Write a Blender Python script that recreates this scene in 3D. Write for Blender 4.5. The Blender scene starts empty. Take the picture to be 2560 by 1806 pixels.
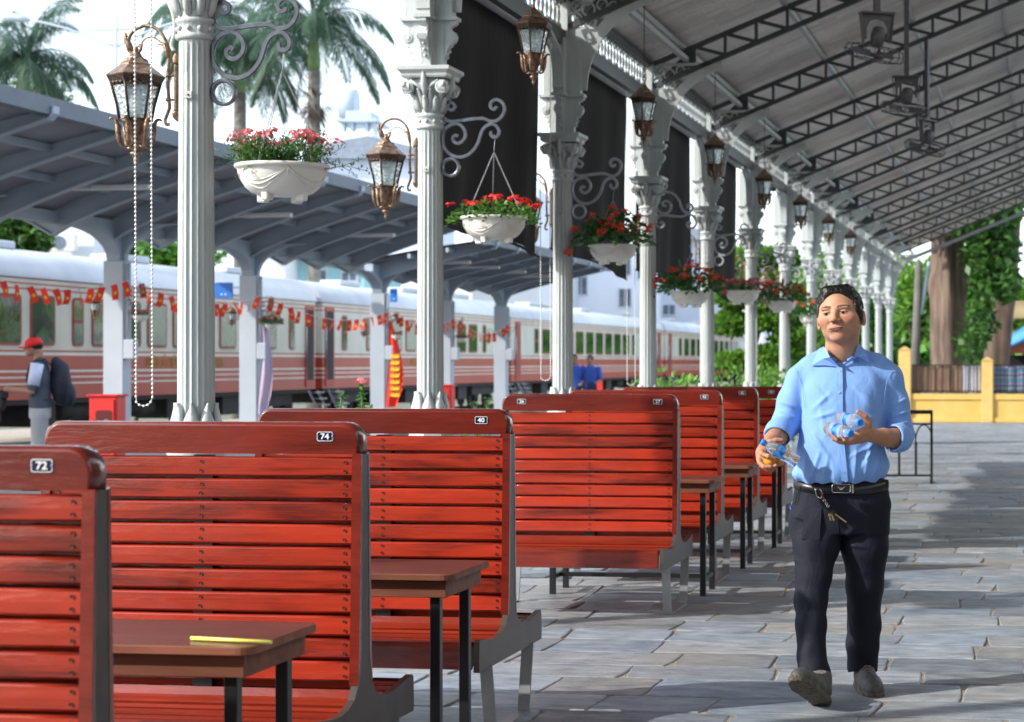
import bpy, math, random
import numpy as np
from mathutils import Vector, Matrix, noise as mnoise
SC = bpy.context.scene
COL = SC.collection
R = math.radians
PI = math.pi
# ---------------------------------------------------------------- camera
FPX = 4978.0; PPX = 1950.0; PPY = 905.0; CAMZ = 1.38
YAW = math.atan(650.0/4978.0)
cy, sy = math.cos(YAW), math.sin(YAW)
cam = bpy.data.cameras.new('camera'); camo = bpy.data.objects.new('camera', cam); COL.objects.link(camo)
camo.location = (0, 0, CAMZ); camo.rotation_euler = (R(90), 0, YAW)
cam.sensor_width = 36; cam.lens = FPX/2560*36
cam.shift_x = -(PPX-1280)/2560; cam.shift_y = (PPY-903)/2560
cam.clip_start = .1; cam.clip_end = 2000
cam.dof.use_dof = True; cam.dof.focus_distance = 7.7; cam.dof.aperture_fstop = 5.6
SC.camera = camo
# ---------------------------------------------------------------- light
SUN_AZ_FROM = Vector((-0.85, -0.53, 0)).normalized()     # the sun stands to the left, a little behind the camera
SUN_EL = R(31)
world = bpy.data.worlds.new('World'); SC.world = world; world.use_nodes = True
wn = world.node_tree.nodes; wl = world.node_tree.links
for n in list(wn): wn.remove(n)
sky = wn.new('ShaderNodeTexSky'); sky.sky_type = 'NISHITA'; sky.sun_disc = False
sky.sun_elevation = SUN_EL; sky.sun_rotation = math.atan2(SUN_AZ_FROM.x, SUN_AZ_FROM.y)
sky.air_density = 1.0; sky.dust_density = 1.5; sky.ozone_density = 1.0
bg = wn.new('ShaderNodeBackground'); bg.inputs[1].default_value = .12
bg2 = wn.new('ShaderNodeBackground'); bg2.inputs[1].default_value = 1.4      # bright milky veil of thin high cloud over the blue
tcw = wn.new('ShaderNodeTexCoord'); nzw = wn.new('ShaderNodeTexNoise'); nzw.inputs['Scale'].default_value = 1.7; nzw.inputs['Detail'].default_value = 6
mpw = wn.new('ShaderNodeMapping'); mpw.inputs['Scale'].default_value = (1, 1, 2.5); wl.new(tcw.outputs['Generated'], mpw.inputs[0]); wl.new(mpw.outputs[0], nzw.inputs[0])
rpw = wn.new('ShaderNodeValToRGB'); rpw.color_ramp.elements[0].position = .35; rpw.color_ramp.elements[1].position = .65
rpw.color_ramp.elements[0].color = (.50, .60, .72, 1); rpw.color_ramp.elements[1].color = (.72, .77, .82, 1)
wl.new(nzw.outputs[0], rpw.inputs[0]); wl.new(rpw.outputs[0], bg2.inputs[0])
ads = wn.new('ShaderNodeAddShader'); wl.new(bg.outputs[0], ads.inputs[0]); wl.new(bg2.outputs[0], ads.inputs[1])
wo = wn.new('ShaderNodeOutputWorld'); wl.new(sky.outputs[0], bg.inputs[0]); wl.new(ads.outputs[0], wo.inputs[0])
sl = bpy.data.lights.new('sun', 'SUN'); sl.energy = 4.3; sl.angle = R(.9); sl.color = (1, .95, .87)
so = bpy.data.objects.new('sun', sl); COL.objects.link(so)
sdir = Vector((SUN_AZ_FROM.x*math.cos(SUN_EL), SUN_AZ_FROM.y*math.cos(SUN_EL), math.sin(SUN_EL)))
so.rotation_euler = sdir.to_track_quat('Z', 'Y').to_euler(); so.location = (-20, -20, 30)
SC.view_settings.view_transform = 'Standard'; SC.view_settings.look = 'None'
SC.view_settings.exposure = 0.42; SC.view_settings.gamma = 1
SC.cycles.use_denoising = True
SC.cycles.max_bounces = 10; SC.cycles.transparent_max_bounces = 16
SC.cycles.sample_clamp_indirect = 6

# ---------------------------------------------------------------- helpers
def W(px, py, d):
    lat = (px-PPX)/FPX*d
    return Vector((lat*cy-d*sy, lat*sy+d*cy, CAMZ-(py-PPY)/FPX*d))
def gz(Y):
    return 0.0 if Y < 14 else -.0098*(min(Y, 70)-14)
def lerp(a, b, t): return a+(b-a)*t
def tag(o, label=None, cat=None, group=None, kind=None):
    if label: o['label'] = label
    if cat: o['category'] = cat
    if group: o['group'] = group
    if kind: o['kind'] = kind
    return o
def thing(name, label, cat, loc=(0, 0, 0), rz=0, group=None):
    o = bpy.data.objects.new(name, None); COL.objects.link(o)
    o.empty_display_size = .1
    o.location = loc; o.rotation_euler = (0, 0, rz)
    return tag(o, label, cat, group)
def copy_tree(o, parent=None, skip=()):
    c = o.copy(); COL.objects.link(c)
    if parent is not None: c.parent = parent
    for ch in list(o.children):
        if ch.name.split('.')[0] in skip: continue
        copy_tree(ch, c, skip)
    return c
class MB:
    def __init__(s): s.v = []; s.f = []; s.m = []; s.sm = []
    def add(s, vs, fs, m=0, smooth=False, M=None):
        o = len(s.v)
        if M is not None: vs = [M @ Vector(p) for p in vs]
        s.v.extend([tuple(p) for p in vs])
        for f in fs:
            s.f.append(tuple(i+o for i in f)); s.m.append(m); s.sm.append(smooth)
        return s
    def box(s, x0, y0, z0, x1, y1, z1, m=0, M=None):
        v = [(x0,y0,z0),(x1,y0,z0),(x1,y1,z0),(x0,y1,z0),(x0,y0,z1),(x1,y0,z1),(x1,y1,z1),(x0,y1,z1)]
        return s.add(v, [(0,3,2,1),(4,5,6,7),(0,1,5,4),(1,2,6,5),(2,3,7,6),(3,0,4,7)], m, False, M)
    def bbox(s, x0, y0, z0, x1, y1, z1, b=.004, m=0, M=None):
        # box with chamfered edges
        x0,x1=min(x0,x1),max(x0,x1); y0,y1=min(y0,y1),max(y0,y1); z0,z1=min(z0,z1),max(z0,z1)
        b=min(b,(x1-x0)*.45,(y1-y0)*.45,(z1-z0)*.45)
        v=[];idx={}
        X=(x0,x1);Y=(y0,y1);Z=(z0,z1);sg=(1,-1)
        for i in (0,1):
            for j in (0,1):
                for k in (0,1):
                    for a in range(3):
                        p=[X[i]+sg[i]*b,Y[j]+sg[j]*b,Z[k]+sg[k]*b]
                        p[a]=(X[i],Y[j],Z[k])[a]
                        idx[(i,j,k,a)]=len(v); v.append(tuple(p))
        f=[]
        for a in range(3):
            for e in (0,1):
                q=[]
                b1,b2=[(1,2),(2,0),(0,1)][a]
                for (p1,p2) in ((0,0),(1,0),(1,1),(0,1)):
                    c=[0,0,0]; c[a]=e; c[b1]=p1; c[b2]=p2
                    q.append(idx[(c[0],c[1],c[2],a)])
                f.append(tuple(q) if e else tuple(reversed(q)))
        for a in range(3):   # edges parallel to axis a
            b1,b2=[(1,2),(2,0),(0,1)][a]
            for p1 in (0,1):
                for p2 in (0,1):
                    c0=[0,0,0];c1=[0,0,0];c0[b1]=c1[b1]=p1;c0[b2]=c1[b2]=p2;c1[a]=1
                    q=(idx[(*c0,b1)],idx[(*c1,b1)],idx[(*c1,b2)],idx[(*c0,b2)])
                    f.append(q if (p1+p2)%2==1 else tuple(reversed(q)))
        for i in (0,1):
            for j in (0,1):
                for k in (0,1):
                    t=(idx[(i,j,k,0)],idx[(i,j,k,1)],idx[(i,j,k,2)])
                    f.append(t if (i+j+k)%2==1 else tuple(reversed(t)))
        return s.add(v,f,m,False,M)
    def bar(s, a, b, w, h=None, m=0, up=(0,0,1)):
        h = h or w
        a = Vector(a); b = Vector(b); d = (b-a); L = d.length
        if L < 1e-6: return s
        d.normalize(); u = Vector(up)
        if abs(d.dot(u)) > .98: u = Vector((1, 0, 0))
        x = d.cross(u).normalized(); z = x.cross(d)
        M = Matrix((( *x, 0), (*d, 0), (*z, 0), (0, 0, 0, 1))).transposed()
        M = Matrix.Translation(a) @ M
        return s.box(-w/2, 0, -h/2, w/2, L, h/2, m, M)
    def tube(s, pts, r, n=8, m=0, closed=False, cap=True, sec=None, smooth=True, up=None):
        pts = [Vector(p) for p in pts]; N = len(pts)
        rs = r if isinstance(r, (list, tuple)) else [r]*N
        base = len(s.v); prev = None
        for i in range(N):
            if closed: t = pts[(i+1) % N]-pts[i-1]
            else: t = pts[min(i+1, N-1)]-pts[max(i-1, 0)]
            t = t.normalized() if t.length > 1e-9 else Vector((0, 0, 1))
            if up is not None: x = Vector(up).cross(t).normalized()
            elif prev is None:
                a = Vector((0, 0, 1)) if abs(t.z) < .9 else Vector((0, 1, 0))
                x = t.cross(a).normalized()
            else: x = (prev-t*prev.dot(t)).normalized()
            prev = x; y = t.cross(x)
            if sec:
                for (p, q) in sec: s.v.append(tuple(pts[i]+x*p*rs[i]+y*q*rs[i]))
            else:
                for k in range(n):
                    a = 2*PI*k/n; s.v.append(tuple(pts[i]+x*math.cos(a)*rs[i]+y*math.sin(a)*rs[i]))
        if sec: n = len(sec)
        for i in range(N if closed else N-1):
            j = (i+1) % N
            for k in range(n):
                l = (k+1) % n
                s.f.append((base+i*n+k, base+i*n+l, base+j*n+l, base+j*n+k)); s.m.append(m); s.sm.append(smooth)
        if cap and not closed:
            s.f.append(tuple(base+k for k in range(n))[::-1]); s.m.append(m); s.sm.append(False)
            s.f.append(tuple(base+(N-1)*n+k for k in range(n))); s.m.append(m); s.sm.append(False)
        return s
    def lathe(s, prof, n=16, m=0, smooth=True, M=None, cap=True, rf=None, rot=0):
        # prof: (r, z) from bottom to top
        vs = []; fs = []
        for (r, z) in prof:
            for k in range(n):
                a = 2*PI*k/n+rot; q = r*(rf(a, z) if rf else 1)
                vs.append((q*math.cos(a), q*math.sin(a), z))
        for i in range(len(prof)-1):
            for k in range(n):
                l = (k+1) % n; fs.append((i*n+k, i*n+l, (i+1)*n+l, (i+1)*n+k))
        s.add(vs, fs, m, smooth, M)
        if cap:
            o = len(s.v)-len(vs)
            s.f.append(tuple(o+k for k in range(n))[::-1]); s.m.append(m); s.sm.append(False)
            s.f.append(tuple(o+(len(prof)-1)*n+k for k in range(n))); s.m.append(m); s.sm.append(False)
        return s
    def prism(s, out, t0, t1, axis='y', m=0, M=None, smooth=False):
        # out: 2D outline; axis y: (x,z), axis x: (y,z), axis z: (x,y)
        def P(p, t):
            return {'y': (p[0], t, p[1]), 'x': (t, p[0], p[1]), 'z': (p[0], p[1], t)}[axis]
        n = len(out); vs = [P(p, t0) for p in out]+[P(p, t1) for p in out]
        fs = [tuple(range(n)), tuple(range(2*n-1, n-1, -1))]
        s.add(vs, fs, m, False, M); o = len(s.v)-2*n
        for k in range(n):
            l = (k+1) % n
            s.f.append((o+k, o+n+k, o+n+l, o+l)); s.m.append(m); s.sm.append(smooth)
        return s
    def sphere(s, c, r, n=10, k=6, m=0, sc=(1, 1, 1)):
        vs = []; fs = []
        for i in range(k+1):
            th = PI*i/k
            for j in range(n):
                a = 2*PI*j/n
                vs.append((c[0]+r*sc[0]*math.sin(th)*math.cos(a), c[1]+r*sc[1]*math.sin(th)*math.sin(a), c[2]-r*sc[2]*math.cos(th)))
        for i in range(k):
            for j in range(n):
                l = (j+1) % n
                fs.append((i*n+j, i*n+l, (i+1)*n+l, (i+1)*n+j))
        return s.add(vs, fs, m, True)
    def build(s, name, mats, parent=None, autosmooth=None, recalc=False):
        me = bpy.data.meshes.new(name); me.from_pydata(s.v, [], s.f)
        if not isinstance(mats, (list, tuple)): mats = [mats]
        for x in mats: me.materials.append(x)
        if s.f:
            me.polygons.foreach_set('material_index', s.m); me.polygons.foreach_set('use_smooth', s.sm)
        if recalc:
            import bmesh
            bm = bmesh.new(); bm.from_mesh(me); bmesh.ops.recalc_face_normals(bm, faces=bm.faces); bm.to_mesh(me); bm.free()
        me.update()
        o = bpy.data.objects.new(name, me); COL.objects.link(o)
        if parent is not None: o.parent = parent
        return o
def text_mesh(s, size, ext=.0005, bold=False, align='CENTER', spacing=1.0, sx=1.0):
    cu = bpy.data.curves.new('t', 'FONT'); cu.body = s; cu.size = size; cu.extrude = ext
    cu.align_x = align; cu.align_y = 'CENTER'; cu.space_character = spacing; cu.offset = size*.02 if bold else 0
    cu.resolution_u = 3
    o = bpy.data.objects.new('t', cu); COL.objects.link(o)
    dg = bpy.context.evaluated_depsgraph_get(); dg.update()
    me = bpy.data.meshes.new_from_object(o.evaluated_get(dg))
    bpy.data.objects.remove(o); 
    vs = [(v.co.x*sx, v.co.y, v.co.z) for v in me.vertices]; fs = [tuple(p.vertices) for p in me.polygons]
    bpy.data.meshes.remove(me)
    return vs, fs
# ---------------------------------------------------------------- materials
def newmat(name):
    m = bpy.data.materials.new(name); m.use_nodes = True
    nt = m.node_tree; b = nt.nodes['Principled BSDF']
    return m, nt, b
def lin(c):  # sRGB 0-255 -> linear
    return tuple(((x/255)/12.92 if x/255 <= .04045 else ((x/255+.055)/1.055)**2.4) for x in c)
def mat(name, col, rough=.5, metal=0, var=.12, vscale=6, bump=0, bscale=60, coat=0, spec=.5, stretch=(1, 1, 1), trans=0, alpha=1, emit=None, detail=4, col2=None):
    m, nt, b = newmat(name); N = nt.nodes; L = nt.links
    b.inputs['Roughness'].default_value = rough; b.inputs['Metallic'].default_value = metal
    b.inputs['Specular IOR Level'].default_value = spec
    if coat: b.inputs['Coat Weight'].default_value = coat; b.inputs['Coat Roughness'].default_value = .12
    if trans: b.inputs['Transmission Weight'].default_value = trans
    if alpha < 1: b.inputs['Alpha'].default_value = alpha
    if emit: b.inputs['Emission Color'].default_value = (*emit[0], 1); b.inputs['Emission Strength'].default_value = emit[1]
    tc = N.new('ShaderNodeTexCoord'); mp = N.new('ShaderNodeMapping'); mp.inputs['Scale'].default_value = stretch
    L.new(tc.outputs['Object'], mp.inputs[0])
    if var or col2:
        nz = N.new('ShaderNodeTexNoise'); nz.inputs['Scale'].default_value = vscale; nz.inputs['Detail'].default_value = detail
        L.new(mp.outputs[0], nz.inputs['Vector'])
        rp = N.new('ShaderNodeValToRGB'); c = Vector(col); d = Vector(col2) if col2 else c*(1+var)
        a = c if col2 else c*(1-var)
        rp.color_ramp.elements[0].position = .3; rp.color_ramp.elements[1].position = .7
        rp.color_ramp.elements[0].color = (*[min(1, x) for x in a], 1); rp.color_ramp.elements[1].color = (*[min(1, x) for x in d], 1)
        L.new(nz.outputs[0], rp.inputs[0]); L.new(rp.outputs[0], b.inputs['Base Color'])
    else: b.inputs['Base Color'].default_value = (*col, 1)
    if bump:
        n2 = N.new('ShaderNodeTexNoise'); n2.inputs['Scale'].default_value = bscale; n2.inputs['Detail'].default_value = 5
        L.new(mp.outputs[0], n2.inputs['Vector'])
        bp = N.new('ShaderNodeBump'); bp.inputs['Strength'].default_value = bump; bp.inputs['Distance'].default_value = .02
        L.new(n2.outputs[0], bp.inputs['Height']); L.new(bp.outputs[0], b.inputs['Normal'])
        if coat: L.new(bp.outputs[0], b.inputs['Coat Normal'])
    return m
M = {}
M['paint_white'] = mat('column_paint', (.42, .46, .46), .42, 0, .14, 5, .2, 60, stretch=(1, 1, .35), col2=(.50, .53, .52), detail=8)
M['paint_grey'] = mat('truss_paint', (.06, .067, .07), .5, 0, .15, 5)
M['steel_grey'] = mat('steel_grey', (.25, .26, .27), .38, .3, .15, 12)
M['frame_metal'] = mat('frame_metal', (.065, .048, .043), .4, .1, .25, 10)
M['black_metal'] = mat('black_metal', (.012, .012, .014), .35, 0, .1)
M['bronze'] = mat('bronze', (.11, .065, .04), .42, .7, .45, 40, .3, 80, col2=(.34, .23, .16))
M['bronze_dark'] = mat('bronze_dark', (.03, .022, .018), .45, .6, .5, 60, .3, 90, col2=(.12, .07, .045))
M['plastic_white'] = mat('planter_plastic', (.74, .72, .67), .4, 0, .07, 5)
M['galv'] = mat('galvanised', (.42, .44, .48), .35, .8, .1, 20)
M['iron_scroll'] = mat('scroll_iron', (.11, .118, .135), .3, .4, .25, 25)
M['navy'] = mat('navy_enamel', (.008, .012, .05), .2, 0, 0)
M['white'] = mat('white_paint', (.8, .8, .8), .35, 0, 0)
M['screw'] = mat('screw', (.05, .03, .02), .35, .6, 0)
# varnished timber
def wood(name, base, dark, coat=.8, gx=1.2, rough=.35, bump=.35):
    m, nt, b = newmat(name); N = nt.nodes; L = nt.links
    tc = N.new('ShaderNodeTexCoord'); oi = N.new('ShaderNodeObjectInfo')
    ge = N.new('ShaderNodeNewGeometry')
    mp = N.new('ShaderNodeMapping'); mp.inputs['Scale'].default_value = (gx, 7, 7)
    add = N.new('ShaderNodeVectorMath'); add.operation = 'ADD'
    mul = N.new('ShaderNodeVectorMath'); mul.operation = 'SCALE'; mul.inputs[0].default_value = (7.3, 5.1, 3.7)
    L.new(oi.outputs['Random'], mul.inputs['Scale']); 
    mul2 = N.new('ShaderNodeVectorMath'); mul2.operation = 'SCALE'; mul2.inputs[0].default_value = (31, 17, 11)
    L.new(ge.outputs['Random Per Island'], mul2.inputs['Scale'])
    L.new(tc.outputs['Object'], mp.inputs[0]); L.new(mp.outputs[0], add.inputs[0]); L.new(mul2.outputs[0], add.inputs[1])
    add2 = N.new('ShaderNodeVectorMath'); add2.operation = 'ADD'; L.new(add.outputs[0], add2.inputs[0]); L.new(mul.outputs[0], add2.inputs[1])
    n1 = N.new('ShaderNodeTexNoise'); n1.inputs['Scale'].default_value = 2.2; n1.inputs['Detail'].default_value = 4; n1.inputs['Distortion'].default_value = .6
    L.new(add2.outputs[0], n1.inputs['Vector'])
    n2 = N.new('ShaderNodeTexNoise'); n2.inputs['Scale'].default_value = 9; n2.inputs['Detail'].default_value = 6
    mp2 = N.new('ShaderNodeMapping'); mp2.inputs['Scale'].default_value = (.6, 3, 3); L.new(add2.outputs[0], mp2.inputs[0]); L.new(mp2.outputs[0], n2.inputs['Vector'])
    rp = N.new('ShaderNodeValToRGB'); E = rp.color_ramp.elements
    E[0].position = .36; E[0].color = (*dark, 1); E[1].position = .60; E[1].color = (*base, 1)
    e = E.new(.8); e.color = (*[min(1, x*1.35) for x in base], 1)
    mx = N.new('ShaderNodeMath'); mx.operation = 'MULTIPLY_ADD'; mx.inputs[1].default_value = .30
    L.new(n2.outputs[0], mx.inputs[0]); 
    mx2 = N.new('ShaderNodeMath'); mx2.operation = 'MULTIPLY'; mx2.inputs[1].default_value = .72; L.new(n1.outputs[0], mx2.inputs[0])
    L.new(mx2.outputs[0], mx.inputs[2])
    # per-board tone
    mx3 = N.new('ShaderNodeMath'); mx3.operation = 'MULTIPLY_ADD'; mx3.inputs[1].default_value = .28
    L.new(ge.outputs['Random Per Island'], mx3.inputs[0]); L.new(mx.outputs[0], mx3.inputs[2])
    L.new(mx3.outputs[0], rp.inputs[0])
    vr = N.new('ShaderNodeMapRange'); vr.inputs[3].default_value = .78; vr.inputs[4].default_value = 1.12; L.new(oi.outputs['Random'], vr.inputs[0])
    hs = N.new('ShaderNodeHueSaturation'); L.new(vr.outputs[0], hs.inputs['Value']); L.new(rp.outputs[0], hs.inputs['Color']); L.new(hs.outputs[0], b.inputs['Base Color'])
    b.inputs['Roughness'].default_value = rough; b.inputs['Specular IOR Level'].default_value = .15
    b.inputs['Coat Weight'].default_value = coat; b.inputs['Coat Roughness'].default_value = .04
    n3 = N.new('ShaderNodeTexNoise'); n3.inputs['Scale'].default_value = 10; n3.inputs['Detail'].default_value = 6; n3.inputs['Roughness'].default_value = .5
    mp3 = N.new('ShaderNodeMapping'); mp3.inputs['Scale'].default_value = (1.2, 1.0, 1.0); L.new(add2.outputs[0], mp3.inputs[0]); L.new(mp3.outputs[0], n3.inputs['Vector'])
    bp = N.new('ShaderNodeBump'); bp.inputs['Strength'].default_value = bump; bp.inputs['Distance'].default_value = .008
    L.new(n3.outputs[0], bp.inputs['Height']); L.new(bp.outputs[0], b.inputs['Normal']); L.new(bp.outputs[0], b.inputs['Coat Normal'])
    return m
M['slat'] = wood('varnished_slat', (.29, .021, .006), (.03, .003, .002), coat=1.0, rough=.5, bump=.12)
M['rail'] = wood('dark_varnished_rail', (.13, .013, .007), (.022, .004, .003), coat=1.0, bump=.12)
M['seatwood'] = wood('varnished_seat', (.20, .020, .008), (.05, .006, .004), coat=1.0, bump=.12)
M['table'] = wood('table_wood', (.088, .034, .027), (.07, .028, .022), coat=.3, rough=.45, bump=.05)
M['table_edge'] = wood('table_edge_wood', (.20, .075, .045), (.13, .045, .03), coat=.1, rough=.6, bump=.1)
# ================================================================= PAVING
def stone_mat():
    m, nt, b = newmat('slate_flagstone'); N = nt.nodes; L = nt.links
    tc = N.new('ShaderNodeTexCoord'); at = N.new('ShaderNodeAttribute'); at.attribute_name = 'tone'
    mp = N.new('ShaderNodeMapping'); mp.inputs['Scale'].default_value = (1, 2.2, 1); L.new(tc.outputs['Object'], mp.inputs[0])
    n1 = N.new('ShaderNodeTexNoise'); n1.inputs['Scale'].default_value = 5; n1.inputs['Detail'].default_value = 9; n1.inputs['Roughness'].default_value = .65
    L.new(mp.outputs[0], n1.inputs['Vector'])
    rp = N.new('ShaderNodeValToRGB'); E = rp.color_ramp.elements
    E[0].position = .34; E[0].color = (.135, .152, .178, 1); E[1].position = .66; E[1].color = (.33, .345, .368, 1)
    L.new(n1.outputs[0], rp.inputs[0])
    mx = N.new('ShaderNodeMixRGB'); mx.blend_type = 'MULTIPLY'; mx.inputs[0].default_value = 1
    L.new(rp.outputs[0], mx.inputs[1]); L.new(at.outputs['Color'], mx.inputs[2])
    # sandy dust patches
    n2 = N.new('ShaderNodeTexNoise'); n2.inputs['Scale'].default_value = .9; n2.inputs['Detail'].default_value = 6
    L.new(tc.outputs['Object'], n2.inputs['Vector'])
    r2 = N.new('ShaderNodeValToRGB'); r2.color_ramp.elements[0].position = .5; r2.color_ramp.elements[1].position = .72
    L.new(n2.outputs[0], r2.inputs[0])
    k = N.new('ShaderNodeMath'); k.operation = 'MULTIPLY'; k.inputs[1].default_value = .55; L.new(r2.outputs[0], k.inputs[0])
    m2 = N.new('ShaderNodeMixRGB'); L.new(k.outputs[0], m2.inputs[0]); L.new(mx.outputs[0], m2.inputs[1]); m2.inputs[2].default_value = (.27, .25, .22, 1)
    # pale scratches
    n4 = N.new('ShaderNodeTexNoise'); n4.inputs['Scale'].default_value = 22; n4.inputs['Detail'].default_value = 8; n4.inputs['Distortion'].default_value = 1.5
    mp4 = N.new('ShaderNodeMapping'); mp4.inputs['Scale'].default_value = (.35, 1.6, 1); mp4.inputs['Rotation'].default_value = (0, 0, .3); L.new(tc.outputs['Object'], mp4.inputs[0]); L.new(mp4.outputs[0], n4.inputs['Vector'])
    r4 = N.new('ShaderNodeValToRGB'); r4.color_ramp.elements[0].position = .6; r4.color_ramp.elements[1].position = .72; L.new(n4.outputs[0], r4.inputs[0])
    k4 = N.new('ShaderNodeMath'); k4.operation = 'MULTIPLY'; k4.inputs[1].default_value = .5; L.new(r4.outputs[0], k4.inputs[0])
    m4 = N.new('ShaderNodeMixRGB'); L.new(k4.outputs[0], m4.inputs[0]); L.new(m2.outputs[0], m4.inputs[1]); m4.inputs[2].default_value = (.36, .37, .37, 1)
    L.new(m4.outputs[0], b.inputs['Base Color'])
    b.inputs['Roughness'].default_value = .5
    n3 = N.new('ShaderNodeTexNoise'); n3.inputs['Scale'].default_value = 14; n3.inputs['Detail'].default_value = 9; n3.inputs['Roughness'].default_value = .6
    L.new(mp.outputs[0], n3.inputs['Vector'])
    bp = N.new('ShaderNodeBump'); bp.inputs['Strength'].default_value = .6; bp.inputs['Distance'].default_value = .012
    L.new(n3.outputs[0], bp.inputs['Height']); L.new(bp.outputs[0], b.inputs['Normal'])
    return m
M['stone'] = stone_mat()
M['grout'] = mat('sandy_joint', (.34, .29, .22), .9, 0, .3, 14, .8, 120, col2=(.20, .17, .14))
def build_ground():
    rnd = random.Random(4)
    mb = MB(); tones = []
    y = 2.4; row = 0
    def wob(x, yy, s): return (mnoise.noise((x*1.9, yy*1.9, s))*.014 + mnoise.noise((x*7, yy*7, s+9))*.006)
    while y < 60:
        h = rnd.uniform(.34, .47); 
        x = -5.0-rnd.uniform(0, .6); fine = y < 20
        while x < 13:
            w = rnd.uniform(.42, .78)
            if y > 8 and not (-6 < x < y*.2+1.2): x += w; continue
            g0 = rnd.uniform(.003, .010); g1 = rnd.uniform(.003, .010)
            sk = rnd.uniform(-.03, .03)
            x0, x1, y0, y1 = x+g0, x+w-g1, y+.008, y+h-.008
            pts = []
            nx = 6 if fine else 2; ny = 4 if fine else 1
            for i in range(nx): pts.append((lerp(x0, x1, i/nx)-sk*.5, y0))
            for i in range(ny): pts.append((x1-sk*.5+sk*i/ny, lerp(y0, y1, i/ny)))
            for i in range(nx): pts.append((lerp(x1, x0, i/nx)+sk*.5, y1))
            for i in range(ny): pts.append((x0+sk*.5-sk*i/ny, lerp(y1, y0, i/ny)))
            cx, cyy = (x0+x1)/2, (y0+y1)/2
            P = [(px+wob(px, py, 1), py+wob(px, py, 5)) for px, py in pts]
            if fine:  # round the corners
                for ci in (0, nx, nx+ny, 2*nx+ny):
                    P[ci] = (lerp(P[ci][0], cx, .02), lerp(P[ci][1], cyy, .03))
            tz = rnd.uniform(-.003, .003); ax, ay = rnd.uniform(-.004, .004), rnd.uniform(-.006, .006)
            zf = lambda px, py: gz(py)+.002+tz+ax*(px-cx)+ay*(py-cyy)
            n = len(P); o = len(mb.v)
            top = [(lerp(px, cx, .02), lerp(py, cyy, .03), zf(px, py)) for px, py in P]
            mid = [(px, py, zf(px, py)-.003) for px, py in P]
            low = [(px, py, gz(py)-.02) for px, py in P]
            mb.v += top+mid+low
            mb.f.append(tuple(o+i for i in range(n))); mb.m.append(0); mb.sm.append(False)
            for a in (0, n):
                for i in range(n):
                    j = (i+1) % n; mb.f.append((o+a+n+i, o+a+n+j, o+a+j, o+a+i)); mb.m.append(0); mb.sm.append(False)
            t = rnd.uniform(.72, 1.25); bl = rnd.uniform(-.08, .12)
            tones += [(t*(1-bl), t, t*(1+bl))]*(2*n+1)
            x += w
        y += h; row += 1
    o = mb.build('flagstone_paving', M['stone']); tag(o, kind='structure')
    ca = o.data.color_attributes.new('tone', 'FLOAT_COLOR', 'CORNER')
    buf = []
    for p, t in zip(o.data.polygons, tones): buf += [t[0], t[1], t[2], 1]*p.loop_total
    ca.data.foreach_set('color', buf)
    def sheet(name, x0, x1, ys, dz, m):
        b = MB(); vs = []
        for yy in ys: vs += [(x0, yy, gz(yy)+dz), (x1, yy, gz(yy)+dz)]
        fs = [(2*i, 2*i+1, 2*i+3, 2*i+2) for i in range(len(ys)-1)]
        b.add(vs, fs); return tag(b.build(name, m), kind='structure')
    sheet('paving_joint_bed', -5.6, 14, [-8, 2, 14, 30, 60], -.0045, M['grout'])
    M['asphalt'] = mat('asphalt', (.115, .12, .128), .8, 0, .15, 3, .4, 150)
    sheet('platform_road', -16.9, -6.2, [-8, 14, 40, 70, 190], -.02, M['asphalt'])
    M['soil'] = mat('soil', (.09, .07, .045), .95, 0, .4, 8, .6, 40)
    sheet('planting_bed', -6.2, -5.6, [-8, 14, 40, 60, 190], .02, M['soil'])
    M['ballast'] = mat('ballast', (.24, .19, .15), .95, 0, .5, 14, 1.0, 30, col2=(.42, .38, .34))
    sheet('track_ballast', -26, -16.9, [-8, 14, 40, 70, 190], -.01, M['ballast'])
    M['far'] = mat('far_ground', (.13, .14, .09), .95, 0, .3, .5)
    b = MB(); b.add([(-900, -300, -.75), (900, -300, -.75), (900, 1500, -.75), (-900, 1500, -.75)], [(0, 1, 2, 3)])
    tag(b.build('ground', M['far']), kind='structure')
    M['kerbstone'] = mat('kerbstone', (.38, .37, .35), .8, 0, .2, 5)
    b = MB()
    for yy in range(0, 60, 4):
        b.bbox(-6.28, yy, gz(yy)-.1, -6.16, yy+3.99, gz(yy)+.12, .01); b.bbox(-5.66, yy, gz(yy)-.1, -5.54, yy+3.99, gz(yy)+.1, .01)
    tag(b.build('kerb', M['kerbstone']), kind='structure')
build_ground()

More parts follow.
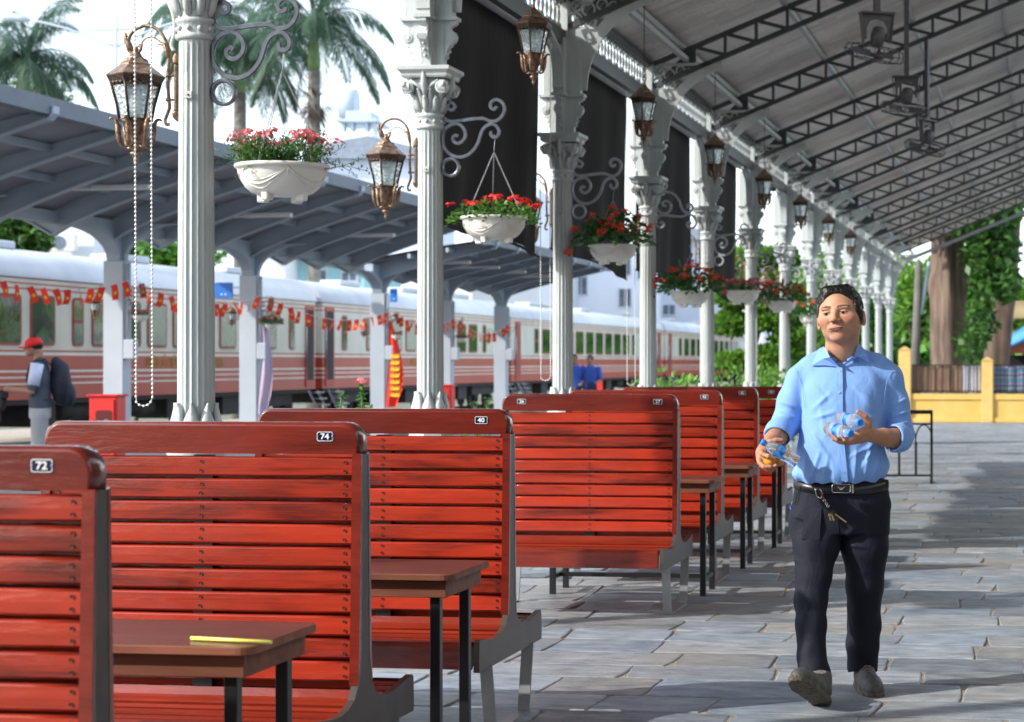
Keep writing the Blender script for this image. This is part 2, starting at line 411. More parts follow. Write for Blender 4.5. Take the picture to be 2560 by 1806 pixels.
# ================================================================= BENCHES
def build_bench():
    t = thing('bench', 'x', 'bench', group='slatted double sided benches in a row')
    W0, W1 = -1.0, 0.0      # right end at local x=0
    # top rail with rounded corners
    r = .055; mb = MB()
    def outline(inset, ztop=1.20, zb=1.105):
        o = []
        rr = max(r-inset, .01)
        for k in range(7):
            a = k/6*PI/2; o.append((W1-r+math.sin(a)*rr, ztop-r+math.cos(a)*rr))
        o2 = [(W1-inset, zb)] if inset < .03 else [(W1-inset, zb)]
        left = [(W0+inset, zb)]
        for k in range(7):
            a = k/6*PI/2; left.append((W0+r-math.cos(a)*rr, ztop-r+math.sin(a)*rr))
        return o+o2+left
    rings = [(.012, -.0345), (.004, -.032), (0, -.026), (0, .026), (.004, .032), (.012, .0345)]
    n = len(outline(0)); base = 0
    for ins, yy in rings:
        for (x, z) in outline(ins): mb.v.append((x, yy, z))
    for i in range(len(rings)-1):
        for k in range(n):
            l = (k+1) % n; mb.f.append((i*n+k, i*n+l, (i+1)*n+l, (i+1)*n+k)); mb.m.append(0); mb.sm.append(True)
    mb.f.append(tuple(range(n))[::-1]); mb.m.append(0); mb.sm.append(False)
    mb.f.append(tuple((len(rings)-1)*n+k for k in range(n))); mb.m.append(0); mb.sm.append(False)
    mb.build('top_rail', M['rail'], t, recalc=True)
    # back slats both sides
    def ysurf(z):   # half thickness of the back at height z
        return lerp(.036, .026, min(1, max(0, (z-.42)/.68)))
    slat = []
    for sgn, nm in ((-1, 'backrest'), (1, 'backrest')):
        mb = MB()
        for i in range(10):
            z1 = 1.097-i*.0675-(.030 if sgn > 0 else 0); z0 = z1-.0590
            y0, y1 = ysurf(z0), ysurf(z1)
            # crowned board profile in (y,z)
            prof = [(y0-.016, z0+.001), (y0-.002, z0), (y0+.003, z0+.006), (lerp(y0, y1, .5)+.0038, (z0+z1)/2), (y1+.003, z1-.006), (y1-.002, z1), (y1-.016, z1-.001)]
            nx = 9; xs = [lerp(W0+.022, W1-.022, k/(nx-1)) for k in range(nx)]
            o = len(mb.v)
            for k, x in enumerate(xs):
                wv = mnoise.noise((x*2.2, i*3.1, sgn*2.0))*.0022
                for (yy, zz) in prof: mb.v.append((x, sgn*(yy), zz+wv*(1 if zz > (z0+z1)/2 else .6)))
            P = len(prof)
            for k in range(nx-1):
                for j in range(P):
                    l = (j+1) % P
                    mb.f.append((o+k*P+j, o+(k+1)*P+j, o+(k+1)*P+l, o+k*P+l)); mb.m.append(0); mb.sm.append(j in (1, 4))
            mb.f.append(tuple(o+j for j in range(P))); mb.m.append(0); mb.sm.append(False)
            mb.f.append(tuple(o+(nx-1)*P+j for j in range(P))[::-1]); mb.m.append(0); mb.sm.append(False)
            for xx in (W1-.047, -.497, W0+.047):
                for zz in (z0+.016, z1-.016):
                    yy = (lerp(y0, y1, (zz-z0)/(z1-z0))+.0052)
                    mb.lathe([(.0046, 0), (.0046, .0016), (.002, .001)], 7, 1, False, Matrix.Translation((xx+random.uniform(-.002, .002), sgn*yy, zz)) @ Matrix.Rotation(R(90)*(1 if sgn < 0 else -1), 4, 'X'))
        b = mb.build(nm, [M['slat'], M['screw']], t, recalc=True)
    # curved seat boards, one seat each side
    for sgn in (-1, 1):
        mb = MB()
        prof = [(.044, .412), (.062, .386), (.112, .368), (.140, .356), (.20, .348), (.275, .350), (.345, .358), (.405, .366)]
        segs = [(0, 2), (2, 3), (3, 4), (4, 5), (5, 6), (6, 7)]
        for (a, c) in segs:
            pa = [prof[i] for i in range(a, c+1)]
            g = .006
            (ya, za), (yb, zb) = pa[0], pa[-1]
            L = math.hypot(yb-ya, zb-za)
            top = [(lerp(ya, yb, g/L), lerp(za, zb, g/L))]+pa[1:-1]+[(lerp(ya, yb, 1-g/L), lerp(za, zb, 1-g/L))]
            low = [(p[0]-.004, p[1]-.018) for p in reversed(top)]
            mb.prism([(sgn*p[0], p[1]) for p in top+low], W0+.022, W1-.022, 'x', 0)
        mb.prism([(sgn*p[0], p[1]) for p in [(.407, .372), (.432, .368), (.442, .352), (.442, .272), (.424, .268), (.407, .285)]], W0+.022, W1-.03, 'x', 0)
        sc = mb.build('seat', M['seatwood'], t, recalc=True)
    # side frames
    half = [(.448, .262), (.452, .30), (.447, .372), (.436, .380), (.40, .376), (.33, .366), (.25, .358), (.19, .357), (.14, .366), (.090, .385), (.062, .42), (.046, .50), (.031, 1.105)]
    for x0, x1 in ((W1-.022, W1+.004), (W0-.004, W0+.022)):
        mb = MB()
        # metal plate as two strips either side of a maroon edge board
        out = [(p[0], p[1]) for p in half]+[(-p[0], p[1]) for p in reversed(half)]
        mb.prism(out, x0+(.004 if x0 > -.5 else -.0), x1-(.0 if x0 > -.5 else .004), 'x', 0)
        fr = mb.build('side_frame', M['frame_metal'], t, recalc=True)
        mb = MB()
        for sgn in (-1, 1):
            q = [(.056, .415), (.063, .425), (.055, .50), (.036, 1.108), (.024, 1.105), (.036, .50)]
            mb.prism([(sgn*a, b) for a, b in q], x0-.002, x1+.001, 'x', 0)
        mb.build('edge_board', M['rail'], fr, recalc=True)
        for sgn in (-1, 1):
            mb = MB()
            xa, xb = x0-.012, x1+.002
            fx = [(-.0, .262), (0, 0.0)]
            mb.bar(((xa+xb)/2, sgn*.30, .268), ((xa+xb)/2, sgn*.235, .006), .046, .012, 0, up=(0, 1, 0))
            mb.build('leg', M['steel_grey'], t)
        mb = MB(); mb.box((x0+x1)/2-.028, -.229, .0, (x0+x1)/2+.018, .229, .010)
        mb.build('foot_bar', M['steel_grey'], t)
    mb = MB()
    for x in (-.5,):
        mb.prism([(-.019, .36), (.019, .36), (.010, 1.10), (-.010, 1.10)], x-.03, x+.03, 'x', 0)
        mb.box(x-.03, -.40, .262, x+.03, .40, .33)
    mb.build('centre_support', M['black_metal'], t)
    return t
def add_plate(t, num, x, Mw=.048):
    mb = MB()
    y = -.0348
    def rr(w, h, r):
        o = []
        for (sx, sz, a0) in ((1, 1, 0), (-1, 1, 90), (-1, -1, 180), (1, -1, 270)):
            for k in range(4):
                a = R(a0+k*30); o.append((x+sx*(w/2-r)+math.cos(a)*r, 1.158+sz*(h/2-r)+math.sin(a)*r))
        return o
    mb.prism(rr(.052, .031, .006), y-.0012, y+.003, 'y', 0)
    mb.prism(rr(.049, .028, .005), y-.0016, y-.001, 'y', 1)
    mb.prism(rr(.0455, .0245, .004), y-.002, y-.0014, 'y', 0)
    vs, fs = text_mesh(num, .024, .0006, True, sx=1.12)
    mb.add(vs, fs, 1, False, Matrix.Translation((x, y-.0022, 1.1575)) @ Matrix.Rotation(R(90), 4, 'X'))
    for s in (-1, 1): mb.sphere((x+s*.0225, y-.002, 1.158), .0022, 6, 4, 2)
    return mb.build('number_plate', [M['navy'], M['white'], M['galv']], t)
BENCH_X = -2.0
benches = [  # Y, number plates (text, local x), label
 (4.05, [('72', -.115)], 'nearest bench, cut off by the left edge, dark rail with plate 72'),
 (5.73, [('74', -.108)], 'varnished red slatted bench with plate 74, behind the table with the straw'),
 (7.40, [('40', -.108)], 'varnished red slatted bench with plate 40, its end nearest the open floor'),
 (10.93, [('26', -.885), ('27', -.108)], 'red slatted bench with two plates 26 and 27 on its rail'),
 (12.48, [('43', -.108)], 'red slatted bench with plate 43 behind the bench with plates 26 and 27'),
 (14.10, [('45', -.108)], 'red slatted bench with plate 45, second behind plates 26 and 27'),
 (15.65, [('60', -.108)], 'farthest red slatted bench, beside the walking man'),
]
b0 = build_bench(); blist = []
rot = [1.0, 1.3, .5, .9, .4, 0, 0]
for i, (Y, pl, lab) in enumerate(benches):
    b = b0 if i == 0 else copy_tree(b0, skip=('number_plate',))
    b.location = (BENCH_X, Y, gz(Y)); b.rotation_euler = (0, 0, R(-.6 if i < 2 else 0)); b['label'] = lab
    blist.append(b)
for b, (Y, pl, lab) in zip(blist, benches):
    for num, x in pl: add_plate(b, num, x)

# ================================================================= TABLES
def build_table():
    t = thing('side_table', 'x', 'table', group='small tables between the benches')
    # local: right end x=0, centre y=0, top z=.72
    def rr(x0, x1, y0, y1, r, z):
        o = []
        for (cx, cyy, a0) in ((x1-r, y1-r, 0), (x0+r, y1-r, 90), (x0+r, y0+r, 180), (x1-r, y0+r, 270)):
            for k in range(6):
                a = R(a0+k*18); o.append((cx+math.cos(a)*r, cyy+math.sin(a)*r))
        return o
    mb = MB(); out = rr(-1.05, 0, -.235, .235, .04, 0); n = len(out)
    cx, cyy = -.525, 0
    for (k, z) in ((.0, .698), (.003, .700), (.003, .717), (0, .720)):
        for (x, y) in out: mb.v.append((x+(k-.003)*(1 if x > cx else -1), y+(k-.003)*(1 if y > 0 else -1), z))
    for i in range(3):
        for k in range(n):
            l = (k+1) % n; mb.f.append((i*n+k, i*n+l, (i+1)*n+l, (i+1)*n+k)); mb.m.append(1); mb.sm.append(False)
    mb.f.append(tuple(range(n))[::-1]); mb.m.append(1); mb.sm.append(False)
    mb.f.append(tuple(3*n+k for k in range(n))); mb.m.append(0); mb.sm.append(False)
    mb.build('tabletop', [M['table'], M['table_edge']], t)
    mb = MB()
    mb.bbox(-1.02, -.205, .640, -.03, -.185, .696, .002); mb.bbox(-1.02, .185, .640, -.03, .205, .696, .002)
    mb.bbox(-.05, -.184, .640, -.03, .184, .696, .002); mb.bbox(-1.02, -.184, .640, -1.0, .184, .696, .002)
    mb.build('apron', M['table_edge'], t)
    for x in (-.075, -.98):
        for y in (-.165, .165):
            mb = MB(); mb.bbox(x-.017, y-.017, .012, x+.017, y+.017, .6395, .002); mb.bbox(x-.022, y-.022, 0, x+.022, y+.022, .012, .002)
            mb.build('leg', M['black_metal'], t)
    mb = MB()
    for x in (-.075, -.98): mb.box(x-.012, -.148, .12, x+.012, .148, .145)
    mb.box(-.968, -.0125, .12, -.087, .0125, .145)
    mb.build('stretcher', M['black_metal'], t)
    return t
t0 = build_table()
tabs = [(4.84, 'brown wooden side table with a yellow straw on top, between the benches 72 and 74'),
        (6.50, 'brown side table with a worn corner between the benches 74 and 40'),
        (11.72, 'side table behind the bench with plates 26 and 27'),
        (13.30, 'side table between the benches 43 and 45'),
        (14.88, 'farthest side table, just left of the walking man')]
for i, (Y, lab) in enumerate(tabs):
    t = t0 if i == 0 else copy_tree(t0)
    t.location = (-1.89, Y, gz(Y)-.03); t['label'] = lab
mb = MB(); M['straw'] = mat('yellow_straw', (.90, .82, .16), .35, 0, 0)
a = W(478, 1592, 4.93); bb = W(679, 1599, 4.86)
a.z = bb.z = .6957
mb.tube([a, bb], .005, 10); s = mb.build('drinking_straw', M['straw']); tag(s, 'pale yellow drinking straw lying on the nearest table', 'straw')
# ================================================================= COLUMNS, ROOF
CX = -4.12
M['brass0'] = mat('rusty_screw', (.22, .10, .05), .5, .4, 0)
CYS = [9.35+3.8*k for k in range(-2, 13)]
def smooth_path(pts, sub=4, closed=False):
    P = [Vector(p) for p in pts]; n = len(P); out = []
    rng = range(n) if closed else range(n-1)
    for i in rng:
        p0 = P[i-1] if (i > 0 or closed) else P[0]; p1 = P[i]; p2 = P[(i+1) % n]; p3 = P[(i+2) % n] if (i+2 < n or closed) else P[-1]
        for k in range(sub):
            t = k/sub
            out.append(.5*((2*p1)+(-p0+p2)*t+(2*p0-5*p1+4*p2-p3)*t*t+(-p0+3*p1-3*p2+p3)*t*t*t))
    if not closed: out.append(P[-1])
    return out
ZB = lambda X: 4.30+.4*(X+4.05)      # truss bottom chord
def build_column():
    t = thing('fluted_column', 'x', 'column', group='white cast iron columns along the platform')
    flute = lambda a, z: 1-.075*abs(math.sin(a*9))**.6 if 1.02 < z < 2.955 else 1
    mb = MB()
    prof = [(.090, 1.00), (.088, 1.03), (.088, 1.05), (.086, 1.6), (.083, 2.2), (.080, 2.80), (.080, 2.93), (.081, 2.955), (.081, 2.958)]
    def fl(a, z):
        return 1 if (z >= 2.955 or z < 1.01) else 1-.13*(abs(math.sin(a*9))**.45)+.03
    mb.lathe(prof, 108, 0, True, rf=fl)
    mb.build('shaft', M['paint_white'], t)
    mb = MB(); mb.bbox(-.02, -.095, 2.665, .02, -.078, 2.70, .003); mb.sphere((0, -.097, 2.683), .006, 8, 5, 1); mb.build('cable_clip', [M['paint_white'], M['brass0']], t)
    mb = MB()
    prof = [(.088, 2.958), (.096, 2.962), (.100, 2.972), (.098, 2.984), (.088, 2.990), (.087, 3.035), (.094, 3.040), (.099, 3.050), (.097, 3.062), (.086, 3.068),
            (.086, 3.075), (.092, 3.10), (.100, 3.15), (.110, 3.20), (.128, 3.25), (.125, 3.285), (.12, 3.30)]
    mb.lathe(prof, 32, 0, True)
    for k in range(10):     # bosses round the necking, raised leaves on the bell
        a = 2*PI*k/10+.3
        mb.sphere((math.cos(a)*.088, math.sin(a)*.088, 3.012), .014, 8, 5)
        c, s = math.cos(a), math.sin(a)
        pts = [(c*.087, s*.087, 3.075), (c*.100, s*.100, 3.11), (c*.112, s*.112, 3.15), (c*.128, s*.128, 3.175), (c*.138, s*.138, 3.165)]
        mb.tube(pts, [.014, .022, .022, .014, .004], 6)
        a += PI/10; c, s = math.cos(a), math.sin(a)
        mb.tube([(c*.09, s*.09, 3.10), (c*.108, s*.108, 3.17), (c*.13, s*.13, 3.215), (c*.15, s*.15, 3.225)], [.008, .017, .014, .004], 6)
    for q in range(4):      # paired volutes on each face
        Rm = Matrix.Rotation(q*PI/2, 4, 'Z')
        for sx in (-1, 1):
            sp = [Vector((sx*(.118+.044*(1-u)*math.cos(u*13)), -.135-.02*u, 3.235+.044*(1-u)*math.sin(u*13))) for u in [i/22 for i in range(22)]]
            mb.tube([Rm @ p for p in sp], [.0125-.006*i/22 for i in range(22)], 6)
            mb.add([Rm @ Vector(p) for p in MB().lathe([(.046, -.02), (.046, .02)], 14).v], MB().lathe([(.046, -.02), (.046, .02)], 14).f, 0, False,
                   None) if False else mb.lathe([(.043, -.025), (.043, .022)], 16, 0, False, Rm @ Matrix.Translation((sx*.118, -.125, 3.235)) @ Matrix.Rotation(R(90), 4, 'X'))
            mb.tube([Rm @ Vector((sx*.10, -.14, 3.28)), Rm @ Vector((sx*.05, -.135, 3.25)), Rm @ Vector((0, -.13, 3.20))], [.012, .012, .008], 6)
        mb.tube([Rm @ Vector((0, -.115, 3.17)), Rm @ Vector((0, -.14, 3.24)), Rm @ Vector((0, -.152, 3.30)), Rm @ Vector((0, -.165, 3.345))], [.012, .026, .02, .006], 7)
    ab = [(.150, 3.300), (.158, 3.312), (.160, 3.330), (.175, 3.345), (.182, 3.350), (.182, 3.372), (.178, 3.376)]
    mb.lathe([(r*1.414, z) for r, z in ab], 4, 0, False, rot=PI/4)
    mb.build('capital', M['paint_white'], t)
    mb = MB()       # upper pilaster cluster
    mb.box(-.052, -.052, 3.376, .052, .052, 4.56)
    for q in range(4):
        Rm = Matrix.Rotation(q*PI/2, 4, 'Z')
        mb.box(-.034, -.105, 3.376, .034, -.05, 3.70, 0, Rm)
        out = [(-.105, 3.40), (-.108, 3.44), (-.122, 3.47), (-.128, 3.50), (-.145, 3.53), (-.178, 3.555), (-.187, 3.59), (-.176, 3.62), (-.150, 3.632), (-.146, 3.65), (-.176, 3.668), (-.19, 3.676), (-.19, 3.698), (-.05, 3.698), (-.05, 3.40)]
        mb.prism(out, -.027, .027, 'x', 0, Rm)
        mb.lathe([(.034, -.036), (.034, .036)], 16, 0, False, Rm @ Matrix.Translation((0, -.152, 3.588)) @ Matrix.Rotation(R(90), 4, 'Y'))
        mb.lathe([(.018, -.042), (.018, .042)], 12, 0, False, Rm @ Matrix.Translation((0, -.152, 3.588)) @ Matrix.Rotation(R(90), 4, 'Y'))
        for zz in (3.45, 3.49, 3.53): mb.sphere(Rm @ Vector((0, -.12-(zz-3.45)*.4, zz)), .013, 7, 5)
        mb.box(-.060, -.198, 3.6985, .060, -.049, 3.722, 0, Rm)
        mb.box(-.048, -.165, 3.7225, .048, -.0525, 4.2, 0, Rm)
        mb.box(-.032, -.169, 3.76, .032, -.1655, 4.14, 0, Rm)
    mb.build('upper_pilaster', M['paint_white'], t)
    # arched brackets
    def brace(Rm, x1, z1, nm, w):
        mb = MB()
        p0, p3 = Vector((.165, 0, 3.76)), Vector((x1, 0, z1))
        c1, c2 = Vector((.17, 0, 4.12)), Vector((x1*.42+.05, 0, z1-.12))
        arc = []
        for k in range(15):
            u = k/14; arc.append((1-u)**3*p0+3*(1-u)**2*u*c1+3*(1-u)*u*u*c2+u**3*p3)
        mb.tube([Rm @ p for p in arc], 1, sec=[(-w/2, -.011), (w/2, -.011), (w/2, .011), (-w/2, .011)], smooth=False, up=Rm.to_3x3() @ Vector((0, 1, 0)).cross(Vector((0, 0, 1))) if False else None)
        # web: solid low down, pierced with rings higher up
        wb = [(.055, 3.77)]+[(p.x, p.z) for p in arc[:9]]+[(.055, arc[8].z)]
        mb.prism(wb, -.012, .012, 'y', 0, Rm)
        zc = arc[8].z
        top = [Rm @ Vector((.055, 0, z1+.0)), Rm @ Vector((x1, 0, z1+.0))]
        mb.bar(top[0], top[1], .05, .03)
        cxs = [(.115, zc+.07, .055), (.125, zc+.19, .05), (.23, zc+.15, .055), (.25, zc+.04+.0, .04), (.35, zc+.19, .045), (.45, z1-.08, .04), (.55, z1-.055, .03)]
        for (x, z, r) in cxs:
            if x > x1-.05: continue
            mb.tube([Rm @ Vector((x+r*math.cos(a), 0, z+r*math.sin(a))) for a in [2*PI*i/14 for i in range(14)]], .011, 5, closed=True)
            mb.tube([Rm @ Vector((x+r*math.cos(a), 0, z+r*math.sin(a))) for a in (.8, .8+PI)], .008, 4)
        mb.bar(Rm @ Vector((.055, 0, zc+.01)), Rm @ Vector((x1*.75, 0, z1-.02)), .02)
        return mb.build(nm, M['paint_white'], t)
    brace(Matrix.Identity(4), .80, ZB(CX+.80)-.03, 'arch_brace', .10)
    brace(Matrix.Rotation(R(90), 4, 'Z'), .62, 4.185, 'arch_brace', .10)
    brace(Matrix.Rotation(R(-90), 4, 'Z'), .62, 4.185, 'arch_brace', .10)
    mb = MB()       # lotus petal foot and pedestal
    mb.lathe([(.130, .90), (.142, .93), (.135, .97), (.105, 1.03), (.094, 1.06)], 24)
    for k in range(8):
        a = 2*PI*k/8+.2; c, s = math.cos(a), math.sin(a)
        Mx = Matrix.Translation((c*.100, s*.100, .97)) @ Matrix.Scale(.85, 4) @ Matrix.Rotation(a, 4, 'Z')
        vs = []; rows = [(0, .050, .012), (.06, .062, .026), (.12, .056, .020), (.17, .038, .006), (.215, .017, -.004), (.245, .002, -.004)]
        for (z, w, b) in rows:
            vs += [(b-.014, -w, z), (b+.006, -w*.55, z), (b+.016, 0, z), (b+.006, w*.55, z), (b-.014, w, z), (b-.02, 0, z)]
        fs = []
        for i in range(len(rows)-1):
            for j in range(6):
                l = (j+1) % 6; fs.append((i*6+j, i*6+l, i*6+6+l, i*6+6+j))
        mb.add(vs, fs, 0, True, Mx)
    mb.build('petal_foot', M['paint_white'], t, recalc=True)
    mb = MB()
    mb.lathe([(.20, -.5), (.20, .10), (.185, .12), (.165, .14), (.15, .17), (.14, .20), (.138, .80), (.15, .83), (.155, .86), (.15, .90)], 8, 0, False)
    mb.build('pedestal', M['paint_white'], t)
    return t
col0 = build_column()
cdesc = ['behind the camera side', 'at the near end', 'tall fluted white column left of the pink flower basket',
 'fluted white column between the pink flower basket and the first red one', 'fluted white column just left of the first orange-red begonia basket',
 'fluted white column right behind the first begonia basket', 'fluted white column right of the second begonia basket, over the bench with plate 43',
 'fluted white column behind the small pink basket', 'fluted white column behind the small red basket left of the man', 'slim column touching the left of the man\'s head',
 'first white column visible right of the man\'s head', 'second white column right of the man\'s head', 'third white column right of the man\'s head',
 'next to last white column in front of the yellow wall', 'last white column beside the end pillar of the yellow wall']
columns = []
for i, Y in enumerate(CYS):
    c = col0 if i == 0 else copy_tree(col0)
    c.location = (CX, Y, gz(Y)*.6); c['label'] = cdesc[i]; columns.append(c)
columns[0]['label'] = 'nearest white column, outside the left edge of the photo'; columns[1]['label'] = 'white column just outside the left edge of the photo'

M['roof_under'] = None
def roofmat():
    m, nt, b = newmat('roof_underside'); N = nt.nodes; L = nt.links
    tc = N.new('ShaderNodeTexCoord'); mp = N.new('ShaderNodeMapping'); mp.inputs['Rotation'].default_value = (0, 0, 0)
    L.new(tc.outputs['Object'], mp.inputs[0])
    br = N.new('ShaderNodeTexBrick'); br.inputs['Scale'].default_value = 1; br.inputs['Brick Width'].default_value = .42; br.inputs['Row Height'].default_value = .14
    br.inputs['Mortar Size'].default_value = .006; br.inputs['Color1'].default_value = (.74, .68, .64, 1); br.inputs['Color2'].default_value = (.58, .52, .49, 1); br.inputs['Mortar'].default_value = (.75, .73, .70, 1)
    L.new(mp.outputs[0], br.inputs['Vector'])
    nz = N.new('ShaderNodeTexNoise'); nz.inputs['Scale'].default_value = .8; nz.inputs['Detail'].default_value = 5; L.new(tc.outputs['Object'], nz.inputs['Vector'])
    rp = N.new('ShaderNodeValToRGB'); rp.color_ramp.elements[0].position = .35; rp.color_ramp.elements[0].color = (.72, .70, .70, 1); rp.color_ramp.elements[1].position = .65
    L.new(nz.outputs[0], rp.inputs[0])
    mx = N.new('ShaderNodeMixRGB'); mx.blend_type = 'MULTIPLY'; mx.inputs[0].default_value = 1; L.new(br.outputs[0], mx.inputs[1]); L.new(rp.outputs[0], mx.inputs[2])
    L.new(mx.outputs[0], b.inputs['Base Color'])
    wv = N.new('ShaderNodeTexWave'); wv.wave_type = 'BANDS'; wv.bands_direction = 'Y'; wv.inputs['Scale'].default_value = 3.2; wv.inputs['Distortion'].default_value = .3
    L.new(tc.outputs['Object'], wv.inputs['Vector'])
    bp = N.new('ShaderNodeBump'); bp.inputs['Strength'].default_value = .7; bp.inputs['Distance'].default_value = .05; L.new(wv.outputs[1], bp.inputs['Height']); L.new(bp.outputs[0], b.inputs['Normal'])
    b.inputs['Roughness'].default_value = .38; b.inputs['Metallic'].default_value = .35
    return m
M['roof_under'] = roofmat()
XR = 5.4; Y0, Y1 = -20.0, 58.6
roof = thing('station_roof', 'long pitched shed roof over the open floor, carried by steel lattice trusses', 'roof', (0, 0, 0))
mb = MB()
zt = lambda X: ZB(X)+.235
def rz(X): return zt(X)+.105
ys = [Y0+(Y1-Y0)*i/8 for i in range(9)]
for (xa, xb, za, zb2) in ((-4.18, XR, rz(-4.18), rz(XR)),):
    vs = [(xa, Y0, za), (xb, Y0, zb2), (xb, Y1, zb2), (xa, Y1, za)]
    vs += [(p[0], p[1], p[2]+.04) for p in vs]
    mb.add(vs, [(0, 3, 2, 1), (4, 5, 6, 7), (0, 1, 5, 4), (1, 2, 6, 5), (2, 3, 7, 6), (3, 0, 4, 7)])
mb.build('roof_sheet', M['roof_under'], roof)
def build_truss():
    mb = MB(); xs = []
    x = -4.0
    mb.bar((-4.06, 0, ZB(-4.06)), (XR, 0, ZB(XR)), .05, .052)
    mb.bar((-4.06, 0, zt(-4.06)), (XR, 0, zt(XR)), .05, .052)
    p = .33; k = 0
    x = -3.62
    mb.prism([(-4.06, ZB(-4.06)+.018), (-3.62, ZB(-3.62)+.018), (-3.62, zt(-3.62)-.018), (-3.70, zt(-3.70)-.018), (-3.98, ZB(-3.98)+.05)], -.006, .006, 'y')
    while x+p < XR:
        mb.bar((x, 0, ZB(x)+.017), (x, 0, zt(x)-.017), .04, .034, up=(1, 0, 0))
        mb.bar((x+.03, .0, zt(x+.03)-.02), (x+p-.01, .0, ZB(x+p-.01)+.02), .03, .036)
        if k % 2 == 0: mb.box(x-.03, -.028, ZB(x)-.021, x+.03, .028, ZB(x)-.0175)
        x += p; k += 1
    return mb
tm = build_truss(); tr0 = tm.build('truss', M['paint_grey'], roof); tr0.location = (0, CYS[0], 0)
for Y in CYS[1:]:
    o = tr0.copy(); COL.objects.link(o); o.location = (0, Y, 0)
M['purlin'] = mat('purlin', (.33, .34, .34), .5, .2, .1)
k = 0; X = -3.75; pmesh = None
while X < XR:
    if pmesh is None:
        mb = MB(); mb.box(-.025, Y0, 0, .025, Y1, .055); p0 = mb.build('purlin', M['purlin'], roof)
        pmesh = p0; o = p0
    else: o = p0.copy(); COL.objects.link(o)
    o.location = (X, 0, zt(X)+.0185); X += 1.095
mb = MB()       # eaves gutter
mb.box(-4.27, Y0, rz(-4.2)+.005, -4.185, Y1, rz(-4.2)+.08); mb.build('gutter', M['steel_grey'], roof)
mb = MB(); mb.box(CX-.035, Y0, 4.125, CX+.035, Y1, 4.255); mb.box(CX-.04, Y0, 4.50, CX+.04, Y1, 4.562); mb.build('eaves_beam', M['paint_grey'], roof)
mb = MB(); mb.bar((CX+.42, Y0, ZB(CX+.42)+.13), (CX+.42, Y1, ZB(CX+.42)+.13), .05, .05); mb.build('service_pipe', M['purlin'], roof)
# frieze of pierced ironwork, one panel a bay
mb = MB(); L0 = 3.62; n = 26; h = .235
for k in range(n):
    y = -L0/2+L0*(k+.5)/n; w = L0/n/2
    for s in (-1, 1):
        mb.tube(smooth_path([(0, y+s*w*.95, 4.258), (0, y+s*w*.15, 4.30), (0, y-s*w*.55, 4.375), (0, y+s*w*.2, 4.44), (0, y+s*w*.95, 4.498)], 2), .0085, 4)
    mb.tube([(0, y+.02*math.cos(a), 4.375+.03*math.sin(a)) for a in [2*PI*i/8 for i in range(8)]], .007, 4, closed=True)
    if k % 2 == 0: mb.sphere((0, y+w, 4.29), .02, 6, 4); mb.sphere((0, y+w, 4.46), .02, 6, 4)
f0 = mb.build('frieze_panel', M['paint_white'], roof)
for i in range(len(CYS)-1):
    o = f0 if i == 0 else f0.copy()
    if i: COL.objects.link(o)
    o.location = (CX, (CYS[i]+CYS[i+1])/2, 0)
# gable end brace of the last bay
mb = MB(); mb.bar((-4.0, Y1-.1, ZB(-4)+.0), (XR, Y1-.1, ZB(XR)), .06, .10); mb.build('gable_beam', M['purlin'], roof)

# ================================================================= SCROLL BRACKETS
M['scroll_brightened'] = mat('scroll_iron_brightened', (.40, .42, .46), .35, .1, .1, 20)
def build_scroll():
    t = thing('scroll_bracket', 'x', 'bracket', group='wrought iron scroll brackets on the columns')
    c = lambda x, y: (((480+x/3.858)-490)/503, 0, 1.38+(905-y/3.858)/503)
    sec = [(-.010, -.0095), (-.003, -.012), (.003, -.012), (.010, -.0095), (.010, .0095), (.003, .012), (-.003, .012), (-.010, .0095)]
    up_ = [(290,148),(325,168),(360,150),(372,115),(350,80),(300,62),(245,78),(205,130),(195,190),(220,260),(275,305),(340,318),(450,308),(600,290),(740,283),(800,300),(850,322),(910,325),(970,300),(1020,245),(1045,170),(1030,100),(985,55),(930,38),(885,55),(855,95),(862,140),(890,165),(925,155),(935,125)]
    lo_ = [(415,515),(385,500),(350,520),(345,560),(375,595),(420,608),(475,580),(510,530),(512,460),(480,395),(430,355),(370,348),(300,370),(240,420),(205,500),(205,590),(235,670),(290,735),(360,775),(440,790),(530,770),(610,715),(680,620),(715,520),(740,450),(790,390),(860,360),(920,375),(960,420),(970,475),(950,520),(905,535),(870,515),(860,480),(878,465)]
    for nm, pts in (('upper_scroll', up_), ('lower_scroll', lo_)):
        mb = MB(); mb.tube(smooth_path([c(*p) for p in pts], 3), 1, sec=sec, smooth=False); mb.build(nm, M['iron_scroll'], t)
    mb = MB(); mb.tube([c(313+112*math.cos(a), 922+112*math.sin(a)) for a in [2*PI*i/28 for i in range(28)]], 1, sec=sec, closed=True, smooth=False)
    mb.build('ring', M['iron_scroll'], t)
    return t
hangs = {2: 1, 3: 1, 4: 1, 5: -1, 6: 1, 7: 1, 8: 1, 9: 1}
sb0 = build_scroll()
bname = {2: 'the tall column by the pink flower basket', 3: 'the column left of the first red flower basket', 4: 'the column left of the first begonia basket', 5: 'the column behind the first begonia basket, mounted upside down',
         6: 'the column right of the second begonia basket', 7: 'the column behind the small pink basket', 8: 'the column behind the small red basket', 9: 'the column beside the man\'s hair'}
for n_, (i, s) in enumerate(hangs.items()):
    o = sb0 if n_ == 0 else copy_tree(sb0)
    o['label'] = 'dark scroll bracket on '+bname[i]
    dz = gz(CYS[i])*.6
    if s == 1: o.location = (CX, CYS[i], dz)
    else: o.location = (CX, CYS[i], 2*3.055+dz-.12); o.rotation_euler = (PI, 0, 0)
    if i >= 4:      # same iron, its colour lightened to offset the shade of the blinds
        for ch in o.children: ch.material_slots[0].link = 'OBJECT'; ch.material_slots[0].material = M['scroll_brightened']

